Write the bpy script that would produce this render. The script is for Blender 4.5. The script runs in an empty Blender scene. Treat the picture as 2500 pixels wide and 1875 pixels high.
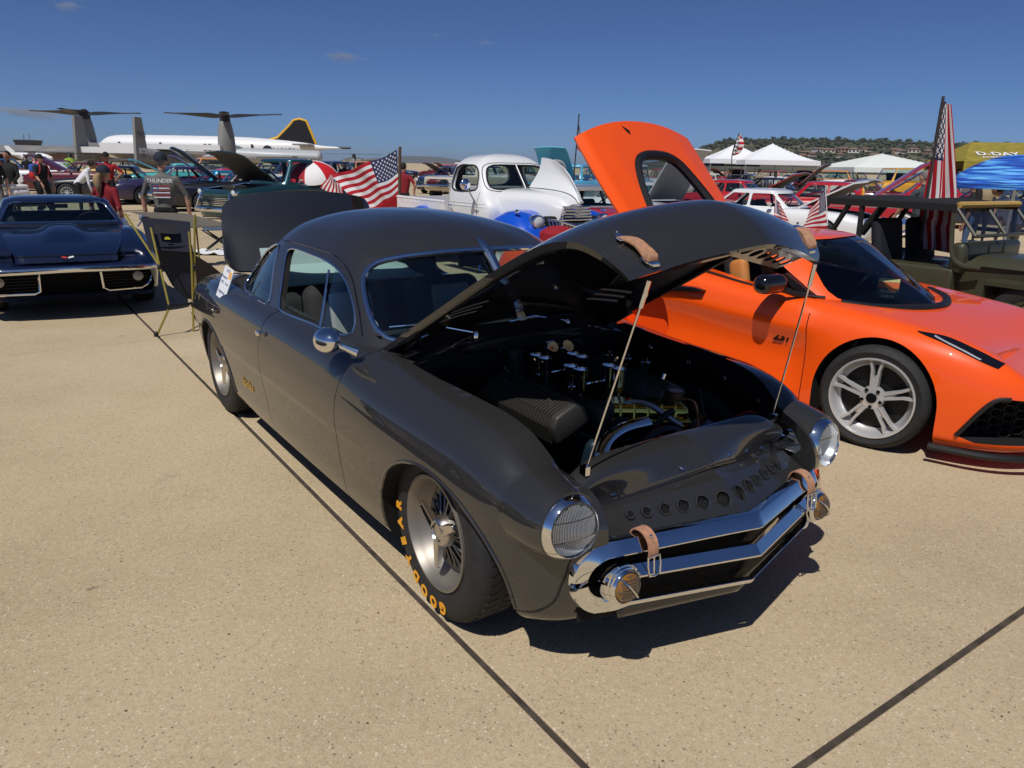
import bpy, bmesh, math, random
import numpy as np
from mathutils import Vector, Matrix, Euler
random.seed(7); RNG = np.random.default_rng(7)
PI = math.pi; RAD = math.radians
SC = bpy.context.scene; COL = SC.collection

# ---------------------------------------------------------------- camera
CAM_F, CAM_PITCH, CAM_ROLL, CAM_H = 1811.77, 0.2870, 0.0200, 1.6659
def cam_axes():
    cp, sp = math.cos(CAM_PITCH), math.sin(CAM_PITCH)
    fw = Vector((0, cp, -sp)); u0 = Vector((0, sp, cp)); r0 = Vector((1, 0, 0))
    cr, sr = math.cos(CAM_ROLL), math.sin(CAM_ROLL)
    return fw, r0 * cr + u0 * sr, -r0 * sr + u0 * cr
FW, RT, UP = cam_axes()
cd = bpy.data.cameras.new('camera'); cam = bpy.data.objects.new('camera', cd); COL.objects.link(cam)
cd.sensor_fit = 'HORIZONTAL'; cd.sensor_width = 36; cd.lens = 36 * CAM_F / 2500
cd.clip_start = 0.05; cd.clip_end = 30000
cam.matrix_world = Matrix(((RT.x, UP.x, -FW.x, 0), (RT.y, UP.y, -FW.y, 0), (RT.z, UP.z, -FW.z, CAM_H), (0, 0, 0, 1)))
SC.camera = cam
# ---------------------------------------------------------------- sky and sun
SUN_AZ, SUN_EL = RAD(-114.5), RAD(58)
world = bpy.data.worlds.new('World'); SC.world = world; world.use_nodes = True
wn = world.node_tree.nodes; wl = world.node_tree.links; wn.clear()
sky = wn.new('ShaderNodeTexSky'); sky.sky_type = 'NISHITA'; sky.sun_disc = False
sky.sun_elevation = SUN_EL; sky.sun_rotation = PI / 2 - SUN_AZ
sky.altitude = 0; sky.air_density = 0.5; sky.dust_density = 0.45; sky.ozone_density = 1.0
bg = wn.new('ShaderNodeBackground'); bg.inputs[1].default_value = 0.088
wo = wn.new('ShaderNodeOutputWorld'); tn = wn.new('ShaderNodeMix'); tn.data_type = 'RGBA'; tn.blend_type = 'MULTIPLY'; tn.inputs[0].default_value = 1; tn.inputs[7].default_value = (.46, .63, .91, 1)   # dry, deep-blue coastal sky
wl.new(sky.outputs[0], tn.inputs[6]); wl.new(tn.outputs[2], bg.inputs[0]); wl.new(bg.outputs[0], wo.inputs[0])
sd = bpy.data.lights.new('sun', 'SUN'); sun = bpy.data.objects.new('sun', sd); COL.objects.link(sun)
sd.energy = 4.2; sd.angle = RAD(0.53); sd.color = (1.0, 0.955, 0.89)
sdir = Vector((math.cos(SUN_EL) * math.cos(SUN_AZ), math.cos(SUN_EL) * math.sin(SUN_AZ), math.sin(SUN_EL)))
sun.rotation_euler = sdir.to_track_quat('Z', 'Y').to_euler()
SC.view_settings.view_transform = 'Standard'; SC.view_settings.look = 'None'
SC.view_settings.gamma = 1; SC.view_settings.exposure = -0.16
SC.view_settings.use_curve_mapping = False
SC.render.engine = 'CYCLES'
SC.cycles.max_bounces = 8; SC.cycles.transparent_max_bounces = 16; SC.cycles.caustics_reflective = False; SC.cycles.caustics_refractive = False

# ---------------------------------------------------------------- measuring helpers (photo pixel -> ground)
def ground_at(u, v, z=0.0):                # u, v in a 2212 x 1659 frame
    u *= 1.1302; v *= 1.1302
    d = FW + RT * ((u - 1250) / CAM_F) - UP * ((v - 937.5) / CAM_F)
    t = (z - CAM_H) / d.z
    return Vector((d.x * t, d.y * t, z))
def at_dist(u, v, Y):                      # point on that line of sight at world y = Y
    u *= 1.1302; v *= 1.1302
    d = FW + RT * ((u - 1250) / CAM_F) - UP * ((v - 937.5) / CAM_F)
    t = Y / d.y
    return Vector((d.x * t, Y, CAM_H + d.z * t))

# ---------------------------------------------------------------- materials
MATS = {}
def mat(name, col, rough=0.5, metal=0.0, coat=0.0, spec=0.5, emit=None, trans=0.0, ior=1.45, alpha=1.0, sheen=0.0, flake=0.0, noise=None, bump=None, coat_rough=0.03, coat_ior=1.5):
    if name in MATS: return MATS[name]
    m = bpy.data.materials.new(name); m.use_nodes = True; MATS[name] = m
    nt = m.node_tree; b = nt.nodes['Principled BSDF']
    def S(k, v): b.inputs[k].default_value = v
    S('Base Color', (*col, 1)); S('Roughness', rough); S('Metallic', metal); S('Coat Weight', coat); S('Coat Roughness', coat_rough); S('Coat IOR', coat_ior)
    S('Specular IOR Level', spec); S('Transmission Weight', trans); S('IOR', ior); S('Alpha', alpha); S('Sheen Weight', sheen)
    if emit: S('Emission Color', (*emit[0], 1)); S('Emission Strength', emit[1])
    if noise or bump:
        tc = nt.nodes.new('ShaderNodeTexCoord')
    if noise:     # (scale, amount): value variation of the base colour
        n = nt.nodes.new('ShaderNodeTexNoise'); n.inputs['Scale'].default_value = noise[0]; n.inputs['Detail'].default_value = 5
        nt.links.new(tc.outputs['Object'], n.inputs['Vector'])
        r = nt.nodes.new('ShaderNodeMapRange'); r.inputs[1].default_value = 0.3; r.inputs[2].default_value = 0.7
        r.inputs[3].default_value = 1 - noise[1]; r.inputs[4].default_value = 1 + noise[1]
        nt.links.new(n.outputs[0], r.inputs[0])
        mx = nt.nodes.new('ShaderNodeMix'); mx.data_type = 'RGBA'; mx.blend_type = 'MULTIPLY'; mx.inputs[0].default_value = 1
        mx.inputs[6].default_value = (*col, 1); nt.links.new(r.outputs[0], mx.inputs[7]); nt.links.new(mx.outputs[2], b.inputs['Base Color'])
    if bump:      # (scale, strength, distance)
        n = nt.nodes.new('ShaderNodeTexNoise'); n.inputs['Scale'].default_value = bump[0]; n.inputs['Detail'].default_value = 4
        nt.links.new(tc.outputs['Object'], n.inputs['Vector'])
        bp = nt.nodes.new('ShaderNodeBump'); bp.inputs['Strength'].default_value = bump[1]; bp.inputs['Distance'].default_value = bump[2]
        nt.links.new(n.outputs[0], bp.inputs['Height']); nt.links.new(bp.outputs[0], b.inputs['Normal'])
    return m
def paint(name, col, rough=0.35, coat=1.0, metal=0.0): return mat('paint_' + name, col, rough, metal, coat, coat_rough=0.02)
def glass_mat(name, tint=(0.75, 0.85, 0.83), refl=1.0):
    if name in MATS: return MATS[name]
    m = bpy.data.materials.new(name); m.use_nodes = True; MATS[name] = m
    nt = m.node_tree; nt.nodes.clear(); o = nt.nodes.new('ShaderNodeOutputMaterial')
    t = nt.nodes.new('ShaderNodeBsdfTransparent'); t.inputs[0].default_value = (*tint, 1)
    g = nt.nodes.new('ShaderNodeBsdfGlossy'); g.inputs['Roughness'].default_value = 0.01; g.inputs[0].default_value = (refl, refl, refl, 1)
    ge = nt.nodes.new('ShaderNodeNewGeometry'); dt = nt.nodes.new('ShaderNodeVectorMath'); dt.operation = 'DOT_PRODUCT'; nt.links.new(ge.outputs['Normal'], dt.inputs[0]); nt.links.new(ge.outputs['Incoming'], dt.inputs[1])
    prev = dt.outputs['Value']
    for op, v in (('ABSOLUTE', None), ('SUBTRACT', 1.0), ('POWER', 5.0), ('MULTIPLY', .96), ('ADD', .04)):   # Schlick reflectance, the same from both sides of the pane
        q = nt.nodes.new('ShaderNodeMath'); q.operation = op; q.use_clamp = op in ('SUBTRACT',)
        if op == 'SUBTRACT': q.inputs[0].default_value = 1.0; nt.links.new(prev, q.inputs[1])
        else:
            nt.links.new(prev, q.inputs[0])
            if v is not None: q.inputs[1].default_value = v
        prev = q.outputs[0]
    x = nt.nodes.new('ShaderNodeMixShader'); nt.links.new(prev, x.inputs[0]); nt.links.new(t.outputs[0], x.inputs[1]); nt.links.new(g.outputs[0], x.inputs[2])
    nt.links.new(x.outputs[0], o.inputs[0]); return m
CHROME = mat('chrome', (0.78, 0.79, 0.80), 0.04, 1.0)
STEEL = mat('brushed_steel', (0.55, 0.53, 0.50), 0.32, 1.0)
ALLOY = mat('silver_alloy', (0.66, 0.66, 0.67), 0.30, 0.55)
RUBBER = mat('tyre_rubber', (0.018, 0.018, 0.019), 0.75, noise=(30, 0.25))
BLACK = mat('black_plastic', (0.010, 0.010, 0.011), 0.45)
GLOSSBLACK = mat('gloss_black', (0.006, 0.006, 0.008), 0.12, coat=0.6)
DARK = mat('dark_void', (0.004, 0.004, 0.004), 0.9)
GLASS = glass_mat('clear_glass', (0.84, 0.90, 0.89))
TINT = glass_mat('tinted_glass', (0.50, 0.55, 0.58))
WHITE = mat('white_paint_flat', (0.78, 0.78, 0.77), 0.6)
RED = mat('red_plain', (0.50, 0.012, 0.02), 0.6)

# ---------------------------------------------------------------- mesh helpers
def link(o, parent=None):
    COL.objects.link(o)
    if parent is not None: o.parent = parent
    return o
def mk(name, verts, faces, material=None, parent=None, smooth=True, angle=40, mats=None, fmat=None):
    me = bpy.data.meshes.new(name); me.from_pydata([tuple(map(float, v)) for v in verts], [], [tuple(map(int, f)) for f in faces])
    fin(me, smooth, angle)
    for m in (mats or ([material] if material else [])): me.materials.append(m)
    if fmat is not None: me.polygons.foreach_set('material_index', np.asarray(fmat, dtype=np.int32))
    me.update()
    return link(bpy.data.objects.new(name, me), parent)
def fin(me, smooth=True, angle=40):
    me.polygons.foreach_set('use_smooth', [smooth] * len(me.polygons))
    if smooth and angle < 179: me.set_sharp_from_angle(angle=RAD(angle))
def empty(name, loc=(0, 0, 0), rz=0, label=None, cat=None, group=None, rot=None):
    e = bpy.data.objects.new(name, None); COL.objects.link(e); e.location = loc
    e.rotation_euler = rot if rot is not None else (0, 0, rz); e.empty_display_size = 0.1
    return tag(e, label, cat, group)
def tag(o, label=None, cat=None, group=None, kind=None):
    if label: o['label'] = label
    if cat: o['category'] = cat
    if group: o['group'] = group
    if kind: o['kind'] = kind
    return o
class MB:                                   # collects shapes into one mesh
    def __init__(s): s.v = []; s.f = []; s.m = []; s.cm = 0
    def add(s, V, F, M=None):
        b = len(s.v); V = np.asarray(V, float).reshape(-1, 3)
        if M is not None: V = V @ np.asarray(M)[:3, :3].T + np.asarray(M)[:3, 3]
        s.v.extend(V.tolist()); s.f.extend([[i + b for i in f] for f in F]); s.m.extend([s.cm] * len(F)); return s
    def grid(s, P, cu=False, cv=False, flip=False):
        P = np.asarray(P, float); n, m = P.shape[:2]; F = []
        for i in range(n if cu else n - 1):
            for j in range(m if cv else m - 1):
                a, b, c, d = i * m + j, ((i + 1) % n) * m + j, ((i + 1) % n) * m + (j + 1) % m, i * m + (j + 1) % m
                F.append([a, d, c, b] if flip else [a, b, c, d])
        return s.add(P.reshape(-1, 3), F)
    def box(s, c, d, rot=None, taper=None):
        x, y, z = [q / 2 for q in d]; V = [(-x, -y, -z), (x, -y, -z), (x, y, -z), (-x, y, -z), (-x, -y, z), (x, -y, z), (x, y, z), (-x, y, z)]
        if taper: V = [(a * (taper if c2 > 0 else 1), b * (taper if c2 > 0 else 1), c2) for a, b, c2 in V]
        M = np.eye(4)
        if rot is not None: M = np.array(Euler(rot).to_matrix().to_4x4())
        M[:3, 3] = c
        return s.add(V, [(0, 3, 2, 1), (4, 5, 6, 7), (0, 1, 5, 4), (1, 2, 6, 5), (2, 3, 7, 6), (3, 0, 4, 7)], M)
    def rbox(s, c, d, r=0.02, rot=None, n=3):      # rounded box (superellipsoid-like corners)
        x, y, z = [q / 2 for q in d]; r = min(r, x, y, z)
        V = []; F = []
        rows = []
        for sgn, phs in ((-1, np.linspace(-PI / 2, 0, n + 1)), (1, np.linspace(0, PI / 2, n + 1))):
            for ph in phs:
                row = []
                for q, (sx, sy) in enumerate(((1, 1), (-1, 1), (-1, -1), (1, -1))):
                    for th in np.linspace(q * PI / 2, (q + 1) * PI / 2, n + 1):
                        row.append((sx * (x - r) + r * math.cos(ph) * math.cos(th), sy * (y - r) + r * math.cos(ph) * math.sin(th), sgn * (z - r) + r * math.sin(ph)))
                rows.append(row)
        P = np.array(rows); nn = P.shape[1]; M = np.eye(4)
        if rot is not None: M = np.array(Euler(rot).to_matrix().to_4x4())
        M[:3, 3] = c; P = P @ M[:3, :3].T + M[:3, 3]
        s.grid(P, cv=True, flip=True)
        b = len(s.v)
        s.add(P[0], [list(range(nn))[::-1]]); s.add(P[-1], [list(range(nn))]); return s
    def tube(s, path, r, n=10, cap=True, closed=False):
        P = [Vector(p) for p in path]; k = len(P); rr = r if hasattr(r, '__len__') else [r] * k; rings = []; up = None
        for i in range(k):
            t = (P[(i + 1) % k] - P[i - 1]) if closed else (P[min(i + 1, k - 1)] - P[max(i - 1, 0)])
            t = t.normalized() if t.length > 1e-9 else Vector((0, 0, 1))
            if up is None: up = t.orthogonal().normalized()
            up = (up - t * up.dot(t)); up = up.normalized() if up.length > 1e-6 else t.orthogonal().normalized()
            w = t.cross(up)
            rings.append([P[i] + (up * math.cos(a) + w * math.sin(a)) * rr[i] for a in np.linspace(0, 2 * PI, n, endpoint=False)])
        R = np.array([[tuple(q) for q in ring] for ring in rings])
        s.grid(R, cu=closed, cv=True, flip=True)
        if cap and not closed:
            s.add(R[0], [list(range(n))[::-1]][::1]); s.add(R[-1], [list(range(n))])
        return s
    def lathe(s, prof, n=32, M=None, axis='y', close=False):   # prof: (axial, radius)
        A = np.linspace(0, 2 * PI, n, endpoint=False); P = np.zeros((len(prof), n, 3))
        for i, (h, r) in enumerate(prof):
            if axis == 'y': P[i, :, 0] = r * np.cos(A); P[i, :, 1] = h; P[i, :, 2] = r * np.sin(A)
            elif axis == 'x': P[i, :, 0] = h; P[i, :, 1] = r * np.cos(A); P[i, :, 2] = r * np.sin(A)
            else: P[i, :, 0] = r * np.cos(A); P[i, :, 1] = r * np.sin(A); P[i, :, 2] = h
        if M is not None: P = P @ np.asarray(M)[:3, :3].T + np.asarray(M)[:3, 3]
        return s.grid(P, cu=close, cv=True, flip=(axis == 'z' or axis == 'x'))
    def prism(s, pts, fn, a, b):                   # 2D outline swept between levels a and b; fn(p, q, level)->xyz
        n = len(pts); V = [fn(p, q, a) for p, q in pts] + [fn(p, q, b) for p, q in pts]
        F = [[i, (i + 1) % n, n + (i + 1) % n, n + i] for i in range(n)] + [list(range(n))[::-1], [n + i for i in range(n)]]
        return s.add(V, F)
    def ball(s, c, r, n=12, m=8):
        r = r if hasattr(r, '__len__') else (r, r, r)
        P = [[(c[0] + r[0] * math.sin(p) * math.cos(t), c[1] + r[1] * math.sin(p) * math.sin(t), c[2] + r[2] * math.cos(p)) for t in np.linspace(0, 2 * PI, n, endpoint=False)] for p in np.linspace(0.001, PI - 0.001, m)]
        return s.grid(P, cv=True)
    def obj(s, name, material=None, parent=None, smooth=True, angle=40, mats=None):
        o = mk(name, s.v, s.f, material, parent, smooth, angle, mats, s.m if mats else None); return o
def fix_normals(o):
    bm = bmesh.new(); bm.from_mesh(o.data); bmesh.ops.remove_doubles(bm, verts=bm.verts, dist=1e-5)
    bmesh.ops.recalc_face_normals(bm, faces=bm.faces); bm.to_mesh(o.data); bm.free(); return o
TMP = bpy.data.scenes.new('tmp')            # modifiers are evaluated in an empty scene: fast
def apply_mods(o, smooth=True, angle=35):
    objs = [o] + [m.object for m in o.modifiers if getattr(m, 'object', None)]
    for q in objs: TMP.collection.objects.link(q)
    vl = TMP.view_layers[0]; vl.update(); dg = vl.depsgraph; ev = o.evaluated_get(dg)
    me = bpy.data.meshes.new_from_object(ev, preserve_all_data_layers=True, depsgraph=dg); me.name = o.name
    for q in objs: TMP.collection.objects.unlink(q)
    o.modifiers.clear(); o.data = me; fin(me, smooth, angle); return o
def nonman(o):
    bm = bmesh.new(); bm.from_mesh(o.data); n = sum(1 for e in bm.edges if not e.is_manifold); bm.free(); return n
def boolean(o, cutters, op='DIFFERENCE', angle=35, keep=False, solver='MANIFOLD'):
    for c in cutters:
        fix_normals(c)
        md = o.modifiers.new('b', 'BOOLEAN'); md.operation = op; md.object = c; md.solver = solver
        try: md.material_mode = 'TRANSFER'
        except Exception: pass
    old = o.data; apply_mods(o, True, angle)
    if len(o.data.polygons) == 0 and solver != 'EXACT':
        o.data = old; return boolean(o, cutters, op, angle, keep, 'EXACT')
    if not keep:
        for c in cutters: bpy.data.objects.remove(c)
    return o
def bevel(o, w=0.005, seg=2, angle=30):
    md = o.modifiers.new('bv', 'BEVEL'); md.width = w; md.segments = seg; md.limit_method = 'ANGLE'; md.angle_limit = RAD(angle)
    return apply_mods(o)
def solidify(o, t, off=-1):
    md = o.modifiers.new('so', 'SOLIDIFY'); md.thickness = t; md.offset = off; return apply_mods(o)
def spl(K, n, closed=False):               # Catmull-Rom through key points, arc-length resampled
    K = np.asarray(K, float); k = len(K)
    out = []
    seg = range(k if closed else k - 1)
    for i in seg:
        p0 = K[(i - 1) % k] if (closed or i > 0) else 2 * K[0] - K[1]
        p1, p2 = K[i], K[(i + 1) % k]
        p3 = K[(i + 2) % k] if (closed or i < k - 2) else 2 * K[-1] - K[-2]
        d = [max(np.linalg.norm(b - a), 1e-6) ** 0.5 for a, b in ((p0, p1), (p1, p2), (p2, p3))]
        t0, t1 = 0, d[0]; t2 = t1 + d[1]; t3 = t2 + d[2]
        for t in np.linspace(t1, t2, 24, endpoint=False):
            a1 = (t1 - t) / (t1 - t0) * p0 + (t - t0) / (t1 - t0) * p1; a2 = (t2 - t) / (t2 - t1) * p1 + (t - t1) / (t2 - t1) * p2
            a3 = (t3 - t) / (t3 - t2) * p2 + (t - t2) / (t3 - t2) * p3
            b1 = (t2 - t) / (t2 - t0) * a1 + (t - t0) / (t2 - t0) * a2; b2 = (t3 - t) / (t3 - t1) * a2 + (t - t1) / (t3 - t1) * a3
            out.append((t2 - t) / (t2 - t1) * b1 + (t - t1) / (t2 - t1) * b2)
    if not closed: out.append(K[-1])
    out = np.array(out)
    if closed: out = np.vstack([out, out[:1]])
    L = np.concatenate([[0], np.cumsum(np.linalg.norm(np.diff(out, axis=0), axis=1))])
    q = np.linspace(0, L[-1], n + (1 if closed else 0)); R = np.stack([np.interp(q, L, out[:, a]) for a in range(out.shape[1])], 1)
    return R[:-1] if closed else R
def itp(x, pts):                            # smooth (pchip) interpolation through (x, y) pairs
    X = np.array([p[0] for p in pts], float); Y = np.array([p[1] for p in pts], float); x = np.clip(np.asarray(x, float), X[0], X[-1])
    h = np.diff(X); d = np.diff(Y) / h; m = np.zeros(len(X)); m[0], m[-1] = d[0], d[-1]
    for i in range(1, len(X) - 1):
        if d[i - 1] * d[i] > 0:
            w1, w2 = 2 * h[i] + h[i - 1], h[i] + 2 * h[i - 1]; m[i] = (w1 + w2) / (w1 / d[i - 1] + w2 / d[i])
    i = np.clip(np.searchsorted(X, x, side='right') - 1, 0, len(X) - 2); t = (x - X[i]) / h[i]
    return (2 * t**3 - 3 * t**2 + 1) * Y[i] + (t**3 - 2 * t**2 + t) * h[i] * m[i] + (-2 * t**3 + 3 * t**2) * Y[i + 1] + (t**3 - t**2) * h[i] * m[i + 1]
def xz(p, q, l): return (p, l, q)
def xy(p, q, l): return (p, q, l)
def yz(p, q, l): return (l, p, q)
def text_mesh(txt, size=1.0, ext=0.0, bold=0.0, align='CENTER', shear=0.0):
    c = bpy.data.curves.new('t', 'FONT'); c.body = txt; c.size = size; c.extrude = ext; c.align_x = align; c.align_y = 'CENTER'; c.offset = bold; c.shear = shear; c.resolution_u = 3
    o = bpy.data.objects.new('t', c); TMP.collection.objects.link(o); vl = TMP.view_layers[0]; vl.update(); dg = vl.depsgraph
    me = bpy.data.meshes.new_from_object(o.evaluated_get(dg), depsgraph=dg); bpy.data.objects.remove(o); bpy.data.curves.remove(c)
    V = [v.co[:] for v in me.vertices]; F = [list(p.vertices) for p in me.polygons]; bpy.data.meshes.remove(me)
    return np.array(V, float).reshape(-1, 3), F
def place(o, M): o.matrix_local = M; return o
def frame(origin, X, Z):                    # 4x4 from x axis and approximate z axis
    X = Vector(X).normalized(); Z = Vector(Z); Y = Z.cross(X).normalized(); Z = X.cross(Y)
    o = Vector(origin)
    return Matrix(((X.x, Y.x, Z.x, o.x), (X.y, Y.y, Z.y, o.y), (X.z, Y.z, Z.z, o.z), (0, 0, 0, 1)))
def copy_tree(o, parent=None):
    c = o.copy(); COL.objects.link(c); c.parent = parent
    for ch in list(o.children): copy_tree(ch, c)
    return c

# body shell: plan curve (half, y>=0, rear centre -> front centre) insets per level
def plan_inset(K, n, ins, front_fac=1.0, xfront=None):
    P = spl(K, n); T = np.gradient(P, axis=0); T /= np.linalg.norm(T, axis=1)[:, None] + 1e-9
    N = np.stack([T[:, 1], -T[:, 0]], 1)        # inward normal for a curve going rear->front on +y side
    return P, N
def body_loft(K, prof, ztop, zbot, n=150, facf=None, cap=True, n_v=40):
    """prof: list of (v 0..1, inset) ; z = zbot + v*(ztop-zbot); ztop, zbot functions of x; facf(s) scales the inset."""
    P, N = plan_inset(K, n, 0)
    V = np.linspace(0, 1, n_v); vs = np.array([p[0] for p in prof]); 
    pz = np.array([[p[1], p[2]] for p in prof], float)     # (inset, v-height)
    q = spl(pz, n_v)
    S = np.linspace(0, 1, n)
    fac = np.ones(n) if facf is None else facf(P)
    zt = ztop(P[:, 0]); zb = zbot(P[:, 0])
    rows = []
    for ins, v in q:
        X = P + N * (ins * fac)[:, None]
        X[:, 1] = np.maximum(X[:, 1], 0); X[0, 1] = 0; X[-1, 1] = 0
        z = zb + (zt - zb) * v
        half = np.stack([X[:, 0], X[:, 1], z], 1)
        other = half[1:-1][::-1] * np.array([1, -1, 1])
        rows.append(np.vstack([half, other]))
    R = np.array(rows); mb = MB(); mb.grid(R, cv=True, flip=False)
    if cap:
        m = R.shape[1]
        # caps as strips between mirrored points (quads), keeps the closed solid well-behaved
        for row, fl in ((R[0], False), (R[-1], True)):
            F = []
            for i in range(n - 1):
                a, b = i, i + 1; c = m - i - 1 if i + 1 < n - 1 else None
                ai = 0 if i == 0 else m - i; bi = n - 1 if i + 1 == n - 1 else m - (i + 1)
                f = [a, b] + ([bi] if bi != b else []) + ([ai] if ai != a else [])
                F.append(f if fl else f[::-1])
            mb.add(row, F)
    return mb
# ================================================================ ground: airfield apron of concrete slabs
def nodes(m): return m.node_tree.nodes, m.node_tree.links
def concrete_mat():
    m = bpy.data.materials.new('apron_concrete'); m.use_nodes = True; N, L = nodes(m); b = N['Principled BSDF']; b.inputs['Roughness'].default_value = .85; b.inputs['Specular IOR Level'].default_value = .25
    geo = N.new('ShaderNodeNewGeometry')
    def noise(scale, detail=4, rough=.6):
        n = N.new('ShaderNodeTexNoise'); n.inputs['Scale'].default_value = scale; n.inputs['Detail'].default_value = detail; n.inputs['Roughness'].default_value = rough; L.new(geo.outputs['Position'], n.inputs['Vector']); return n.outputs[0]
    def ramp(src, stops):
        r = N.new('ShaderNodeValToRGB'); L.new(src, r.inputs[0]); e = r.color_ramp.elements
        while len(e) < len(stops): e.new(.5)
        for q, (p, c) in zip(e, stops): q.position = p; q.color = (*c, 1) if len(c) == 3 else c
        return r.outputs[0]
    def mix(a, b2, f, mode='MIX'):
        x = N.new('ShaderNodeMix'); x.data_type = 'RGBA'; x.blend_type = mode
        for i, s in ((0, f), (6, a), (7, b2)):
            if hasattr(s, 'is_output'): L.new(s, x.inputs[i])
            elif i == 0: x.inputs[0].default_value = s
            else: x.inputs[i].default_value = (*s, 1)
        return x.outputs[2]
    big = ramp(noise(.55, 6, .65), [(.28, (.375, .292, .182)), (.5, (.465, .368, .232)), (.74, (.53, .425, .278))])
    fine = ramp(noise(38, 4, .75), [(.30, (.62, .60, .58)), (.5, (1, 1, 1)), (.70, (1.28, 1.28, 1.26))])
    c = mix(big, fine, .34, 'MULTIPLY')
    v = N.new('ShaderNodeTexVoronoi'); v.inputs['Scale'].default_value = 85; L.new(geo.outputs['Position'], v.inputs['Vector'])
    sep = N.new('ShaderNodeSeparateColor'); L.new(v.outputs['Color'], sep.inputs[0])
    def thr(src, lo, hi):
        r = N.new('ShaderNodeMapRange'); r.inputs[1].default_value = lo; r.inputs[2].default_value = hi; r.inputs[3].default_value = 0; r.inputs[4].default_value = 1; L.new(src, r.inputs[0]); return r.outputs[0]
    def mul(a, b2):
        x = N.new('ShaderNodeMath'); x.operation = 'MULTIPLY'; L.new(a, x.inputs[0]); 
        if hasattr(b2, 'is_output'): L.new(b2, x.inputs[1])
        else: x.inputs[1].default_value = b2
        return x.outputs[0]
    stone = thr(v.outputs['Distance'], .42, .30)
    c = mix(c, (.66, .58, .44), mul(mul(stone, thr(sep.outputs[0], .90, .93)), .75))
    c = mix(c, (.13, .105, .08), mul(mul(stone, thr(sep.outputs[1], .93, .95)), .8))
    c = mix(c, (.42, .24, .14), mul(mul(stone, thr(sep.outputs[2], .95, .97)), .6))
    v2 = N.new('ShaderNodeTexVoronoi'); v2.inputs['Scale'].default_value = 240; L.new(geo.outputs['Position'], v2.inputs['Vector']); s2 = N.new('ShaderNodeSeparateColor'); L.new(v2.outputs['Color'], s2.inputs[0])
    c = mix(c, (.60, .52, .39), mul(thr(s2.outputs[0], .80, .9), .40)); c = mix(c, (.17, .135, .10), mul(thr(s2.outputs[1], .84, .93), .38))
    # old wear and stains: pale scuffs, dark drips, fine cracks
    c = mix(c, (.52, .45, .34), mul(thr(noise(.9, 8, .8), .60, .78), .35)); c = mix(c, (.17, .14, .105), mul(thr(noise(2.3, 5, .55), .66, .80), .40))
    oi = N.new('ShaderNodeObjectInfo'); rv = N.new('ShaderNodeMapRange'); rv.inputs[3].default_value = .93; rv.inputs[4].default_value = 1.06; L.new(oi.outputs['Random'], rv.inputs[0]); c = mix(c, rv.outputs[0], 1.0, 'MULTIPLY')     # slab-to-slab tone
    c = mix(c, (.10, .08, .06), mul(thr(noise(7.5, 3, .5), .735, .76), .55))      # small oil spots
    L.new(c, b.inputs['Base Color'])
    bp = N.new('ShaderNodeBump'); bp.inputs['Strength'].default_value = .55; bp.inputs['Distance'].default_value = .004; L.new(noise(95, 4, .8), bp.inputs['Height']); L.new(bp.outputs[0], b.inputs['Normal'])
    return m
CONC = concrete_mat()
def apron():
    g = MB(); g.box((0, 2000, -.53), (9000, 9000, 1.0)); g = g.obj('ground', CONC, smooth=False); tag(g, kind='structure')
    a = RAD(-55.14); e1 = Vector((math.cos(a), math.sin(a), 0)); e2 = Vector((-e1.y, e1.x, 0)); S = 6.65; u0, v0 = -.958, 1.194
    seal = MB(); me = None; n1, n2 = range(-9, 1), range(-6, 7)
    for i in n1:
        for j in n2:
            c = e1 * (u0 + (i + .5) * S) + e2 * (v0 + (j + .5) * S)
            if c.y < -7 or c.y > 52 or abs(c.x) > c.y * .85 + 9: continue
            if me is None:
                b = MB(); h = (S - .024) / 2; q = .006
                b.add([(-h, -h, -.05), (h, -h, -.05), (h, h, -.05), (-h, h, -.05), (-h, -h, -q), (h, -h, -q), (h, h, -q), (-h, h, -q), (-h + q, -h + q, 0), (h - q, -h + q, 0), (h - q, h - q, 0), (-h + q, h - q, 0)],
                      [(0, 1, 5, 4), (1, 2, 6, 5), (2, 3, 7, 6), (3, 0, 4, 7), (4, 5, 9, 8), (5, 6, 10, 9), (6, 7, 11, 10), (7, 4, 8, 11), (8, 9, 10, 11)])
                o = b.obj('concrete_slab', CONC, g, smooth=False); me = o.data
            else: o = link(bpy.data.objects.new('concrete_slab', me), g)
            o.location = (c.x, c.y, 0); o.rotation_euler = (0, 0, a)
    sm = mat('joint_sealant', (.055, .042, .032), .9, noise=(14, .5), bump=(60, .6, .004))
    for i in range(-9, 2):
        c = e1 * (u0 + i * S); s = MB(); s.box((0, 0, -.014), (.026, 90, .012)); o = s.obj('joint_sealant', sm, g, smooth=False); o.location = (c.x, c.y, 0); o.rotation_euler = (0, 0, a)
    for j in range(-6, 8):
        c = e2 * (v0 + j * S) + e1 * (u0 - 25); s = MB(); s.box((0, 0, -.0145), (90, .026, .012)); o = s.obj('joint_sealant', sm, g, smooth=False); o.location = (c.x, c.y, 0); o.rotation_euler = (0, 0, a)
    # scattered grit
    gm = mat('grit', (.12, .09, .06), .9)
    gr = MB()
    for k in range(60):
        p = ground_at(random.uniform(0, 2212), random.uniform(900, 1650)); s = random.uniform(.002, .005); gr.ball((p.x, p.y, s * .5), (s, s * .7, s * .6), 6, 4)
    tag(gr.obj('pebble_grit', gm), kind='stuff')
    return g
GROUND = apron()
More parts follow.
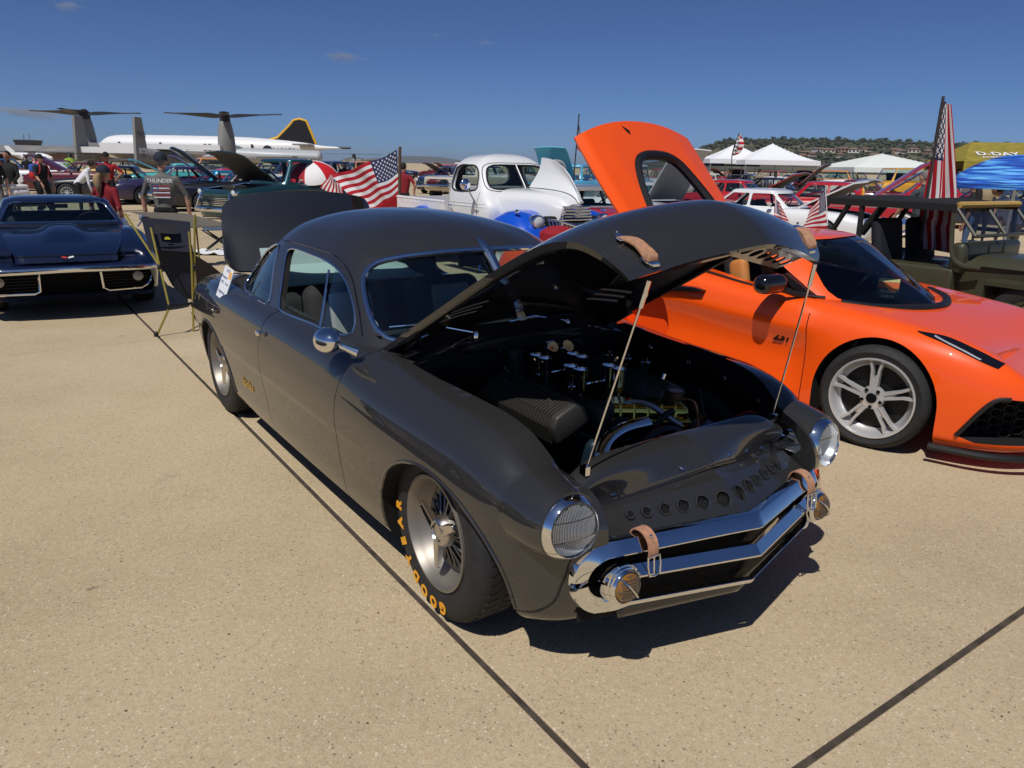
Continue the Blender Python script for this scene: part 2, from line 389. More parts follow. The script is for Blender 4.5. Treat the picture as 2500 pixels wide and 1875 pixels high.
# ================================================================ charcoal custom coupe
from mathutils.bvhtree import BVHTree
def sweep(path, prof, up=(0, 0, 1), closed=False, cap=True, scale=None):
    """closed 2D profile (side, up) swept along a path, kept upright"""
    P = [Vector(p) for p in path]; k = len(P); rows = []
    for i in range(k):
        t = ((P[(i + 1) % k] - P[i - 1]) if closed else (P[min(i + 1, k - 1)] - P[max(i - 1, 0)])).normalized()
        s = t.cross(Vector(up)); s = s.normalized() if s.length > 1e-5 else Vector((1, 0, 0)); u = s.cross(t); f = scale[i] if scale is not None else 1
        rows.append([tuple(P[i] + (s * a + u * b) * f) for a, b in prof])
    mb = MB(); mb.grid(np.array(rows), cu=closed, cv=True, flip=True)
    n = len(prof)
    if cap and not closed: mb.add(rows[0], [list(range(n))]); mb.add(rows[-1], [list(range(n))[::-1]])
    return mb
def circ(r, n=10, ry=None): return [(r * math.cos(a), (ry or r) * math.sin(a)) for a in np.linspace(0, 2 * PI, n, endpoint=False)]
def rrect(w, h, r, n=4):
    out = []
    for cx, cy, a0 in ((w/2-r, h/2-r, 0), (-w/2+r, h/2-r, PI/2), (-w/2+r, -h/2+r, PI), (w/2-r, -h/2+r, 1.5*PI)):
        out += [(cx + r * math.cos(a), cy + r * math.sin(a)) for a in np.linspace(a0, a0 + PI/2, n)]
    return out
def cr_u(A, n):                            # uniform Catmull-Rom along axis 0 by index
    A = np.asarray(A, float); k = len(A); q = np.linspace(0, k - 1, n); i = np.clip(q.astype(int), 0, k - 2); t = (q - i).reshape((-1,) + (1,) * (A.ndim - 1))
    E = np.concatenate([(2 * A[:1] - A[1:2]), A, (2 * A[-1:] - A[-2:-1])]); p0, p1, p2, p3 = E[i], E[i + 1], E[i + 2], E[i + 3]
    return 0.5 * ((2 * p1) + (-p0 + p2) * t + (2 * p0 - 5 * p1 + 4 * p2 - p3) * t**2 + (-p0 + 3 * p1 - 3 * p2 + p3) * t**3)
def surf(K, nu, nv): return cr_u(np.swapaxes(cr_u(np.swapaxes(np.asarray(K, float), 0, 1), nv), 0, 1), nu)
def mirror_ring(H):                        # half rows (levels, pts, 3), y>=0 -> full rings open at nothing
    return np.concatenate([H, (H[:, ::-1] * np.array([1, -1, 1]))[:, 1:-1]], 1)
def bvh_of(V, F): return BVHTree.FromPolygons([tuple(v) for v in V], F)

CHAR = mat('paint_charcoal', (0.023, 0.0225, 0.0232), 0.6, 0.0, 1.0, spec=0.1, coat_rough=0.008, coat_ior=1.75)
BAY = mat('paint_bay_black', (0.006, 0.0065, 0.008), 0.35, 0.0, 1.0, coat_rough=0.04)
LEATHER = mat('tan_leather', (0.42, 0.22, 0.13), 0.7, noise=(60, 0.25), bump=(120, 0.3, 0.002))
SEATGREY = mat('grey_seat_vinyl', (0.42, 0.42, 0.39), 0.55)
CHARSEAT = mat('charcoal_seat_cloth', (0.02, 0.02, 0.022), 0.8)
MESHBLK = mat('black_wire_mesh', (0.02, 0.02, 0.02), 0.4, 0.6)
GOLD = mat('gold_anodised', (0.75, 0.52, 0.10), 0.16, 1.0)
CASTGREY = mat('dark_cast_alloy', (0.055, 0.053, 0.046), 0.5, 0.5)
LENS = glass_mat('lamp_lens', (.92, .95, .97)); FLUTE = mat('lens_flute_glass', (.80, .84, .90), .15, alpha=.2)
AMBER = mat('amber_lens', (0.22, 0.10, 0.012), 0.15, 0.0, 1.0)
HEADL = mat('pale_teal_shelf_cloth', (0.42, 0.55, 0.54), 0.8)

CAR = empty('custom_coupe', (0.3711, 2.9561, 0), -0.9464, 'charcoal grey chopped custom coupe with raised hood, chrome V grille and leather straps', 'car')
HINGE = Vector((-0.65, 0, 0.95)); HOOD_M = Matrix.Translation(HINGE) @ Matrix.Rotation(RAD(-31), 4, 'Y') @ Matrix.Translation(-HINGE)

def main_body():
    K = [(-4.0, 0), (-3.98, .35), (-3.88, .62), (-3.6, .78), (-3.2, .84), (-2.9, .862), (-2.4, .872), (-1.6, .88), (-.8, .88), (-.3, .875), (0, .866), (.25, .846), (.42, .81), (.55, .745), (.625, .66), (.665, .56), (.70, .40), (.745, .2), (.79, 0)]
    n = 220; P, N = plan_inset(K, n, 0)
    prof = spl([(.105, 0), (.075, .045), (.052, .14), (.030, .32), (.012, .50), (.002, .62), (0, .68), (.007, .76), (.034, .86), (.085, .94), (.155, .98), (.24, 1.0)], 46)
    x = P[:, 0]
    zb = itp(x, [(-4, .26), (-3.4, .19), (-2.4, .165), (-.5, .165), (.3, .175), (.6, .20), (.8, .22)])
    zt = itp(x, [(-4, .78), (-3.6, .855), (-3.0, .90), (-2.3, .91), (-1.5, .91), (-.7, .895), (-.3, .875), (.2, .85), (.38, .815), (.52, .755), (.62, .715), (.8, .69)])
    fu = itp(x, [(-4, .9), (-3.2, .75), (-2.8, .6), (-.9, .6), (-.55, .85), (-.2, 1.0), (.5, 1.0), (.8, .9)])
    rows = []
    for ins, v in prof:
        f = fu if v > .5 else 1.0
        X = P + N * (np.ones(n) * ins * f)[:, None]; X[:, 1] = np.maximum(X[:, 1], np.minimum(np.arange(n), np.arange(n)[::-1]) * .0009)
        h = np.stack([X[:, 0], X[:, 1], zb + (zt - zb) * v], 1)
        rows.append(np.vstack([h, h[1:-1][::-1] * np.array([1, -1, 1])]))
    R = np.array(rows); mb = MB(); mb.grid(R, cv=True); m = R.shape[1]
    for row, fl in ((R[0], False), (R[-1], True)):
        F = []
        for i in range(n - 1):
            a, b = i, i + 1; ai = 0 if i == 0 else m - i; bi = n - 1 if b == n - 1 else m - b
            f = [a, b] + ([bi] if bi != b else []) + ([ai] if ai != a else []); F.append(f if fl else f[::-1])
        mb.add(row, F)
    o = mb.obj('body', CHAR); o.data.materials.append(BAY); o.data.materials.append(DARK); fix_normals(o)
    def cut(pts, fn, a, b, mi):
        c = MB(); c.prism(pts, fn, a, b); return c.obj('cut', mats=[mi], smooth=False)
    pods = []
    for s in (-1, 1):        # lamp pods faired into the fenders
        q = cr_u([(.605, .668, .598, .112), (.575, .668, .598, .1205), (.52, .668, .599, .131), (.43, .662, .602, .145), (.32, .652, .60, .158), (.20, .64, .59, .15), (.14, .63, .58, .10)], 30); pm = MB()
        rr = np.array([[(x, s * y + r * math.cos(a), z + r * math.sin(a)) for a in np.linspace(0, 2 * PI, 64, endpoint=False)] for x, y, z, r in q])
        pm.grid(rr, cv=True); pm.add(rr[0], [list(range(64))]); pm.add(rr[-1], [list(range(64))[::-1]]); pods.append(pm.obj('pod', mats=[CHAR]))
    boolean(o, pods, 'UNION', angle=32)
    bay = [(-.56, .655), (-.2, .648), (.1, .632), (.3, .612), (.45, .588), (.53, .57), (.56, .56)]
    bayp = bay + [(a, -b) for a, b in bay[::-1]]
    nose = [(.50, .57), (.58, .555), (1.0, .545)]; nosep = nose + [(a, -b) for a, b in nose[::-1]]
    low = [(-.55, .5), (.555, .5), (.555, -.5), (-.55, -.5)]
    cuts = [cut(bayp, xy, .60, 1.3, BAY), cut(low, xy, .25, .62, BAY), cut(nosep, xy, .515, 1.3, CHAR)]
    cab = [(-2.85, .50), (-2.5, .64), (-2.0, .69), (-.95, .70), (-.70, .66), (-.70, -.66), (-.95, -.70), (-2.0, -.69), (-2.5, -.64), (-2.85, -.50)]
    cuts += [cut(cab, xy, .30, 1.3, CHARSEAT), cut([(-3.75, .5), (-2.98, .5), (-2.98, -.5), (-3.75, -.5)], xy, .4, 1.3, CHARSEAT)]
    gr = [(.0, .235), (.45, .245), (.56, .27), (.615, .33), (.62, .40), (.59, .46), (.50, .492), (.25, .497), (0, .492)]
    grp = gr + [(-a, b) for a, b in gr[1:-1][::-1]]
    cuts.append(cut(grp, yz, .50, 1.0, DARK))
    for s in (-1, 1):
        for cx, a, bz in ((.035, .395, .368), (-2.905, .40, .375)):
            el = [(cx + a * math.cos(t), .262 + bz * math.sin(t)) for t in np.linspace(0, PI, 40)]
            el = [(cx + a + .03, -.2), (cx + a + .02, .12)] + el + [(cx - a - .005, .12), (cx - a, -.2)]
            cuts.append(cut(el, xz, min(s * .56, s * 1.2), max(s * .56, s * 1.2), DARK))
    boolean(o, cuts, angle=32)
    bv = bvh_of([v.co for v in o.data.vertices], [list(f.vertices) for f in o.data.polygons])
    for cx, a, bz in ((.035, .402, .375), (-2.905, .407, .382)):
        pts = []
        for t in np.linspace(-.12, PI + .1, 44):
            r = bv.ray_cast(Vector((cx + a * math.cos(t), -2, .262 + bz * math.sin(t))), Vector((0, 1, 0)))
            if r[0] is not None and r[0].y < -.6: pts.append(r[0])
        lp = MB(); lp.tube(pts, .007, 8); lp.obj('arch_lip', CHAR, CAR)
    # the right-hand door is cut free with a real gap
    fr = spl([(-.765, .10), (-.752, .35), (-.735, .55), (-.69, .76), (-.625, .96)], 14); rr = spl([(-1.62, .98), (-1.69, .90), (-1.735, .82), (-1.765, .62), (-1.775, .40), (-1.76, .10)], 16)
    ol = [tuple(p) for p in fr] + [tuple(p) for p in rr]
    c0 = np.mean(ol, 0)
    shr = [tuple(c0 + (np.array(p) - c0) * (1 - .0055 / max(abs(np.array(p) - c0)[0], .2))) for p in ol]
    d = bpy.data.objects.new('door', o.data.copy()); COL.objects.link(d)
    boolean(d, [cut(shr, xz, -1.2, -.45, CHARSEAT)], 'INTERSECT', angle=32)
    boolean(o, [cut(ol, xz, -1.2, -.45, CHARSEAT)], angle=32)
    o.parent = CAR; d.parent = CAR
    return o, d
BODY, DOOR = main_body()

def greenhouse():
    Z = [.875, 1.0, 1.12, 1.205, 1.26, 1.33, 1.385, 1.412, 1.42]
    Lr = [  # (x, y) rear -> front
     [(-3.05, 0), (-3.00, .30), (-2.86, .54), (-2.60, .705), (-2.2, .768), (-1.7, .775), (-1.2, .772), (-.95, .765), (-.79, .735), (-.68, .675), (-.60, .56), (-.52, .33), (-.465, 0)],
     [(-2.93, 0), (-2.88, .29), (-2.74, .50), (-2.50, .65), (-2.15, .715), (-1.72, .722), (-1.32, .719), (-1.07, .712), (-.91, .687), (-.81, .632), (-.735, .52), (-.645, .31), (-.595, 0)],
     [(-2.80, 0), (-2.76, .27), (-2.62, .46), (-2.40, .60), (-2.08, .665), (-1.74, .672), (-1.42, .670), (-1.18, .665), (-1.03, .642), (-.94, .592), (-.87, .49), (-.775, .29), (-.72, 0)],
     [(-2.68, 0), (-2.64, .25), (-2.51, .43), (-2.31, .56), (-2.03, .622), (-1.75, .632), (-1.47, .631), (-1.25, .625), (-1.11, .602), (-1.02, .555), (-.955, .46), (-.862, .27), (-.81, 0)],
     [(-2.57, 0), (-2.53, .24), (-2.41, .40), (-2.23, .52), (-1.99, .58), (-1.75, .595), (-1.51, .595), (-1.30, .588), (-1.17, .566), (-1.08, .52), (-1.01, .43), (-.92, .25), (-.87, 0)],
     [(-2.38, 0), (-2.34, .20), (-2.24, .34), (-2.10, .44), (-1.93, .49), (-1.76, .505), (-1.57, .507), (-1.40, .50), (-1.28, .475), (-1.19, .43), (-1.13, .35), (-1.04, .2), (-1.00, 0)],
     [(-2.14, 0), (-2.11, .14), (-2.04, .23), (-1.96, .30), (-1.86, .335), (-1.75, .345), (-1.63, .345), (-1.52, .335), (-1.43, .315), (-1.36, .275), (-1.30, .22), (-1.23, .12), (-1.20, 0)],
     [(-1.92, 0), (-1.90, .07), (-1.86, .12), (-1.82, .15), (-1.77, .17), (-1.72, .175), (-1.66, .175), (-1.61, .165), (-1.56, .15), (-1.52, .13), (-1.49, .1), (-1.45, .06), (-1.43, 0)],
     [(-1.72, 0), (-1.72, .003), (-1.715, .005), (-1.71, .006), (-1.70, .007), (-1.69, .008), (-1.68, .008), (-1.67, .008), (-1.66, .007), (-1.65, .006), (-1.645, .005), (-1.64, .003), (-1.64, 0)]]
    K = np.array([[(x, y, z) for x, y in L] for L, z in zip(Lr, Z)])
    # smooth z by arc: keep levels, bicubic
    H = surf(K, 64, 110); H[:, :, 1] = np.maximum(H[:, :, 1], np.minimum(np.arange(110), np.arange(110)[::-1])[None] * .00005); H[:, 0, 1] = 0; H[:, -1, 1] = 0
    ring = mirror_ring(H); mb = MB(); mb.grid(ring, cv=True); mb.add(ring[-1], [list(range(ring.shape[1]))])
    tmp = mb.obj('roof', CHAR); fix_normals(tmp)
    V = [v.co.copy() for v in tmp.data.vertices]; F = [list(p.vertices) for p in tmp.data.polygons]
    bvh = bvh_of(V, F)
    gl = bpy.data.objects.new('g', tmp.data.copy()); COL.objects.link(gl)
    tmp.data.materials.append(CHARSEAT)
    md = tmp.modifiers.new('s', 'SOLIDIFY'); md.thickness = .032; md.offset = -1; md.material_offset = 1; md.material_offset_rim = 0; apply_mods(tmp)
    md = gl.modifiers.new('s', 'SOLIDIFY'); md.thickness = .004; md.offset = 1; apply_mods(gl)
    # shrink glass slightly inwards
    me = gl.data; me.materials.clear(); me.materials.append(GLASS)
    nv_ = len(me.vertices); co = np.zeros(nv_ * 3); no = np.zeros(nv_ * 3); me.vertices.foreach_get('co', co); me.vertices.foreach_get('normal', no)
    off_ = np.zeros((nv_, 3)); nn = no.reshape(-1, 3); half = nv_ // 2
    rad = co.reshape(-1, 3) - np.array([-1.7, 0, 0.9]); sg = np.sign((nn * rad).sum(1)); me.vertices.foreach_set('co', (co.reshape(-1, 3) - nn * sg[:, None] * .012).ravel())
    def cut(pts, fn, a, b, m=CHAR):
        c = MB(); c.prism(pts, fn, a, b); return c.obj('cut', mats=[m], smooth=False)
    ws = spl([(0, .962), (.3, .952), (.50, .928), (.585, .917), (.635, .935), (.645, .985), (.622, 1.09), (.588, 1.165), (.53, 1.212), (.44, 1.236), (.25, 1.258), (0, 1.266)], 44)
    ws = [tuple(p) for p in ws]; wsp = ws + [(-a, b) for a, b in ws[1:-1][::-1]]
    dw = [tuple(p) for p in spl([(-1.70, .908), (-1.3, .908), (-.90, .918), (-.862, .935), (-.885, .98), (-.99, 1.075), (-1.12, 1.15), (-1.25, 1.185), (-1.5, 1.203), (-1.84, 1.205), (-1.875, 1.192), (-1.868, 1.16), (-1.80, 1.04), (-1.735, .93)], 60, True)]
    qw = [tuple(p) for p in spl([(-1.90, .905), (-1.885, .93), (-1.96, 1.06), (-2.03, 1.175), (-2.065, 1.20), (-2.16, 1.195), (-2.30, 1.155), (-2.42, 1.085), (-2.51, .99), (-2.525, .945), (-2.48, .915), (-2.3, .905), (-2.1, .902)], 60, True)]
    rw = [tuple(p) for p in spl([(0, 1.0), (.3, 1.0), (.42, 1.02), (.45, 1.08), (.40, 1.18), (.28, 1.25), (0, 1.27)], 26)]; rwp = rw + [(-a, b) for a, b in rw[1:-1][::-1]]
    specs = [('windshield', wsp, yz, -1.22, 0), ('door_window', dw, xz, -1.0, -.3), ('quarter_window', qw, xz, -1.0, -.3), ('door_window', dw, xz, .3, 1.0), ('quarter_window', qw, xz, .3, 1.0), ('rear_window', rwp, yz, -3.2, -2.2)]
    boolean(tmp, [cut(p, f, a, b) for _, p, f, a, b in specs], angle=32); tmp.parent = CAR
    for nm, p, f, a, b in specs:
        if nm == 'door_window' and b < 0: g_pts = p
        g = bpy.data.objects.new(nm, gl.data.copy()); COL.objects.link(g)
        c = np.mean(p, 0); pe = [tuple(c + (np.array(q) - c) * 1.012) for q in p]
        if nm == 'door_window' and b < 0:
            # the side glass is wound down: only the vent wing stays up
            pe = [(-1.155, .90), (-.84, .90), (-.86, .95), (-.99, 1.085), (-1.10, 1.145), (-1.235, 1.19)]; g.name = 'vent_window'
        boolean(g, [cut(pe, f, a, b, GLASS)], 'INTERSECT'); g.parent = CAR
    bpy.data.objects.remove(gl)
    def onsurf(pts, axis, side=1, off=0.0):
        out = []
        for a, b in pts:
            if axis == 'x': r = bvh.ray_cast(Vector((side * 2 - 1.7, a, b)), Vector((-side, 0, 0)))
            else: r = bvh.ray_cast(Vector((a, side * 2, b)), Vector((0, -side, 0)))
            if r[0] is not None: out.append(r[0] + r[1].normalized() * off * (1 if (r[1].dot(Vector((side, 0, 0)) if axis == 'x' else Vector((0, side, 0)))) > 0 else -1))
        return out
    def trim(name, pts, axis, side, r=.011, m=CHROME, closed=True):
        q = onsurf(pts, axis, side, .001); mb = MB(); mb.tube(q, r, 8, closed=closed); return mb.obj(name, m, CAR)
    trim('windshield_trim', wsp, 'x', 1, .014); trim('window_trim', dw, 'y', -1, .0055); trim('window_trim', qw, 'y', -1, .007)
    q = onsurf([(-1.16, z) for z in np.linspace(.905, 1.02, 4)] + [(-1.16 - .03 * i, 1.02 + .035 * i) for i in range(1, 5)], 'y', -1, -.004)
    vb = MB(); vb.tube([q[0], q[-1]], .006, 8); vb.obj('vent_window_bar', CHROME, CAR)
    # drip rail over the door
    q = onsurf([tuple(p) for p in spl([(-2.08, 1.232), (-1.8, 1.238), (-1.45, 1.236), (-1.25, 1.222), (-1.08, 1.165), (-.93, 1.05), (-.80, .93)], 40)], 'y', -1, .001)
    mb = MB(); mb.tube(q, .0035, 6); mb.obj('drip_rail', GLOSSBLACK, CAR)
    # windscreen divider bar
    dpts = onsurf([(0, z) for z in np.linspace(.945, 1.31, 14)], 'x', 1, .008)
    prof = [(-.024, -.008), (.024, -.008), (.024, .004), (.010, .016), (-.010, .016), (-.024, .004)]
    sc = [.6] + [1] * 12 + [.3]
    sweep(dpts, prof, up=(.7, 0, .7), scale=sc).obj('windshield_divider', CHROME, CAR, angle=25)
    return bvh, onsurf
GH_BVH, ONGH = greenhouse()

def main_hood():
    nt, nv = 70, 61
    E = cr_u([(-.74, .672, .915), (-.5, .662, .905), (-.2, .65, .892), (.1, .632, .882), (.35, .605, .866), (.46, .588, .848), (.55, .565, .808), (.607, .54, .745), (.632, .505, .68), (.634, .477, .640)], nt)
    C = cr_u([(-.62, 0, .978), (-.4, 0, .990), (-.1, 0, 1.000), (.2, 0, 1.000), (.42, 0, .975), (.57, 0, .93), (.67, 0, .87), (.738, 0, .79), (.775, 0, .715), (.787, 0, .662)], nt)
    def rows(dz):
        R = np.zeros((nt, nv, 3))
        for j, v in enumerate(np.linspace(-1, 1, nv)):
            a = abs(v); fx = a ** 1.25
            R[:, j, 0] = C[:, 0] + (E[:, 0] - C[:, 0]) * fx; R[:, j, 1] = E[:, 1] * v; R[:, j, 2] = E[:, 2] + (C[:, 2] - E[:, 2]) * (1 - a ** 2.3)
        return R
    R = rows(0); mb = MB(); mb.grid(R, flip=True); o = mb.obj('hood', CHAR); fix_normals(o)
    if o.data.polygons[len(o.data.polygons) // 2].normal.z < 0: o.data.flip_normals()
    o.data.materials.append(BAY)
    md = o.modifiers.new('s', 'SOLIDIFY'); md.thickness = .022; md.offset = -1; md.material_offset = 1; apply_mods(o)
    cuts = []
    for s in (-1, 1):
        for i, x0 in enumerate((-.335, -.39, -.445)):
            a, b = (.305, .525)
            a += .0; p = [(x0 - .012, s * a), (x0 + .012, s * (a + .012)), (x0 + .014, s * (b - .03)), (x0, s * b), (x0 - .013, s * (b - .02))]
            c = MB(); c.prism(p, xy, .7, 1.2); cuts.append(c.obj('cut', mats=[CHAR], smooth=False))
    boolean(o, cuts, angle=35); o.parent = CAR; o.matrix_local = HOOD_M
    # inner frame along the nose edge, with lightening holes
    bv = bvh_of([v.co for v in o.data.vertices], [list(p.vertices) for p in o.data.polygons])
    for s in (-1, 1):
        a = Vector((.60, s * .46, .662)); b = Vector((.745, s * .02, .675)); u = (b - a); wv = Vector((-.13, 0, .03))
        L = u.length; fr = MB()
        pts = [(0, 0), (L, 0), (L, .13), (0, .13)]
        M = frame(a, u, Vector((0, 0, 1)) if True else None)
        bx = MB(); bx.box((L / 2, -s * .06, .02), (L, .10, .006)); oo = bx.obj('hood_inner_frame', BAY, smooth=False)
        cc = []
        for k in range(6):
            h = MB(); h.prism(circ(.026, 18), xy, -.05, .05); h2 = h.obj('cut', mats=[BAY]); h2.data.transform(Matrix.Translation((L * (k + .6) / 6.3, -s * .06, .02))); cc.append(h2)
        boolean(oo, cc); oo.data.transform(M); oo.parent = CAR; oo.matrix_local = HOOD_M
    # reinforcement ribs below the skin along the sides
    for s in (-1, 1):
        pth = [(E[i, 0], s * (E[i, 1] - .03), E[i, 2] - .012) for i in range(2, nt - 12, 4)]
        m2 = MB(); m2.tube(pth, .016, 8); r = m2.obj('hood_edge_rib', BAY, CAR); r.matrix_local = HOOD_M
    # leather straps on the hood
    for s in (-1, 1):
        col = R[:, int(round((1 + s * .80) / 2 * (nv - 1)))]; arc = np.concatenate([[0], np.cumsum(np.linalg.norm(np.diff(col, axis=0), axis=1))]); arc = arc[-1] - arc
        path = [Vector([float(np.interp(q, arc[::-1], col[::-1, a])) for a in range(3)]) for q in np.linspace(.17, .014, 9)]
        wd = [.6, 1.0, 1.08, 1.0, .90, .98, 1.06, 1.0, .45]
        def band(i0, i1, w, t, lift, nm, m):
            rowsb = []
            for i in range(i0, i1 + 1):
                q = path[i]; tn = (path[min(i + 1, 8)] - path[max(i - 1, 0)]).normalized(); sd = Vector((0, -1, 0)); up = sd.cross(tn).normalized()
                ww = w * wd[i]; l = lift * math.sin(PI * (i - i0) / max(i1 - i0, 1)) + .001
                rowsb.append([tuple(q + sd * ww * a + up * (l + b)) for a, b in ((-1, 0), (1, 0), (1, t), (0, t * 1.3), (-1, t))])
            mb2 = MB(); mb2.grid(np.array(rowsb), cv=True, flip=True); mb2.add(rowsb[0], [[0, 1, 2, 3, 4]]); mb2.add(rowsb[-1], [[4, 3, 2, 1, 0]])
            ob = fix_normals(mb2.obj(nm, m, CAR, angle=30)); ob.matrix_local = HOOD_M; return ob
        pl = band(0, 2, .035, .004, 0, 'strap_plate', CHROME); pl2 = band(6, 8, .035, .004, 0, 'strap_plate', CHROME)
        st = band(1, 7, .030, .005, .009, 'leather_strap', LEATHER)
        for i, dx in ((0, 0.6), (7, .9), (7, -.9), (8, -.2)):
            rv = MB(); q = path[i]; rv.ball(tuple(q + Vector((0.008 if i == 0 else 0, dx * .02 * s, .008))), .005, 8, 5); r = rv.obj('strap_rivet', CHROME, CAR); r.matrix_local = HOOD_M
main_hood()

def wheel(r=.3445, w=.20, rim=.222, hubm=mat('dull_steel_rim', (.26, .24, .215), .48, .75), style='spinner', name='wheel', tread=True, text=None, brake=True, rimmat=None, depth=.075, nsp=5, whitewall=False):
    """outer face towards -y; returns Empty with tyre, rim and so on"""
    root = bpy.data.objects.new(name, None); COL.objects.link(root); root.empty_display_size = .1
    n = 64; rm = rimmat or hubm
    t = MB(); hw = w / 2
    prof = [(hw - .01, rim - .01), (hw, rim + .004), (hw + .008, rim + .03), (hw + .012, rim + (r - rim) * .5), (hw + .004, r - .028), (hw - .012, r - .009), (hw - .035, r - .001), (0, r), (-hw + .035, r - .001), (-hw + .012, r - .009), (-hw - .004, r - .028), (-hw - .012, rim + (r - rim) * .5), (-hw - .008, rim + .03), (-hw, rim + .004), (-hw + .01, rim - .01)]
    t.lathe(prof, n); ty = t.obj('tyre', RUBBER, root)
    if tread:
        g = MB()
        for k in range(56):
            a = 2 * PI * k / 56
            M = Matrix.Rotation(-a, 4, 'Y') @ Matrix.Translation((0, 0, r - .004))
            for sy, rz in ((-hw * .38, .5), (hw * .38, -.5)):
                g.add(*(lambda b: (b.v, b.f))(MB().box((0, sy, 0.0022), (.030, hw * .62, .006), (0, 0, rz * .5))), np.array(M))
        tag(g.obj('tread_blocks', RUBBER, ty, smooth=False), kind='stuff')
    if whitewall:
        ww = MB(); ww.lathe([(-hw - .0125, rim + .015), (-hw - .0145, rim + (r - rim) * .55)], n); ww.obj('whitewall', WHITE, ty)
    b = MB()   # rim barrel, outer lip at -y
    b.lathe([(-hw + .002, rim + .002), (-hw - .008, rim + .001), (-hw - .009, rim - .008), (-hw + .004, rim - .016), (-hw + .02, rim - .022), (-hw + depth * .75, rim - .035), (-hw + depth, rim - .05), (hw, rim - .045)], n)
    ri = b.obj('rim', rm, root)
    d = MB(); yb = -hw + depth
    d.lathe([(yb + .02, rim - .04), (yb + .02, .03), (yb + .02, .001)], n); d.obj('brake_disc', mat('brake_dark', (.03, .03, .03), .5, .7), root)
    if style == 'spinner':
        sp = MB(); sp.lathe([(yb, rim - .048), (yb - .008, rim - .058), (yb - .004, rim - .09), (yb + .002, rim - .095)], n)
        for k in range(11):
            a = 2 * PI * k / 11
            for da in (-.05, .05):
                p0 = (math.cos(a) * .055, yb - .03, math.sin(a) * .055); p1 = (math.cos(a + da * 3.2) * (rim - .06), yb - .004, math.sin(a + da * 3.2) * (rim - .06)); sp.tube([p0, p1], .0052, 6)
        sp.obj('wire_spokes', mat('dark_steel', (.18, .175, .17), .35, 1.0), root)
        hc = MB(); hc.lathe([(yb, .068), (yb - .045, .062), (yb - .066, .052), (yb - .072, .043), (yb - .072, .040), (yb - .064, .036), (yb - .066, .001)], 40); hc.obj('hub', STEEL, root)
        for k in range(3):
            a = RAD(150) + 2 * PI * k / 3
            e = MB(); c, s_ = math.cos(a), math.sin(a)
            M = np.array(Matrix(((c, 0, -s_, 0), (0, 1, 0, 0), (s_, 0, c, 0), (0, 0, 0, 1))))
            rows = []
            for q, (dd, ww, th) in enumerate(((.03, .026, .022), (.07, .023, .02), (.11, .019, .016), (.138, .016, .012), (.146, .009, .007))):
                y0 = yb - .05 - .012 * q * .3
                rows.append([(dd, y0, -ww), (dd, y0 - th, -ww * .75), (dd, y0 - th * .7, 0), (dd, y0 - th, ww * .75), (dd, y0, ww)])
            e.grid(np.array(rows) , cv=True); e.add(rows[-1], [[0, 1, 2, 3, 4]]); e.v = (np.asarray(e.v) @ M[:3, :3].T).tolist()
            fix_normals(e.obj('spinner_ear', mat('polished_steel', (.6, .58, .56), .12, 1.0), root, angle=25))
    elif style == 'five':
        for k in range(5):
            a = PI / 2 + 2 * PI * k / 5; e = MB(); M = np.array(Matrix.Rotation(-a, 4, 'Y'))
            for sg in (-1, 1):
                rows = []
                for dd, off, ww, y0 in ((.05, .010, .016, yb - .045), (.10, .016, .011, yb - .048), (rim - .075, .020, .010, yb - .05), (rim - .02, .034, .012, yb - .055)):
                    z0 = sg * off; rows.append([(dd, y0 + .03, z0 - ww), (dd, y0, z0 - ww * .75), (dd, y0, z0 + ww * .75), (dd, y0 + .03, z0 + ww)])
                e.grid(np.array(rows), cv=True)
            rows = [[(dd, y0 + .02, -ww), (dd, y0 + .004, -ww), (dd, y0 + .004, ww), (dd, y0 + .02, ww)] for dd, ww, y0 in ((.04, .03, yb - .045), (.09, .014, yb - .045), (.14, .004, yb - .04))]
            e.grid(np.array(rows), cv=True)
            e.v = (np.asarray(e.v) @ M[:3, :3].T).tolist(); fix_normals(e.obj('spoke', rm, root, angle=25))
        hb = MB(); hb.lathe([(yb - .01, .075), (yb - .045, .07), (yb - .05, .045), (yb - .05, .001)], 40); hb.obj('hub', rm, root)
        cp = MB(); cp.lathe([(yb - .05, .033), (yb - .056, .03), (yb - .056, .001)], 24); cp.obj('hub_cap', GLOSSBLACK, root)
        for k in range(5):
            a = -PI / 2 + 2 * PI * k / 5; lg = MB(); lg.lathe([(yb - .052, .012), (yb - .058, .010), (yb - .05, .007), (yb - .05, .001)], 12); lo = lg.obj('lug_nut', BLACK, root); lo.location = (math.cos(a) * .057, 0, math.sin(a) * .057)
    elif style == 'cap':
        hc = MB(); hc.lathe([(yb - .02, rim - .03), (yb - .035, rim - .06), (yb - .03, rim * .5), (yb - .055, rim * .3), (yb - .06, .001)], 32); hc.obj('hub_cap', CHROME, root)
    else:   # many-spoke
        e = MB()
        for k in range(nsp):
            a = 2 * PI * k / nsp; e.add(*(lambda q: (q.v, q.f))(MB().box((rim * .55, yb - .035, 0), (rim * .85, .02, rim * .95 / nsp))), np.array(Matrix.Rotation(-a, 4, 'Y')))
        e.lathe([(yb - .02, .05), (yb - .05, .045), (yb - .05, .001)], 24); e.obj('spokes', rm, root, smooth=False)
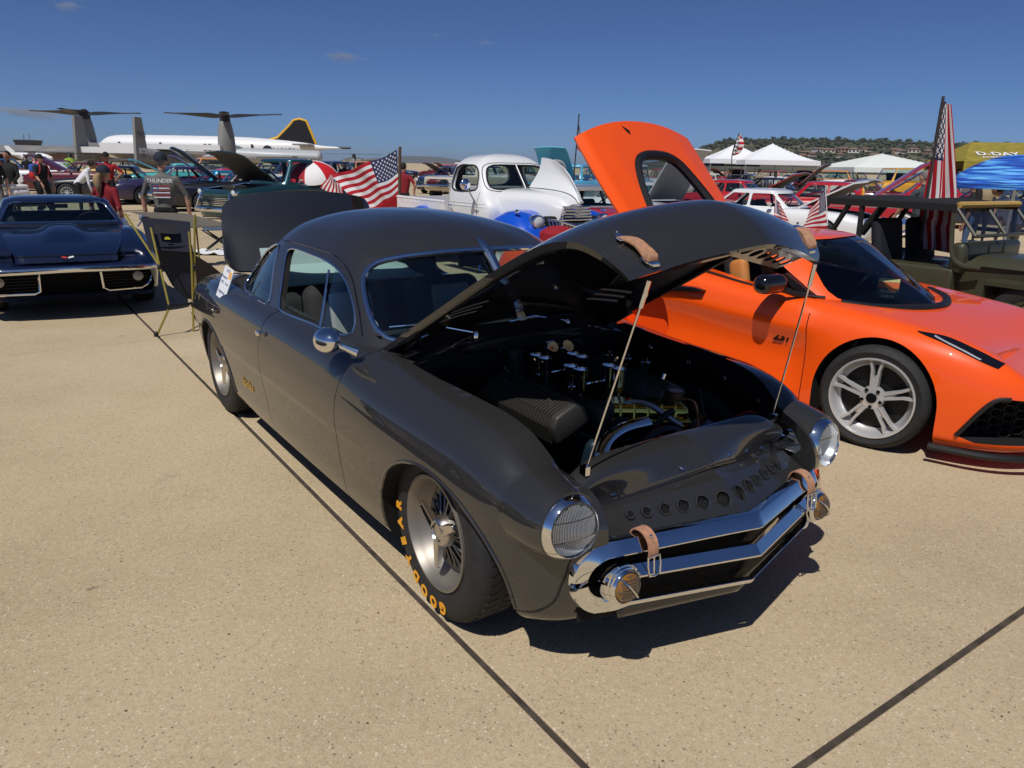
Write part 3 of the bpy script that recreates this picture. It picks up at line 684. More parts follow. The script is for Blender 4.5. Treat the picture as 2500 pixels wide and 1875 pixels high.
    if text:
        word, a0, da, size, rr = text; hy = -hw - .0135
        mb = MB()
        for i, ch in enumerate(word):
            if ch == ' ': continue
            V, F = text_mesh(ch, size, .0006, .0035 * size / .06)
            V[:, 0] *= 1.05
            a = a0 - da * i                   # clockwise seen from outside (-y, x to the right)
            # letter tops outward: local up = radial
            up = Vector((math.cos(a), 0, math.sin(a))); rt = Vector((math.sin(a), 0, -math.cos(a)))
            M = Matrix(((rt.x, up.x, 0, up.x * rr), (rt.y, up.y, -1, hy), (rt.z, up.z, 0, up.z * rr), (0, 0, 0, 1)))
            mb.add(V, F, np.array(M))
        mb.obj('tyre_lettering', mat('yellow_letter_paint', (.80, .36, .02), .6), ty, smooth=False)
    return root
def put_wheels(root, spots, proto_args, flip_left=True):
    proto = None
    for (x, y, z, steer) in spots:
        if proto is None: w = wheel(**proto_args); proto = w
        else: w = copy_tree(proto)
        w.parent = root; w.location = (x, y, z); w.rotation_euler = (0, 0, steer + (PI if y > 0 else 0))
put_wheels(CAR, [(0, -.697, .3445, RAD(-2)), (-2.896, -.70, .3445, 0), (0, .697, .3445, 0), (-2.896, .70, .3445, 0)],
           dict(r=.3445, w=.195, rim=.222, style='spinner', text=('GOODYEAR', RAD(-74), RAD(15.2), .060, .283)))
for w_ in [o for o in CAR.children if o.name.startswith('wheel') and (o.location.x < -1 or o.location.y > 0)]:
    for t_ in w_.children:
        for l_ in list(t_.children):
            if l_.name.startswith('tyre_lettering'): bpy.data.objects.remove(l_)
# ---------------------------------------------------------------- nose: grille, lamps, panels
def vx(a, b, y): return a - b * abs(y)
def nose_parts():
    # chrome loop: upper and lower arm joined by round ends
    ys = np.linspace(-.52, .52, 41)
    top = [(vx(.800, .25, y) + .002, y, .514 + .006 * math.cos(y * 3)) for y in ys]
    low = [(vx(.812, .25, y), y, .292 + .018 * abs(y) / .5) for y in ys[::-1]]
    def endarc(s):
        out = []
        for a in np.linspace(0, PI, 14)[1:-1]:
            y = s * (.535 + .105 * math.sin(a)); z = .409 + .103 * math.cos(a); out.append((vx(.800, .26, y), y, z))
        return out
    path = top + endarc(1) + low + endarc(-1)[::-1]
    P = spl(path, 240, True)
    # radial profile: width grows at top arm, thin at low arm
    rows = []
    k = len(P)
    for i in range(k):
        p = Vector(P[i]); t = (Vector(P[(i + 1) % k]) - Vector(P[i - 1])).normalized(); fwd = Vector((1, 0, .12)).normalized()
        out_ = t.cross(fwd); out_ = out_.normalized()
        c = Vector((vx(.80, .25, p.y), p.y, .40))
        if out_.dot(p - c) < 0: out_ = -out_
        f = fwd - t * fwd.dot(t); f.normalize()
        z01 = np.clip((p.z - .30) / .20, 0, 1); w = .010 + .0165 * z01 ** 1.2 + .020 * np.clip((abs(p.y) - .47) / .1, 0, 1) * (1 - z01); d = .018 + .020 * z01
        prof = [(-w, -d * .6), (-w, d * .5), (-w * .9, d * .66), (-w * .72, d * .72), (w * .7, d * .30), (w * .9, d * .18), (w, -d * .02), (w, -d * .6)]
        rows.append([tuple(p + out_ * a + f * b) for a, b in prof])
    mb = MB(); mb.grid(np.array(rows), cu=True, cv=True); fix_normals(mb.obj('grille_surround', CHROME, CAR, angle=24))
    # middle bar
    ym = np.linspace(-.50, .50, 41); pm = [(vx(.828, .25, y), y, .416 + .016 * abs(y) / .5) for y in ym]
    prof = [(-.03, -.024), (.006, -.024), (.014, -.018), (.014, -.012), (-.010, .020), (-.03, .022)]
    fix_normals(sweep(pm, [(a, b) for a, b in prof], cap=True).obj('grille_bar', CHROME, CAR, angle=20))
    yv = np.linspace(-.47, .47, 41); fix_normals(sweep([(vx(.757, .24, y), y, .243 + .01 * abs(y)) for y in yv], [(-.05, -.02), (.0, -.026), (.012, -.018), (.016, .0), (.008, .02), (-.05, .024)]).obj('lower_valance', CHAR, CAR, angle=45))
    # mesh screen behind the bars (woven wire)
    w = MB(); st = .011
    for i in range(-60, 61):
        y0 = i * st * 1.0
        for sg in (-1, 1):
            a = np.array((y0, .24)); b = np.array((y0 + sg * .25, .49))
            pts = []
            for t in np.linspace(0, 1, 5):
                q = a + (b - a) * t
                pts.append((vx(.765, .25, q[0]), q[0], q[1]))
            pts = [p for p in pts if abs(p[1]) < .60]
            if len(pts) > 1: w.tube(pts, .0013, 4, cap=False)
    tag(w.obj('grille_mesh', MESHBLK, CAR, smooth=False), kind='stuff')
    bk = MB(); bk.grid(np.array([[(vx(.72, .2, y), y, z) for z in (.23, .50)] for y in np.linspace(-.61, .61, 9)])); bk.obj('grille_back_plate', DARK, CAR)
    # V-shaped panel with the row of mesh holes
    rows = []
    for y in np.linspace(-.545, .545, 61):
        a = abs(y)
        tp = (vx(.575, .20, y), y, .640 - .17 * a); 
        up2 = (vx(.652, .24, y), y, .618 - .10 * a); bt = (vx(.756, .28, y), y, .522 + .01 * a); bt2 = (vx(.79, .25, y), y, .512)
        rows.append([tp, up2, bt, bt2])
    mb = MB(); mb.grid(np.array(rows), flip=True); o = mb.obj('vent_panel', CHAR); fix_normals(o)
    if o.data.polygons[60].normal.x < 0: o.data.flip_normals()
    md = o.modifiers.new('s', 'SOLIDIFY'); md.thickness = .012; md.offset = -1; apply_mods(o)
    holes = [(-.045, .0300), (-.125, .0262), (-.2, .0232), (-.27, .0203), (-.338, .0175), (-.398, .0142)]
    cuts = []; 
    for s in (1, -1):
        for y0, r in holes:
            y = y0 * s; z = .566; x = vx(.708, .265, y)
            n = Vector((.75, (.2 if y > 0 else -.2), .62)).normalized(); M = frame((x, y, z), Vector((0, 1, 0)).cross(n), n)
            c = MB(); c.prism(circ(r, 24), xy, -.08, .08); c.v = (np.asarray(c.v) @ np.array(M)[:3, :3].T + np.array(M)[:3, 3]).tolist(); cuts.append(c.obj('cut', mats=[CHAR], smooth=False))
            rg = MB(); rg.tube([tuple(M @ Vector((r * math.cos(a), r * math.sin(a), .001))) for a in np.linspace(0, 2 * PI, 24, endpoint=False)], .0028, 6, closed=True); rg.obj('vent_ring', CHAR, CAR)
            ms = MB()
            for k in range(-3, 4):
                for sg in (-1, 1):
                    o2 = k * r * .3; L = math.sqrt(max(r * r - o2 * o2, 0)); d0 = Vector((math.cos(.8 * sg), math.sin(.8 * sg), 0)); n0 = Vector((-d0.y, d0.x, 0))
                    ms.tube([tuple(M @ (n0 * o2 - d0 * L + Vector((0, 0, -.008)))), tuple(M @ (n0 * o2 + d0 * L + Vector((0, 0, -.008))))], .0007, 4, cap=False)
            tag(ms.obj('vent_mesh', mat('dark_wire', (.05, .05, .05), .4, .6), CAR, smooth=False), kind='stuff')
            bk = MB(); bk.add([tuple(M @ Vector((r * 1.05 * math.cos(a), r * 1.05 * math.sin(a), -.02))) for a in np.linspace(0, 2 * PI, 16, endpoint=False)], [list(range(16))]); bk.obj('vent_back', DARK, CAR)
    boolean(o, cuts, angle=14); o.parent = CAR
    # radiator cover in front of the engine
    rows = []
    for y in np.linspace(-.535, .535, 41):
        a = abs(y); e = itp([a], [(0, 0), (.36, .004), (.46, .018), (.535, .06)])[0]
        rr = [(.405 + .02 * a, y, .690 - e), (.445, y, .732 - e * .9), (.515, y, .725 - .08 * a - e * .5), (vx(.592, .19, y), y, .668 - .16 * a), (vx(.60, .20, y), y, .640 - .17 * a)]
        rows.append(cr_u(rr, 22))
    mb = MB(); mb.grid(np.array(rows), flip=True); o = mb.obj('radiator_cover', CHAR, CAR); fix_normals(o); solidify(o, .008)
    for y in (-.395, -.115, .115 + .02, .27, .395):
        f = MB(); M = frame((vx(.578, .19, y), y, .672 - .155 * abs(y)), (1, 0, -.6), (.6, 0, 1)); f.lathe([(0, .021), (.004, .020), (.0045, .014), (.0065, .013), (.008, .001)], 16, np.array(M), axis='z'); f.obj('quarter_turn_fastener', CHROME, CAR)
    # fasteners on the inner face of the far fender
    for x, z in ((-.36, .80), (-.1, .78), (.12, .76), (.33, .71), (.50, .62), (.535, .56), (.535, .50)):
        f = MB(); f.lathe([(.012 - .018, .015), (-.008, .014), (-.009, .010), (-.011, .001)], 14, np.array(Matrix.Translation((x, itp([x], [(-.56, .655), (-.2, .648), (.1, .632), (.3, .612), (.45, .588), (.56, .558)])[0] + .005, z))), axis='y'); f.obj('quarter_turn_fastener', CHROME, CAR)
    # headlights
    for s in (-1, 1):
        h = bpy.data.objects.new('headlight', None); COL.objects.link(h); h.parent = CAR; h.location = (.600, s * .668, .598); h.rotation_euler = (0, RAD(-6), s * RAD(5))
        b = MB(); b.lathe([(-.14, .110), (-.05, .112), (-.02, .1125), (0, .110), (.018, .104), (.032, .0965), (.040, .091), (.043, .0885), (.040, .0865), (.030, .0855)], 56, axis='x'); b.obj('bezel', CHROME, h)
        r = MB(); r.lathe([(-.04, .03), (-.02, .055), (.0, .072), (.02, .083), (.03, .0865)], 40, axis='x'); r.obj('reflector', mat('lamp_reflector', (.92, .94, .97), .35, .85), h)
        l = MB(); V = []
        rr = [0.001, .02, .04, .06, .075, .0855]; l.lathe([(.034 + .018 * (1 - (q / .0855) ** 2), q) for q in rr[::-1]], 56, axis='x'); lo = l.obj('lens', LENS, h)
        fl = MB()     # moulded flutes of the lens
        for k in range(-16, 17):
            y0 = k * .0051
            for z0, z1 in ((-.085, -.03), (-.028, .03), (.034, .08)):
                pts = []
                for t in np.linspace(0, 1, 5):
                    z = z0 + (z1 - z0) * t; q = math.hypot(y0, z)
                    if q < .083: pts.append((.0345 + .018 * (1 - (q / .0855) ** 2), y0 + (.0 if z1 > 0 else (t - .5) * .0036 * k), z))
                if len(pts) > 1: fl.tube(pts, .0011, 5, cap=False)
        tag(fl.obj('lens_flutes', FLUTE, h), kind='stuff')
    # fog lamps
    for s in (-1, 1):
        h = bpy.data.objects.new('fog_lamp', None); COL.objects.link(h); h.parent = CAR; h.location = (.700, s * .520, .398); h.rotation_euler = (0, RAD(-2), s * RAD(3))
        b = MB(); b.lathe([(-.075, .03), (-.07, .048), (-.055, .062), (-.03, .069), (.0, .0695), (.012, .068), (.014, .063), (.022, .063), (.024, .058), (.030, .056), (.034, .0525), (.030, .050), (.026, .049)], 48, axis='x'); b.obj('housing', CHROME, h)
        l = MB(); l.lathe([(.026 + .030 * math.sqrt(max(1 - (q / .05) ** 2, 0)), q) for q in (.05, .046, .038, .028, .018, .008, .001)], 40, axis='x'); l.obj('amber_lens', AMBER, h)
        w = MB()
        for k in range(-5, 6):
            for ax in (0, 1):
                pts = []
                for t in np.linspace(-.048, .048, 9):
                    a, c = (k * .0088, t); q = math.hypot(a, c)
                    if q < .0485: pts.append((.029 + .030 * math.sqrt(max(1 - (q / .05) ** 2, 0)), a if ax == 0 else c, c if ax == 0 else a))
                if len(pts) > 1: w.tube(pts, .001, 4, cap=False)
        tag(w.obj('lens_guard_mesh', mat('grey_wire', (.25, .25, .25), .4, .9), h, smooth=False), kind='stuff')
        g = MB(); d = Vector((0, .62, -.78)) if s < 0 else Vector((0, .62, -.78))
        g.tube([tuple(Vector((.030 + .036 * math.sqrt(max(1 - (t / .056) ** 2, 0)), 0, 0)) + d * t) for t in np.linspace(-.055, .055, 11)], .0032, 6); g.obj('lens_guard_bar', CHROME, h)
        sk = MB(); sk.tube([(-.03, 0, 0), (-.10, -s * .0, 0)], .02, 10); sk.obj('lamp_stalk', CHROME, h)
    # tan buckle straps round the upper bar
    for s in (-1, 1):
        y = s * .425; x = vx(.800, .25, y); pts = [(x - .045, y, .522), (x - .03, y, .552), (x + .005, y, .557), (x + .036, y, .535), (x + .046, y, .505), (x + .046, y, .478)]
        P = spl(pts, 24); yaw_ = s * .25
        rows = [[(p[0], p[1] + dy, p[2]) for dy in (-.021, .021)] for p in P]
        mb = MB(); mb.grid(np.array(rows)); o = mb.obj('buckle_strap', LEATHER, CAR); solidify(o, .005, 0)
        bu = MB(); c = Vector((x + .050, y, .455)); q = [(-.025, .03), (.025, .03), (.028, .0), (.024, -.03), (.0, -.034), (-.024, -.03), (-.028, 0)]
        bu.tube([(c.x + .004 - .15 * b, c.y + a, c.z + b) for a, b in q], .0036, 8, closed=True); bu.tube([(c.x, c.y, c.z + .03), (c.x + .006, c.y, c.z - .03)], .003, 6); bu.obj('buckle', CHROME, CAR)
        rv = MB(); rv.ball((x + .030, y, .547), .006, 10, 6); rv.obj('strap_rivet', CHROME, CAR)
    # props
    for s in (-1, 1):
        p = MB(); p.tube([(.484, s * .497, .712), (.615, s * .43, 1.265), (.628, s * .422, 1.30), (.632, s * .42, 1.345)], .0036, 8); p.tube([(.615, s * .43, 1.262), (.632, s * .42, 1.345)], .008, 8); p.obj('hood_prop_rod', CHROME, CAR)
        f = MB(); f.box((.484, s * .503, .705), (.03, .02, .03)); f.obj('prop_bracket', CHROME, CAR)
        hp = MB(); hp.box((-.60, s * .585, .80), (.05, .035, .26)); hp.box((-.56, s * .60, .93), (.20, .03, .05), (0, RAD(-31), 0)); hp.obj('hood_hinge', BAY, CAR, smooth=False)
nose_parts()

def engine():
    for s in (-1, 1):
        r = bpy.data.objects.new('valve_cover', None); COL.objects.link(r); r.parent = CAR; r.location = (-.10, s * .285, .738); r.rotation_euler = (s * RAD(-24), RAD(2), 0)
        b = MB(); L = .50
        pr = [(-.088, -.055), (.088, -.055), (.084, .022), (.05, .056), (-.05, .056), (-.084, .022)]
        b.prism(pr, lambda p, q, l: (l, p, q), -L / 2, L / 2); o = b.obj('cover_body', CASTGREY, r); bevel(o, .014, 3)
        fi = MB()
        for k in range(25):
            x = -L / 2 + .04 + k * (L - .08) / 24; fi.prism([(p * 1.03, q * 1.05 + .001) for p, q in pr], lambda p, q, l: (l, p, q), x - .0055, x + .0055)
        fi.obj('cooling_fins', CASTGREY, r, smooth=False)
        for x in (-.15, .15): t = MB(); t.tube([(x, 0, .06), (x, 0, .085)], .008, 8); t.obj('cover_bolt', CHROME, r)
        h = MB(); P = spl([(-.44, s * .40, .56), (-.2, s * .44, .53), (.05, s * .45, .50), (.2, s * .42, .42)], 20); h.tube([tuple(p) for p in P], .03, 10); h.obj('exhaust_header', mat('exhaust_bronze', (.18, .12, .09), .35, 1.0), CAR)
    bl = MB(); bl.rbox((-.16, 0, .46), (.66, .36, .34), .04); bl.obj('engine_block', mat('engine_blue_black', (.008, .02, .03), .35, coat=.5), CAR)
    mn = MB(); mn.rbox((-.16, 0, .65), (.56, .2, .07), .02); mn.obj('intake_manifold', CASTGREY, CAR)
    # carburettor stacks: four pairs
    for x, y in ((-.37, -.03), (-.14, -.02), (-.30, .13), (-.06, .13)):
        for dx in (-.031, .031):
            c = MB(); c.tube([(x + dx, y, .68), (x + dx, y, .735)], .026, 16); c.obj('carburettor', CASTGREY, CAR)
            c = MB(); c.lathe([(.735, .026), (.80, .028), (.838, .031), (.845, .034), (.840, .031), (.80, .024), (.74, .022)], 20, np.array(Matrix.Translation((x + dx, y, 0))), axis='z'); c.obj('intake_stack', CHROME, CAR)
    d = MB(); d.lathe([(0, .045), (.12, .05), (.13, .055), (.19, .05), (.20, .02), (.20, .001)], 20, np.array(Matrix.Translation((-.53, -.04, .66)) @ Matrix.Rotation(RAD(-18), 4, 'Y')), axis='z'); d.obj('distributor', BLACK, CAR)
    for k in range(7):
        w = MB(); a = k * .9; P = spl([(-.57 + .03 * math.cos(a), -.05 + .03 * math.sin(a), .85), (-.60, -.12 - .01 * k, .84 - .01 * k), (-.58 + .02 * k, -.2, .70), (-.45 + .09 * k, -.2, .64)], 14); w.tube([tuple(p) for p in P], .006, 6); w.obj('spark_lead', BLACK, CAR)
    br = MB(); br.lathe([(.60, .035), (.70, .035), (.70, .055), (.745, .056), (.752, .05), (.752, .001)], 28, np.array(Matrix.Translation((.09, -.08, 0))), axis='z'); br.obj('oil_breather', CASTGREY, CAR)
    for x, y in ((-.50, .12), (-.47, .19)):
        a = MB(); a.lathe([(0, .034), (.02, .036), (.03, .03), (.028, .001)], 22, np.array(Matrix.Translation((x, y, .83)) @ Matrix.Rotation(RAD(50), 4, 'Y')), axis='z'); a.obj('gauge', CHROME, CAR)
    # gold header tank
    gt = bpy.data.objects.new('header_tank', None); COL.objects.link(gt); gt.parent = CAR; gt.location = (.135, .13, .69); gt.rotation_euler = (0, 0, RAD(52))
    b = MB(); b.rbox((0, 0, 0), (.34, .15, .105), .03, n=4); b.obj('tank_body', GOLD, gt)
    sm = MB(); sm.rbox((0, 0, -.008), (.354, .164, .010), .005); sm.obj('tank_seam', GOLD, gt)
    for k in range(5):
        rb = MB(); x = -.11 + k * .055; rb.tube([(x, -.078, -.04), (x, -.076, .025), (x, -.055, .052), (x, .055, .052), (x, .076, .025), (x, .078, -.04)], .006, 6); rb.obj('tank_rib', GOLD, gt)
    cp = MB(); cp.lathe([(.05, .02), (.07, .022), (.07, .036), (.092, .036), (.098, .03), (.098, .001)], 24, np.array(Matrix.Translation((.12, .01, 0))), axis='z'); cp.obj('filler_cap', mat('bronze_cap', (.12, .09, .07), .3, .9), gt)
    ov = MB(); ov.tube([tuple(p) for p in spl([(.15, .02, .06), (.20, .02, .05), (.215, -.02, -.02), (.18, -.09, -.06), (.05, -.1, -.065)], 20)], .005, 6); ov.obj('overflow_tube', mat('copper_tube', (.6, .25, .14), .3, 1.0), gt)
    ho = MB(); ho.tube([tuple(p) for p in spl([(.24, .03, .69), (.25, -.12, .69), (.285, -.235, .665), (.33, -.29, .60), (.35, -.30, .52)], 26)], .032, 18); ho.obj('chrome_radiator_hose', CHROME, CAR)
    for (x, y, z, r) in ((.30, .06, .52, .10), (.30, -.16, .50, .075), (.28, .26, .56, .06)):
        pu = MB(); pu.lathe([(-.02, r), (-.012, r * .92), (0, r * .88), (.012, r * .92), (.02, r), (.02, r * .8), (.012, r * .7), (.012, .02), (.03, .015), (.03, .001)], 30, np.array(Matrix.Translation((x, y, z))), axis='x'); pu.obj('belt_pulley', mat('pulley_dark', (.06, .06, .055), .4, .7), CAR)
    fb = MB(); fb.rbox((.27, -.20, .56), (.06, .12, .05), .01); fb.obj('brass_fitting', mat('brass', (.55, .4, .15), .3, 1.0), CAR)
    al = MB(); al.lathe([(0, .07), (.05, .075), (.10, .07), (.11, .04), (.11, .001)], 26, np.array(Matrix.Translation((.22, .36, .58))), axis='x'); al.obj('alternator', mat('cast_alloy', (.35, .35, .34), .35, .9), CAR)
    for k in range(3):
        c = MB(); c.lathe([(.66, .026), (.75, .026), (.755, .03), (.775, .03), (.78, .022), (.80, .022), (.80, .001)], 18, np.array(Matrix.Translation((-.44 + .10 * k, .44 + .03 * k, .0))), axis='z'); c.obj('fluid_reservoir', CHROME, CAR)
    fw = MB()
    rows = [[(-.552, y, z) for z in np.linspace(.3, .925 - .06 * (abs(y) / .6) ** 2, 6)] for y in np.linspace(-.62, .62, 25)]
    fw.grid(np.array(rows)); fw.obj('firewall', BAY, CAR)
    rc = MB(); rc.tube([(-.546, -.05, .62), (-.546, -.05, .80), (-.546, .02, .84), (-.546, .32, .84), (-.546, .40, .78), (-.546, .40, .62)], .007, 6); rc.obj('firewall_bead', BAY, CAR)
    rg = MB(); rg.rbox((-.43, -.50, .67), (.12, .05, .09), .012); rg.obj('voltage_regulator', CHROME, CAR)
    for k in range(3):
        t = MB(); t.tube([(-.36, -.49, .64 + .03 * k), (-.30, -.47, .64 + .03 * k)], .010, 10); t.obj('regulator_terminal', mat('white_ceramic', (.6, .6, .6), .4), CAR)
    # hoses, leads, brackets and bolts that fill the bay
    hm = [mat('hose_black', (.012, .012, .012), .5), mat('hose_braided', (.35, .35, .36), .35, .9), mat('lead_red', (.30, .02, .015), .5), mat('brass', (.55, .4, .15), .3, 1.0)]; rg_ = np.random.default_rng(5)
    for k in range(26):
        a = Vector((rg_.uniform(-.52, .3), rg_.uniform(-.2, .5), rg_.uniform(.58, .72))); b = Vector((a.x + rg_.uniform(-.25, .3), a.y + rg_.uniform(-.2, .25), rg_.uniform(.55, .70))); md_ = (a + b) / 2 + Vector((rg_.uniform(-.05, .05), rg_.uniform(-.05, .05), rg_.uniform(.04, .12)))
        t = MB(); t.tube([tuple(p) for p in spl([a, md_, b], 14)], float(rg_.choice([.005, .008, .012])), 8); t.obj('engine_hose', hm[k % 4 if k % 3 else 0], CAR)
        for e in (a, b): c_ = MB(); c_.tube([tuple(e), tuple(e + Vector((0, 0, -.03)))], .013, 8); c_.obj('hose_clamp', CHROME if k % 2 else hm[3], CAR)
    for k in range(22):
        x = -.50 + k * .045; bo = MB(); bo.lathe([(0, .007), (.006, .007), (.008, .001)], 8, np.array(Matrix.Translation((x, .515 + .0 * k, .625))), axis='z'); bo.obj('fender_bolt', CHROME, CAR)
    for x in (-.37, -.14): ln = MB(); ln.tube([(x, -.06, .76), (x + .02, .17, .77)], .005, 6); ln.obj('throttle_link', CHROME, CAR)
    fa = MB(); fa.lathe([(0, .17), (.02, .175), (.03, .16)], 32, np.array(Matrix.Translation((.345, 0, .55))), axis='x'); fa.obj('fan_shroud', BLACK, CAR)
    ip = MB()   # inner fender rails
    for s in (-1, 1):
        o = MB(); o.grid(np.array([[(x, s * (.50 - .02 * k), .60 - .0 * k + .05 * math.sin(k * 1.2)) for k in range(4)] for x in np.linspace(-.5, .45, 12)])); o.obj('inner_fender_rail', BAY, CAR)
engine()

def cast0(o, x, z):
    r = bvh_of([v.co for v in o.data.vertices], [list(f.vertices) for f in o.data.polygons]).ray_cast(Vector((x, -3, z)), Vector((0, 1, 0))); return r[0] + Vector((0, -.002, 0))
def cowl_and_cabin():
    # cowl top between hood edge and windshield
    rows = []
    for y in np.linspace(-.672, .672, 41):
        a = abs(y) / .672
        zr = .962 - .075 * a ** 2.2; zf = .940 - .075 * a ** 2.2; xr = -.475 - .23 * a ** 2; 
        rows.append(cr_u([(xr - .04, y, zr + .02), (xr + .02, y, zr - .012), (xr - .01 + .06, y, zr - .024), (-.525 - .02 * a + .005 + .02, y, zf - .02), (-.535 + .002, y, zf - .06)], 14))
    mb = MB(); mb.grid(np.array(rows)); o = fix_normals(mb.obj('cowl_panel', CHAR, CAR)); solidify(o, .006)
    for s, y0, y1 in ((-1, -.30, -.60), (1, .22, -.08)):
        w = MB(); q = ONGH([(y0, .952), (y0 + (y1 - y0) * .5, .972), (y1, .962)], 'x', 1, .018)
        b0 = (-.50, y0, .957); w.tube([b0] + [tuple(p) for p in q[1:]], .004, 6); w.obj('wiper_arm', CHROME, CAR)
        pv = MB(); pv.lathe([(0, .014), (.02, .013), (.03, .008), (.03, .001)], 14, np.array(Matrix.Translation((-.50, y0, .935))), axis='z'); pv.obj('wiper_pivot', CHROME, CAR)
    # trunk lid raised behind the cabin
    rows = []
    for y in np.linspace(-1, 1, 45):
        a = abs(y); e = max(a - .84, 0) / .16; zb_ = .905 + .09 * e ** 2.5; zt_ = 1.452 - .07 * a ** 2 - .045 * e ** 3
        rows.append([(-3.06 - .14 * a * a - .23 * t - .05 * math.sin(t * PI), y * (.635 - .085 * t), zb_ + (zt_ - zb_) * t) for t in np.linspace(0, 1, 24)])
    mb = MB(); mb.grid(np.array(rows)); o = fix_normals(mb.obj('trunk_lid', CHAR, CAR)); solidify(o, .02)
    # mirror
    mb = MB(); M = Matrix.Translation((-.70, -.895, .952)) @ Matrix.Rotation(RAD(-6), 4, 'Y')
    mb.lathe([(-.085, .001), (-.078, .030), (-.06, .047), (-.03, .055), (.0, .053), (.03, .045), (.05, .034), (.066, .018), (.072, .001)], 36, np.array(M), axis='x'); mo = mb.obj('side_mirror', CHROME, CAR)
    st = MB(); st.tube([(-.69, -.88, .945), (-.655, -.84, .925), (-.62, -.80, .905)], [.012, .014, .02], 12); st.obj('mirror_stalk', CHROME, mo)
    # door handle
    hd = MB(); hd.lathe([(0, .018), (-.012, .017), (-.02, .010), (-.035, .010), (-.04, .018), (-.05, .014), (-.052, .001)], 18, np.array(Matrix.Translation((-1.71, -.845, .79)))); hd.obj('door_handle', CHROME, CAR)
    # gold script badge
    V, F = text_mesh('Starlite', .075, .003, .001, shear=.45); b = MB(); M = frame(cast0(BODY, -2.12, .40), (1, .0, 0), (0, -1, -.05)); b.add(V, F, np.array(M)); b.obj('script_badge', GOLD, CAR, smooth=False)
    # interior: floor, dash, seats, shelf, steering wheel, mirror
    fl = MB(); fl.box((-1.75, 0, .31), (2.1, 1.3, .02)); fl.obj('cabin_floor', CHARSEAT, CAR, smooth=False)
    ds = MB(); ds.grid(np.array([cr_u([(-.56 - .22 * (abs(y) / .66) ** 2, y, .935), (-.72, y, .94), (-.86, y, .925), (-.90, y, .87), (-.86, y, .70)], 10) for y in np.linspace(-.66, .66, 15)])); fix_normals(ds.obj('dashboard', mat('dash_charcoal', (.025, .026, .028), .5), CAR))
    for s in (-1, 1):
        ch = bpy.data.objects.new('front_seat', None); COL.objects.link(ch); ch.parent = CAR; ch.location = (-1.55, s * .33, .32)
        b = MB(); b.rbox((0, 0, .13), (.52, .50, .20), .07, n=4); b.obj('seat_cushion', CHARSEAT, ch)
        b = MB(); b.rbox((-.27, 0, .40), (.17, .50, .56), .08, (0, RAD(-12), 0), n=5); b.obj('seat_back', CHARSEAT, ch)
        b = MB(); b.rbox((-.185, 0, .42), (.04, .26, .44), .019, (0, RAD(-12), 0), n=3); b.obj('seat_back_panel', SEATGREY, ch)
        b = MB(); b.rbox((.0, 0, .236), (.40, .26, .03), .014, n=3); b.obj('seat_cushion_panel', SEATGREY, ch)
    rs = MB(); rs.rbox((-2.38, 0, .62), (.30, 1.18, .5), .08, (0, RAD(-10), 0), n=4); rs.obj('rear_seat', CHARSEAT, CAR)
    sh = MB(); sh.grid(np.array([[(-2.40, y, .905), (-2.62, y, .925), (-2.78, y, .985), (-2.84, y, 1.10)] for y in np.linspace(-.5, .5, 9)])); o = fix_normals(sh.obj('parcel_shelf', HEADL, CAR)); solidify(o, .01)
    sw = MB(); M = frame((-1.05, .33, .83), (0, 1, 0), (-.8, 0, .55)); sw.tube([tuple(M @ Vector((.19 * math.cos(a), .19 * math.sin(a), 0))) for a in np.linspace(0, 2 * PI, 32, endpoint=False)], .012, 8, closed=True)
    for a in (0, 2.1, 4.2): sw.tube([tuple(M @ Vector((.19 * math.cos(a), .19 * math.sin(a), 0))), tuple(M @ Vector((0, 0, -.03)))], .009, 6)
    sw.obj('steering_wheel', BLACK, CAR)
    rm = MB(); rm.rbox((-.97, 0, 1.205), (.02, .20, .055), .01); rm.tube([(-.97, 0, 1.23), (-.93, 0, 1.27)], .006, 6); rm.obj('rear_view_mirror', BLACK, CAR)
    # registration card propped on the quarter panel
    pc = empty('show_card', (0.3711, 2.9561, 0), -0.9464, 'white handwritten show registration card propped against the coupe rear quarter window', 'card')
    M = frame((-2.60, -.80, .925), (.86, .05, -.12), (.28, -.95, .32))
    c = MB(); c.box((0, 0, 0), (.15, .20, .004)); co = c.obj('card_sheet', mat('card_white', (.72, .74, .78), .6), pc, smooth=False); co.matrix_local = M
    def lab(t, size, x, y, m, nm='card_lettering'):
        V, F = text_mesh(t, size, .0004, 0); q = MB(); q.add(V, F); o = q.obj(nm, m, pc, smooth=False); o.matrix_local = M @ Matrix.Translation((x, y, .0026))
    ink = mat('blue_ink', (.03, .05, .15), .7)
    lab('GTSI', .030, 0, .078, ink); lab('Dwayne', .026, -.03, .035, ink); lab('1951', .026, -.04, .0, ink); lab('Ford', .024, .03, .0, ink); lab('Registered', .024, -.01, -.06, ink)
    st = MB(); st.box((.045, .06, .0028), (.045, .045, .001)); o = st.obj('card_sticker', mat('card_orange', (.8, .45, .15), .6), pc, smooth=False); o.matrix_local = M
cowl_and_cabin()
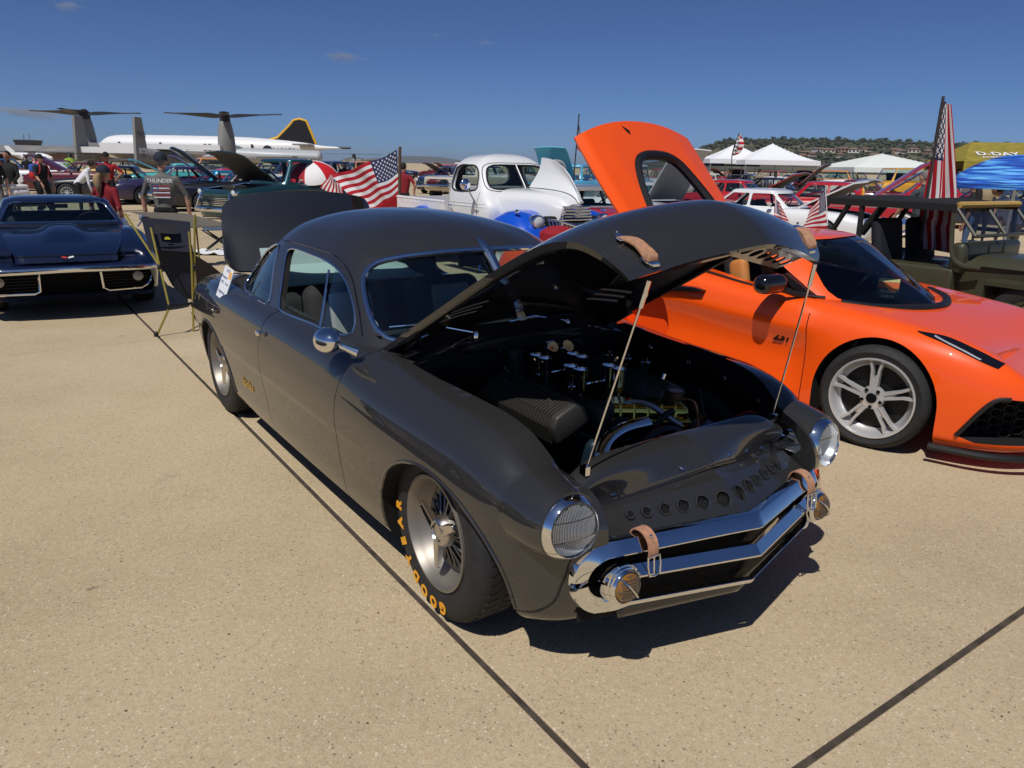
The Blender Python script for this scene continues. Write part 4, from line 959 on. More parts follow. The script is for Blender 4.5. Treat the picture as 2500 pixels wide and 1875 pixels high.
# ================================================================ shared car builders
def shell(K, prof, zt, zb, n=160, nv=40, prof2=None, w2=None, fu=None):
    P, N = plan_inset(K, n, 0); x = P[:, 0]; A = spl(prof, nv); B = spl(prof2, nv) if prof2 else A
    w = np.zeros(n) if w2 is None else itp(x, w2); f = np.ones(n) if fu is None else itp(x, fu); ZT = itp(x, zt); ZB = itp(x, zb); rows = []
    for (i1, v1), (i2, v2) in zip(A, B):
        ins = i1 * (1 - w) + i2 * w; v = v1 * (1 - w) + v2 * w; ff = np.where(v > .5, f, 1.0)
        X = P + N * (ins * ff)[:, None]; X[:, 1] = np.maximum(X[:, 1], np.minimum(np.arange(n), np.arange(n)[::-1]) * .0007)
        h = np.stack([X[:, 0], X[:, 1], ZB + (ZT - ZB) * v], 1); rows.append(np.vstack([h, h[1:-1][::-1] * np.array([1, -1, 1])]))
    R = np.array(rows); mb = MB(); mb.grid(R, cv=True); m = R.shape[1]
    for row, fl in ((R[0], False), (R[-1], True)):
        F = []
        for i in range(n - 1):
            a, b = i, i + 1; ai = 0 if i == 0 else m - i; bi = n - 1 if b == n - 1 else m - b
            q = [a, b] + ([bi] if bi != b else []) + ([ai] if ai != a else []); F.append(q if fl else q[::-1])
        mb.add(row, F)
    return mb
def cutter(pts, fn, a, b, m=None):
    c = MB(); c.prism(pts, fn, min(a, b), max(a, b)); return c.obj('cut', mats=[m or DARK], smooth=False)
def arch(cx, cz, rx, rz, s, y0=.5, m=None):
    el = [(cx + rx * math.cos(t), cz + rz * math.sin(t)) for t in np.linspace(0, PI, 30)]
    return cutter([(cx + rx, -.3)] + el + [(cx - rx, -.3)], xz, s * y0, s * 1.6, m)
def canopy(Lr, Z, nu=40, nv=80):
    K = np.array([[(x, y, z) for x, y in L] for L, z in zip(Lr, Z)]); H = surf(K, nu, nv)
    H[:, :, 1] = np.maximum(H[:, :, 1], np.minimum(np.arange(nv), np.arange(nv)[::-1])[None] * .00005)
    ring = mirror_ring(H); mb = MB(); mb.grid(ring, cv=True); m_ = ring.shape[1]; n_ = ring.shape[0]
    mb.f.append([(n_ - 1) * m_ + j for j in range(m_)][::-1]); mb.m.append(mb.cm)
    V = np.asarray(mb.v); f = mb.f[(n_ // 3) * m_ + m_ // 4]; q = V[f]; nn = np.cross(q[1] - q[0], q[2] - q[0])
    if np.dot(nn, q.mean(0) - V.mean(0)) < 0: mb.f = [g[::-1] for g in mb.f]
    return mb
def bvh_obj(o): return bvh_of([v.co for v in o.data.vertices], [list(p.vertices) for p in o.data.polygons])
def cast(bv, pts, axis, sgn, off=.003):
    out = []
    for p in pts:
        if axis == 'y': r = bv.ray_cast(Vector((p[0], sgn * 4, p[1])), Vector((0, -sgn, 0)))
        elif axis == 'x': r = bv.ray_cast(Vector((sgn * 8, p[0], p[1])), Vector((-sgn, 0, 0)))
        else: r = bv.ray_cast(Vector((p[0], p[1], 5)), Vector((0, 0, -1)))
        if r[0] is not None:
            d = {'y': Vector((0, sgn, 0)), 'x': Vector((sgn, 0, 0)), 'z': Vector((0, 0, 1))}[axis]
            nn = r[1] if r[1].dot(d) > 0 else -r[1]; out.append(r[0] + nn * off)
    return out
def patch(bv, A, B, axis, sgn, n=24, m=6, off=.004):     # surface patch between two 2D curves, laid on the body
    a = spl(A, n); b = spl(B, n); mb = MB(); rows = []
    for i in range(n):
        q = cast(bv, [tuple(a[i] + (b[i] - a[i]) * t) for t in np.linspace(0, 1, m)], axis, sgn, off)
        if len(q) == m: rows.append([tuple(v) for v in q])
    mb.grid(np.array(rows)); return mb
def scan_pane(bv, poly, axis, sgn, nz=6, ny=7, off=-.012):
    P = np.array(poly); z0, z1 = P[:, 1].min(), P[:, 1].max(); rows = []
    for z in np.linspace(z0 + .004, z1 - .004, nz):
        xs = []
        for i in range(len(P)):
            a, b = P[i - 1], P[i]
            if (a[1] - z) * (b[1] - z) <= 0 and abs(a[1] - b[1]) > 1e-9: xs.append(a[0] + (b[0] - a[0]) * (z - a[1]) / (b[1] - a[1]))
        if len(xs) < 2: continue
        q = cast(bv, [(x, z) for x in np.linspace(min(xs), max(xs), ny)], axis, sgn, off)
        if len(q) == ny: rows.append([tuple(v) for v in q])
    mb = MB()
    if len(rows) > 1: mb.grid(np.array(rows))
    return mb
def glaze(tmp, specs, inner, frame_m, root, glassm, thick=.03, shrink=.008, skip=(), quick=False):
    """turn a canopy mesh into a shell with window openings and panes"""
    bv = bvh_obj(tmp); gl = bpy.data.objects.new('g', tmp.data.copy()); COL.objects.link(gl)
    tmp.data.materials.clear(); tmp.data.materials.append(frame_m); tmp.data.materials.append(inner)
    md = tmp.modifiers.new('s', 'SOLIDIFY'); md.thickness = thick; md.offset = -1; md.material_offset = 1; md.material_offset_rim = 0; apply_mods(tmp)
    if quick:
        bpy.data.objects.remove(gl); boolean(tmp, [cutter(p, f, a, b, frame_m) for _, p, f, a, b in specs], angle=32); tmp.parent = root
        for nm, p, f, a, b in specs:
            s = (1 if nm == 'windshield' else -1) if f is yz else (1 if a > 0 else -1)
            g = scan_pane(bv, p, 'x' if f is yz else 'y', s)
            if g.f: g.obj(nm, glassm, root)
        return bv
    md = gl.modifiers.new('s', 'SOLIDIFY'); md.thickness = .004; md.offset = -1; apply_mods(gl); gl.data.materials.clear(); gl.data.materials.append(glassm)
    boolean(tmp, [cutter(p, f, a, b, frame_m) for _, p, f, a, b in specs], angle=32); tmp.parent = root
    for i, (nm, p, f, a, b) in enumerate(specs):
        if i in skip: continue
        g = bpy.data.objects.new(nm, gl.data.copy()); COL.objects.link(g); boolean(g, [cutter(p, f, a, b, glassm)], 'INTERSECT'); g.parent = root
        # sit the pane a little inside the frame
        c = np.array([v.co for v in g.data.vertices]).mean(0) if len(g.data.vertices) else np.zeros(3)
        d = Vector((-1.2 * 0 + 0, 0, 0)); n = {yz: Vector((-np.sign((a + b) / 2 + 1.0) * shrink, 0, -shrink * .5)), xz: Vector((0, -np.sign(a + b) * shrink, 0))}[f]; g.location = n
    bpy.data.objects.remove(gl); return bv
def seat(parent, loc, m1, m2, rz=0, s=1.0):
    ch = bpy.data.objects.new('seat', None); COL.objects.link(ch); ch.parent = parent; ch.location = loc; ch.rotation_euler = (0, 0, rz); ch.scale = (s, s, s)
    MB().rbox((0, 0, .12), (.50, .48, .16), .06).obj('seat_cushion', m1, ch)
    MB().rbox((-.24, 0, .43), (.14, .40, .60), .06, (0, RAD(-14), 0)).obj('seat_back', m1, ch)
    for sg in (-1, 1): MB().rbox((-.17, sg * .19, .42), (.16, .085, .52), .04, (0, RAD(-14), sg * .25)).obj('seat_bolster', m2, ch)
    MB().rbox((-.34, 0, .78), (.10, .22, .18), .04, (0, RAD(-14), 0)).obj('headrest', m1, ch)
    return ch
def steering(parent, M, r=.18):
    sw = MB(); sw.tube([tuple(M @ Vector((r * math.cos(a), r * math.sin(a), 0))) for a in np.linspace(0, 2 * PI, 28, endpoint=False)], .013, 8, closed=True)
    for a in (0, 2.1, 4.2): sw.tube([tuple(M @ Vector((r * math.cos(a), r * math.sin(a), 0))), tuple(M @ Vector((0, 0, -.03)))], .010, 6)
    return sw.obj('steering_wheel', BLACK, parent)

# ================================================================ orange mid-engined sports car
ORANGE = mat('paint_orange', (0.90, 0.094, 0.005), 0.4, 0.0, 0.8, spec=.25, coat_rough=0.02)
TANSEAT = mat('tan_seat_leather', (0.48, 0.20, 0.05), 0.6)
def sports_car():
    R = empty('orange_sports_car', (2.887, 5.048, 0), RAD(-45.5), 'bright orange low mid-engined sports car with its rear glass hatch raised', 'car')
    K = [(-3.64, 0), (-3.62, .5), (-3.5, .85), (-3.2, .965), (-2.72, .995), (-2.2, .985), (-1.7, .96), (-1.2, .945), (-.8, .942), (-.45, .948), (-.2, .955), (.05, .955), (.25, .945), (.45, .915), (.62, .86), (.76, .77), (.87, .62), (.94, .35), (.97, 0)]
    pf = [(.05, 0), (.02, .06), (.008, .2), (0, .42), (.004, .62), (.02, .76), (.05, .87), (.10, .95), (.16, .985), (.26, 1.0)]
    pd = [(.05, 0), (.02, .05), (.012, .16), (.034, .34), (.048, .50), (.036, .62), (.008, .72), (.0, .76), (.012, .83), (.04, .92), (.08, .975), (.14, 1.0)]
    zt = [(-3.64, .93), (-3.3, .985), (-2.6, 1.0), (-1.9, .985), (-1.4, .95), (-1.0, .90), (-.6, .865), (-.4, .852), (-.15, .825), (.15, .785), (.4, .745), (.6, .69), (.78, .60), (.9, .50), (.97, .44)]
    zb = [(-3.64, .25), (-3.2, .14), (-2, .13), (.4, .125), (.97, .13)]
    w2 = [(-3.64, 0), (-2.3, 0), (-1.9, 1), (-.55, 1), (-.38, .25), (-.2, 0), (1, 0)]
    o = shell(K, pf, zt, zb, 200, 44, pd, w2).obj('body', ORANGE); o.data.materials.append(DARK); fix_normals(o); bv = bvh_obj(o)
    cuts = []
    for s in (-1, 1): cuts += [arch(0, .315, .372, .388, s, .55), arch(-2.723, .33, .40, .40, s, .55)]
    cab = [(-1.55, .58), (-.65, .74), (-.40, .66), (-.2, .5), (-.02, 0)]; cuts.append(cutter(cab + [(a, -b) for a, b in cab[:-1][::-1]], xy, .35, 1.4, BLACK))
    cuts.append(cutter([(-3.2, .6), (-1.7, .6), (-1.7, -.6), (-3.2, -.6)], xy, .5, 1.4, DARK))
    for s in (-1, 1): cuts.append(cutter([(.485, .205), (.64, .445), (.70, .455), (.95, .44), (.95, .19), (.58, .175)], xz, s * .45, s * 1.3, DARK))
    # door seam, side intake
    boolean(o, cuts, angle=30)
    seam = [(-.470, .86), (-.465, .80), (-.46, .70), (-.452, .50), (-.448, .30), (-.45, .16)]
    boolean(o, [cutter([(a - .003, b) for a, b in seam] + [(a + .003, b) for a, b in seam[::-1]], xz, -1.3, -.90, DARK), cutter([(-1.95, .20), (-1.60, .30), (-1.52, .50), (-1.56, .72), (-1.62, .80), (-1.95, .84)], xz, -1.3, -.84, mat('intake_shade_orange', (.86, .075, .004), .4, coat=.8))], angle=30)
    o.parent = R
    # black boomerang blade in the intake
    bl = MB(); pts = [(-1.22, .835), (-1.30, .852), (-1.62, .845), (-1.95, .83), (-1.95, .79), (-1.55, .795), (-1.30, .818)]; bl.prism(pts, xz, -.985, -.90); bevel(bl.obj('intake_blade', GLOSSBLACK, R, smooth=False), .006, 2)
    # canopy
    Z = [.78, .88, .98, 1.07, 1.15, 1.20, 1.225, 1.235]
    Lr = [[(-1.90, 0), (-1.85, .3), (-1.7, .55), (-1.45, .74), (-1.15, .815), (-.85, .82), (-.6, .79), (-.46, .74), (-.34, .68), (-.22, .58), (-.05, .35), (.06, 0)],
          [(-1.86, 0), (-1.82, .28), (-1.68, .51), (-1.45, .70), (-1.16, .775), (-.90, .782), (-.68, .755), (-.56, .71), (-.45, .65), (-.34, .55), (-.19, .33), (-.10, 0)],
          [(-1.80, 0), (-1.76, .26), (-1.64, .47), (-1.43, .655), (-1.16, .727), (-.95, .735), (-.76, .71), (-.66, .668), (-.56, .61), (-.46, .51), (-.33, .31), (-.26, 0)],
          [(-1.72, 0), (-1.69, .24), (-1.58, .44), (-1.40, .605), (-1.17, .672), (-1.0, .68), (-.84, .66), (-.75, .62), (-.66, .565), (-.57, .47), (-.46, .29), (-.40, 0)],
          [(-1.60, 0), (-1.57, .22), (-1.48, .40), (-1.34, .55), (-1.17, .61), (-1.03, .62), (-.90, .60), (-.82, .57), (-.74, .52), (-.66, .43), (-.57, .27), (-.53, 0)],
          [(-1.45, 0), (-1.43, .19), (-1.37, .34), (-1.27, .47), (-1.15, .535), (-1.05, .545), (-.95, .53), (-.88, .505), (-.81, .465), (-.74, .385), (-.66, .24), (-.62, 0)],
          [(-1.32, 0), (-1.31, .14), (-1.27, .25), (-1.2, .33), (-1.12, .37), (-1.05, .375), (-.98, .365), (-.93, .35), (-.88, .32), (-.83, .26), (-.77, .16), (-.74, 0)],
          [(-1.08, 0), (-1.08, .003), (-1.075, .005), (-1.07, .006), (-1.06, .007), (-1.05, .008), (-1.04, .008), (-1.03, .007), (-1.02, .006), (-1.01, .004), (-1.0, .002), (-1.0, 0)]]
    c = canopy(Lr, Z, 50, 90).obj('roof', ORANGE)
    ws = spl([(0, .80), (.35, .805), (.56, .825), (.64, .86), (.645, .90), (.60, 1.0), (.535, 1.10), (.47, 1.17), (.40, 1.197), (.2, 1.208), (0, 1.212)], 40); ws = [tuple(p) for p in ws]; wsp = ws + [(-a, b) for a, b in ws[1:-1][::-1]]
    sw = [(-1.46, .975), (-1.34, .945), (-.9, .885), (-.62, .868), (-.54, .872), (-.62, .93), (-.80, 1.04), (-.97, 1.125), (-1.10, 1.15), (-1.3, 1.12), (-1.42, 1.05)]
    glaze(c, [('windshield', wsp, yz, -.95, .3), ('side_window', sw, xz, -1.2, -.3), ('side_window', sw, xz, .3, 1.2)], BLACK, ORANGE, R, TINT, .03, skip=(1,))
    cowl = MB(); cowl.tube([tuple(p) for p in spl([(-.36, -.69, .835), (-.22, -.58, .818), (-.04, -.35, .807), (.045, 0, .803), (-.04, .35, .807), (-.22, .58, .818)], 40)], .03, 8); cowl.obj('cowl_trim', BLACK, R)
    wt = MB(); wt.tube([tuple(p) for p in spl([(-.44, -.755, .872), (-.62, -.79, .874), (-.9, -.80, .892), (-1.36, -.785, .955)], 20)], .010, 8); wt.obj('beltline_trim', BLACK, R)
    sg = MB(); sg.prism([(-.50, .865), (-.62, .875), (-.76, .985), (-.73, 1.0), (-.60, .925)], xz, -.765, -.715); sg.obj('mirror_sail', BLACK, R, smooth=False)
    # mirror
    m = MB(); m.rbox((-.70, -1.02, .955), (.13, .24, .125), .055, (0, 0, RAD(-12)), n=5); mo = m.obj('side_mirror', GLOSSBLACK, R)
    MB().tube([(-.66, -.93, .92), (-.60, -.86, .885), (-.56, -.80, .875)], [.022, .018, .02], 10).obj('mirror_arm', BLACK, mo)
    # headlights, badge, splitter, grille insert
    for s in (-1, 1):
        h = patch(bv, [(.165, .762), (.32, .745), (.5, .69), (.66, .618), (.76, .575)], [(.17, .757), (.34, .712), (.53, .642), (.66, .592), (.74, .555)], 'y', s, 30, 6); h.obj('headlight', GLOSSBLACK, R)
        l = patch(bv, [(.26, .748), (.42, .695), (.52, .655)], [(.26, .742), (.42, .688), (.515, .650)], 'y', s, 16, 3, .007); l.obj('light_bar', mat('headlight_strip', (.75, .78, .8), .15, .6), R)
        gi = MB()
        for k in range(7):
            for j in range(5):
                cx, cz = .56 + k * .055, .205 + j * .05 + (k % 2) * .025; pr = [(cx + .027 * math.cos(t), cz + .027 * math.sin(t)) for t in np.linspace(0, 2 * PI, 6, endpoint=False)]
                gi.tube([(a, s * (.86 - (a - .45) * .75) * .92, b) for a, b in pr], .004, 4, closed=True)
        tag(gi.obj('grille_honeycomb', BLACK, R, smooth=False), kind='stuff')
        fr = MB(); pr = [(.485, .205), (.64, .445), (.70, .455)]; q = cast(bv, [tuple(p) for p in spl(pr, 16)], 'y', s, .0); fr.tube([tuple(p) for p in q], .014, 8); fr.obj('intake_frame', BLACK, R)
    V, F = text_mesh('Z51', .07, .003, .002, shear=.3); b = MB(); yb = cast(bv, [(-.63, .595)], 'y', -1, .002)[0]
    b.add(V, F, np.array(frame((-.63, yb.y, .595), (1, 0, 0), (0, -1, .05)))); b.obj('door_badge', GLOSSBLACK, R, smooth=False)
    sp = MB(); sp.tube([(x, y, .115) for x, y in spl([(.36, -.93), (.62, -.875), (.78, -.78), (.9, -.62), (.96, -.35), (.99, 0), (.96, .35), (.9, .62), (.62, .875)], 50)], .022, 8); sp.obj('front_splitter', BLACK, R)
    put_wheels(R, [(0, -.832, .327, RAD(3)), (0, .832, .327, 0), (-2.723, -.82, .345, 0), (-2.723, .82, .345, 0)], dict(r=.327, w=.235, rim=.252, style='five', hubm=ALLOY, depth=.06, tread=False))
    ca = MB(); ca.rbox((-.13, -.80, .34), (.09, .06, .2), .02); ca.obj('brake_caliper', BLACK, R)
    # cabin
    seat(R, (-.98, -.36, .36), CHARSEAT, TANSEAT); seat(R, (-.98, .36, .36), CHARSEAT, TANSEAT)
    d = MB(); d.grid(np.array([cr_u([(.0 - .5 * (abs(y) / .7) ** 2, y, .80), (-.35, y, .825), (-.5, y, .80), (-.52, y, .65)], 10) for y in np.linspace(-.68, .68, 15)])); fix_normals(d.obj('dashboard', mat('dash_black', (.015, .016, .018), .6), R))
    steering(R, frame((-.62, .36, .80), (0, 1, 0), (-.85, 0, .5)))
    # raised rear hatch
    rows = []
    for y in np.linspace(-.85, .85, 61):
        a = abs(y) / .85; rr = []
        for t in np.linspace(0, 1, 44):
            zc = 1.0 + .905 * t; xc = -1.78 - .785 * t
            bulge = .155 * (1 - a ** 2.2) * t ** 1.6 + .02 * math.exp(-((a - .62) / .12) ** 2) * math.sin(PI * t)
            roll = .05 * max(a - .9, 0) / .1
            wy = y * (.93 + .07 * math.sin(t * 2.2))
            rr.append((xc - bulge * .25 - roll * .8, wy, zc + bulge * .95 - roll * .3))
        rows.append(rr)
    h = MB(); h.grid(np.array(rows)); ho = h.obj('hatch', ORANGE); fix_normals(ho)
    if ho.data.polygons[1000].normal.x < 0: ho.data.flip_normals()
    ho.data.materials.append(BLACK); md = ho.modifiers.new('s', 'SOLIDIFY'); md.thickness = .025; md.offset = -1; md.material_offset = 1; apply_mods(ho); hb = bvh_obj(ho)
    gp = [(-.50, 1.18), (-.465, 1.40), (-.38, 1.60), (-.29, 1.715), (-.17, 1.765), (.17, 1.765), (.29, 1.715), (.38, 1.60), (.465, 1.40), (.50, 1.18)]
    g = bpy.data.objects.new('hatch_glass', ho.data.copy()); COL.objects.link(g); g.data.materials.clear(); g.data.materials.append(TINT)
    boolean(ho, [cutter(gp, yz, -4, -1, BLACK)], angle=30); ho.parent = R
    g2 = patch(hb, [(-.50, 1.17), (-.465, 1.40), (-.38, 1.60), (-.26, 1.755)], [(.50, 1.17), (.465, 1.40), (.38, 1.60), (.26, 1.755)], 'x', 1, 20, 16, -.008); bpy.data.objects.remove(g); g2.obj('hatch_glass', TINT, R)
    fr = MB(); fr.tube([tuple(p) for p in cast(hb, [tuple(q) for q in spl([(a * 1.02, b) for a, b in gp], 60)], 'x', 1, -.012)], .042, 8); fr.obj('hatch_glass_frame', BLACK, R)
    for s in (-1, 1): st = MB(); st.tube([(-1.9, s * .62, .95), (-2.2, s * .52, 1.5)], .012, 8); st.obj('hatch_strut', BLACK, R)
    bd = MB(); q = cast(hb, [(-.28, 2.005), (-.235, 1.985), (-.20, 1.965), (-.215, 1.93), (-.245, 1.955)], 'x', 1, .003); bd.add([tuple(v) for v in q], [list(range(len(q)))]); bd.obj('hatch_camera_notch', BLACK, R)
    return R
C8 = sports_car()
def dash_box():
    r = empty('parts_box', (2.887, 5.048, 0), RAD(-45.5), 'small dark green and orange printed carton on the orange car dashboard', 'box')
    M = Matrix.Translation((-.27, -.14, .89)) @ Matrix.Rotation(RAD(18), 4, 'Z')
    b = MB(); b.box((0, 0, 0), (.13, .17, .12)); o = b.obj('carton', mat('carton_green', (.05, .07, .06), .5), r, smooth=False); o.matrix_local = M
    b = MB(); b.box((0, 0, .038), (.1315, .1715, .04)); o = b.obj('orange_band', mat('carton_orange', (.55, .14, .05), .5), r, smooth=False); o.matrix_local = M
    b = MB(); b.box((0, 0, .0605), (.132, .172, .004)); o = b.obj('carton_top', mat('carton_yellow', (.45, .45, .18), .5), r, smooth=False); o.matrix_local = M
    V, F = text_mesh('Hatteras\nLaguna', .032, .0005, 0, shear=.3); t = MB(); t.add(V, F); o = t.obj('carton_lettering', WHITE, r, smooth=False); o.matrix_local = M @ frame((.066, 0, -.02), (0, 1, 0), (1, 0, 0))
    V, F = text_mesh('Hatteras\nLaguna', .030, .0005, 0, shear=.3); t = MB(); t.add(V, F); o = t.obj('carton_lettering', WHITE, r, smooth=False); o.matrix_local = M @ frame((0, -.0865, -.02), (1, 0, 0), (0, -1, 0))
dash_box()
# ================================================================ parametric classic cars
def rr_plan(xr, xf, y, rk=1.0, fk=1.0):
    q_ = min(1.0, (xf - xr) / 1.25); rk *= q_; fk *= q_
    return [(xr, 0), (xr + .01 * rk, .5 * y), (xr + .06 * rk, .82 * y), (xr + .2 * rk, .965 * y), (xr + .45 * rk, y), ((xr + xf) / 2, y * 1.005), (xf - .42 * fk, y), (xf - .2 * fk, .965 * y), (xf - .11 * fk, .89 * y), (xf - .055 * fk, .74 * y), (xf - .015 * fk, .4 * y), (xf, 0)]
def auto_canopy(b, r, zb, zr, crown=.05, nu=34, nv=60):   # b=(xr,xf,y) at belt, r=(xr,xf,y) at roof edge
    Lr = []; Z = []
    for t, e in ((0, 0), (.3, .3), (.6, .62), (.85, .88), (1, 1)):
        Lr.append(rr_plan(*[b[i] + (r[i] - b[i]) * e for i in range(3)])); Z.append(zb + (zr - zb) * t)
    mx = (r[0] + r[1]) / 2
    for k, dz in ((.86, .5), (.62, .8), (.3, .97), (.004, 1)):
        Lr.append([(mx + (x - mx) * k, y * k) for x, y in rr_plan(*r)]); Z.append(zr + crown * dz)
    return canopy(Lr, Z, nu, nv)
def auto_windows(b, r, zb, zr, pil=.06, split=None, wsn=True, rear=True, sides=True, lo=.05, hi=.055):
    S = []
    def at(t, i): return b[i] + (r[i] - b[i]) * t
    h = zr - zb; t0, t1 = lo / h, 1 - hi / h; z0, z1 = zb + lo, zr - hi
    def wy(k): return [(-(at(t0, 2) - k), z0), ((at(t0, 2) - k), z0), ((at(t1, 2) - k * .9), z1), (-(at(t1, 2) - k * .9), z1)]
    def rnd(p, r_=.05, n=4):
        out = []; m = len(p)
        for i in range(m):
            a, c, d = np.array(p[i - 1]), np.array(p[i]), np.array(p[(i + 1) % m]); u = (a - c) / np.linalg.norm(a - c); w = (d - c) / np.linalg.norm(d - c)
            for t in np.linspace(0, 1, n): out.append(tuple((c + u * r_) * (1 - t) ** 2 + 2 * c * t * (1 - t) + (c + w * r_) * t ** 2))
        return out
    if wsn: S.append(('windshield', rnd(wy(.10)), yz, (b[1] + r[1]) / 2 - (b[1] - r[1]) * .5 - .22, b[1] + .3))
    if rear: S.append(('rear_window', rnd(wy(.16)), yz, b[0] - .3, max(b[0], r[0]) + .15))
    if sides:
        xa0, xa1 = at(t0, 0) + .12 + pil, at(t0, 1) - .16 - pil; xb0, xb1 = at(t1, 0) + .10 + pil, at(t1, 1) - .10 - pil
        sp = split if split is not None else []
        edges = [(xa0, xb0)] + [(s, s) for s in sp] + [(xa1, xb1)]
        for i in range(len(edges) - 1):
            l0, l1 = edges[i]; r0, r1 = edges[i + 1]; l0 += .03 * (i > 0); l1 += .03 * (i > 0); r0 -= .03 * (i < len(edges) - 2); r1 -= .03 * (i < len(edges) - 2)
            q = rnd([(l0, z0), (r0, z0), (r1, z1), (l1, z1)], .04)
            for s in (-1, 1): S.append(('side_window', q, xz, s * .25, s * 1.3))
    return S
def classic(name, label, cat, loc, rz, body, roofm=None, L=(-3.8, .95), W=.86, WB=2.9, r=.33, zt=None, zb=.2, can=None, zbelt=.9, zroof=1.38, split=None, hood=None, hoodm=None, bed=None, wheelst='cap', rimm=CHROME, chrome=True, group=None, trunk=None, whitewall=False, belt_chrome=False, fine=False, prof=None, glass=None, nose=.32, tail=.34, lights=True):
    R = empty(name, loc, rz, label, cat, group); xr, xf = L
    K = [(xr, 0), (xr + .02, W * .55), (xr + tail * .45, W * .85), (xr + tail * 1.3, W * .97), (xr + 1.2, W), (-WB * .5, W * 1.005), (-.4, W), (.3, W * .985), (xf - nose * 1.2, W * .95), (xf - nose * .4, W * .84), (xf - .03, W * .6), (xf, 0)]
    prof = prof or [(.07, 0), (.03, .08), (.008, .25), (0, .5), (.0, .62), (.015, .76), (.05, .88), (.10, .96), (.2, 1.0)]
    zt = zt or [(xr, .78), (xr + .5, .88), (-1.5, zbelt + .01), (-.5, zbelt), (.4, zbelt - .06), (xf, zbelt - .16)]
    o = shell(K, prof, zt, [(xr, zb + .08), (xr + .6, zb), (xf - .4, zb), (xf, zb + .06)], 110 if fine else 60, 26 if fine else 16).obj('body', body); o.data.materials.append(DARK); fix_normals(o); bv = bvh_obj(o)
    cuts = [arch(x, r * .95, r * 1.14, r * 1.16, s, W - .34) for x in (0, -WB) for s in (-1, 1)]
    if hood: cuts.append(cutter([(can[0][1] + .12, W * .62), (xf - .22, W * .52), (xf - .22, -W * .52), (can[0][1] + .12, -W * .62)], xy, zbelt - .35, 2.0, BLACK))
    if bed: cuts.append(cutter([(bed[0], W - .10), (bed[1], W - .10), (bed[1], -W + .10), (bed[0], -W + .10)], xy, zb + .35, 2.0, body))
    if can: cuts.append(cutter([(can[0][0] + .15, W - .2), (can[0][1] - .18, W - .2), (can[0][1] - .18, -W + .2), (can[0][0] + .15, -W + .2)], xy, .4, 2.0, CHARSEAT))
    boolean(o, cuts, angle=32); o.parent = R
    if can:
        c = auto_canopy(can[0], can[1], zbelt - .03, zroof - .05, nu=34 if fine else 22, nv=60 if fine else 40).obj('roof', roofm or body)
        sp = auto_windows(can[0], can[1], zbelt - .03, zroof - .05, split=split); glaze(c, sp, CHARSEAT, roofm or body, R, glass or GLASS, .03, quick=True)
        wv = [p for n, p, f, a, b in sp if n == 'windshield']
        if chrome and wv:
            bc = bvh_obj(c); q = cast(bc, wv[0], 'x', 1, .0); t = MB(); t.tube([tuple(p) for p in q], .014, 6, closed=True); t.obj('windshield_trim', CHROME, R)
        for y in (-.33, .33):
            s = MB(); s.rbox((can[0][1] - 1.15, y, .72), (.16, .44, .55), .06, (0, RAD(-12), 0)); s.obj('seat_back', mat('seat_vinyl_dark', (.03, .03, .035), .7), R)
        steering(R, frame((can[0][1] - .55, .34, zbelt + .02), (0, 1, 0), (-.8, 0, .55)))
    w = dict(r=r, w=.19, rim=r * .62, style=wheelst, tread=False, hubm=rimm, whitewall=whitewall, nsp=10)
    put_wheels(R, [(x, s * (W - .13), r, 0) for x in (0, -WB) for s in (-1, 1)], w)
    if hood:
        ang, xh = hood[0], can[0][1] + .08; Lh = xf - xh - (hood[1] if len(hood) > 1 else .18); hw = W * .72
        rows = [[(t * Lh, y * (1 - .12 * t), .05 * (1 - (y / hw) ** 2) - .09 * max(t - .82, 0) / .18) for t in np.linspace(0, 1, 18)] for y in np.linspace(-hw, hw, 15)]
        h = MB(); h.grid(np.array(rows)); ho = fix_normals(h.obj('hood', hoodm or body, R)); 
        if ho.data.polygons[0].normal.z < 0: ho.data.flip_normals()
        ho.data.materials.append(mat('hood_underside', (.02, .02, .022), .6) if len(hood) < 3 else hood[2]); md = ho.modifiers.new('s', 'SOLIDIFY'); md.thickness = .03; md.offset = -1; md.material_offset = 1; apply_mods(ho)
        ho.matrix_local = Matrix.Translation((xh, 0, zbelt + .03)) @ Matrix.Rotation(RAD(-ang), 4, 'Y')
        e = MB(); e.rbox((xh + Lh * .55, 0, zbelt - .18), (.6, .5, .22), .05); e.obj('engine', CASTGREY, R)
    if lights:
        for s in (-1, 1):
            q = cast(bv, [(s * W * .72, zbelt - .24)], 'x', 1, 0)
            if q:
                h = MB(); h.lathe([(-.05, .095), (.01, .092), (.025, .08), (.02, .072)], 24, np.array(Matrix.Translation(q[0])), axis='x'); ho = h.obj('headlight', CHROME, R)
                l = MB(); l.lathe([(.015, .075), (.03, .045), (.035, .001)], 20, np.array(Matrix.Translation(q[0])), axis='x'); l.obj('lens', mat('lamp_glass_pale', (.6, .63, .65), .1, coat=1), ho)
    if chrome:
        for x0, sg, nm in ((xf, 1, 'front_bumper'), (xr, -1, 'rear_bumper')):
            pth = [(x0 + sg * (.07 - .16 * (abs(y) / W) ** 4), y, zb + .25) for y in np.linspace(-W * 1.01, W * 1.01, 25)]
            fix_normals(sweep(pth, rrect(.05, .12, .02, 3)).obj(nm, CHROME, R))
        g = MB(); gy = W * .6
        for k in range(5): g.box((xf - .01, 0, zb + .36 + .045 * k), (.03, gy * 2 * (1 - .02 * k), .014))
        g.obj('grille_bars', CHROME, R, smooth=False)
    if belt_chrome:
        for s in (-1, 1):
            q = cast(bv, [(x, zbelt - .18) for x in np.linspace(xr + .3, xf - .3, 40)], 'y', s, .0); t = MB(); t.tube([tuple(p) for p in q], .012, 6); t.obj('side_trim', CHROME, R)
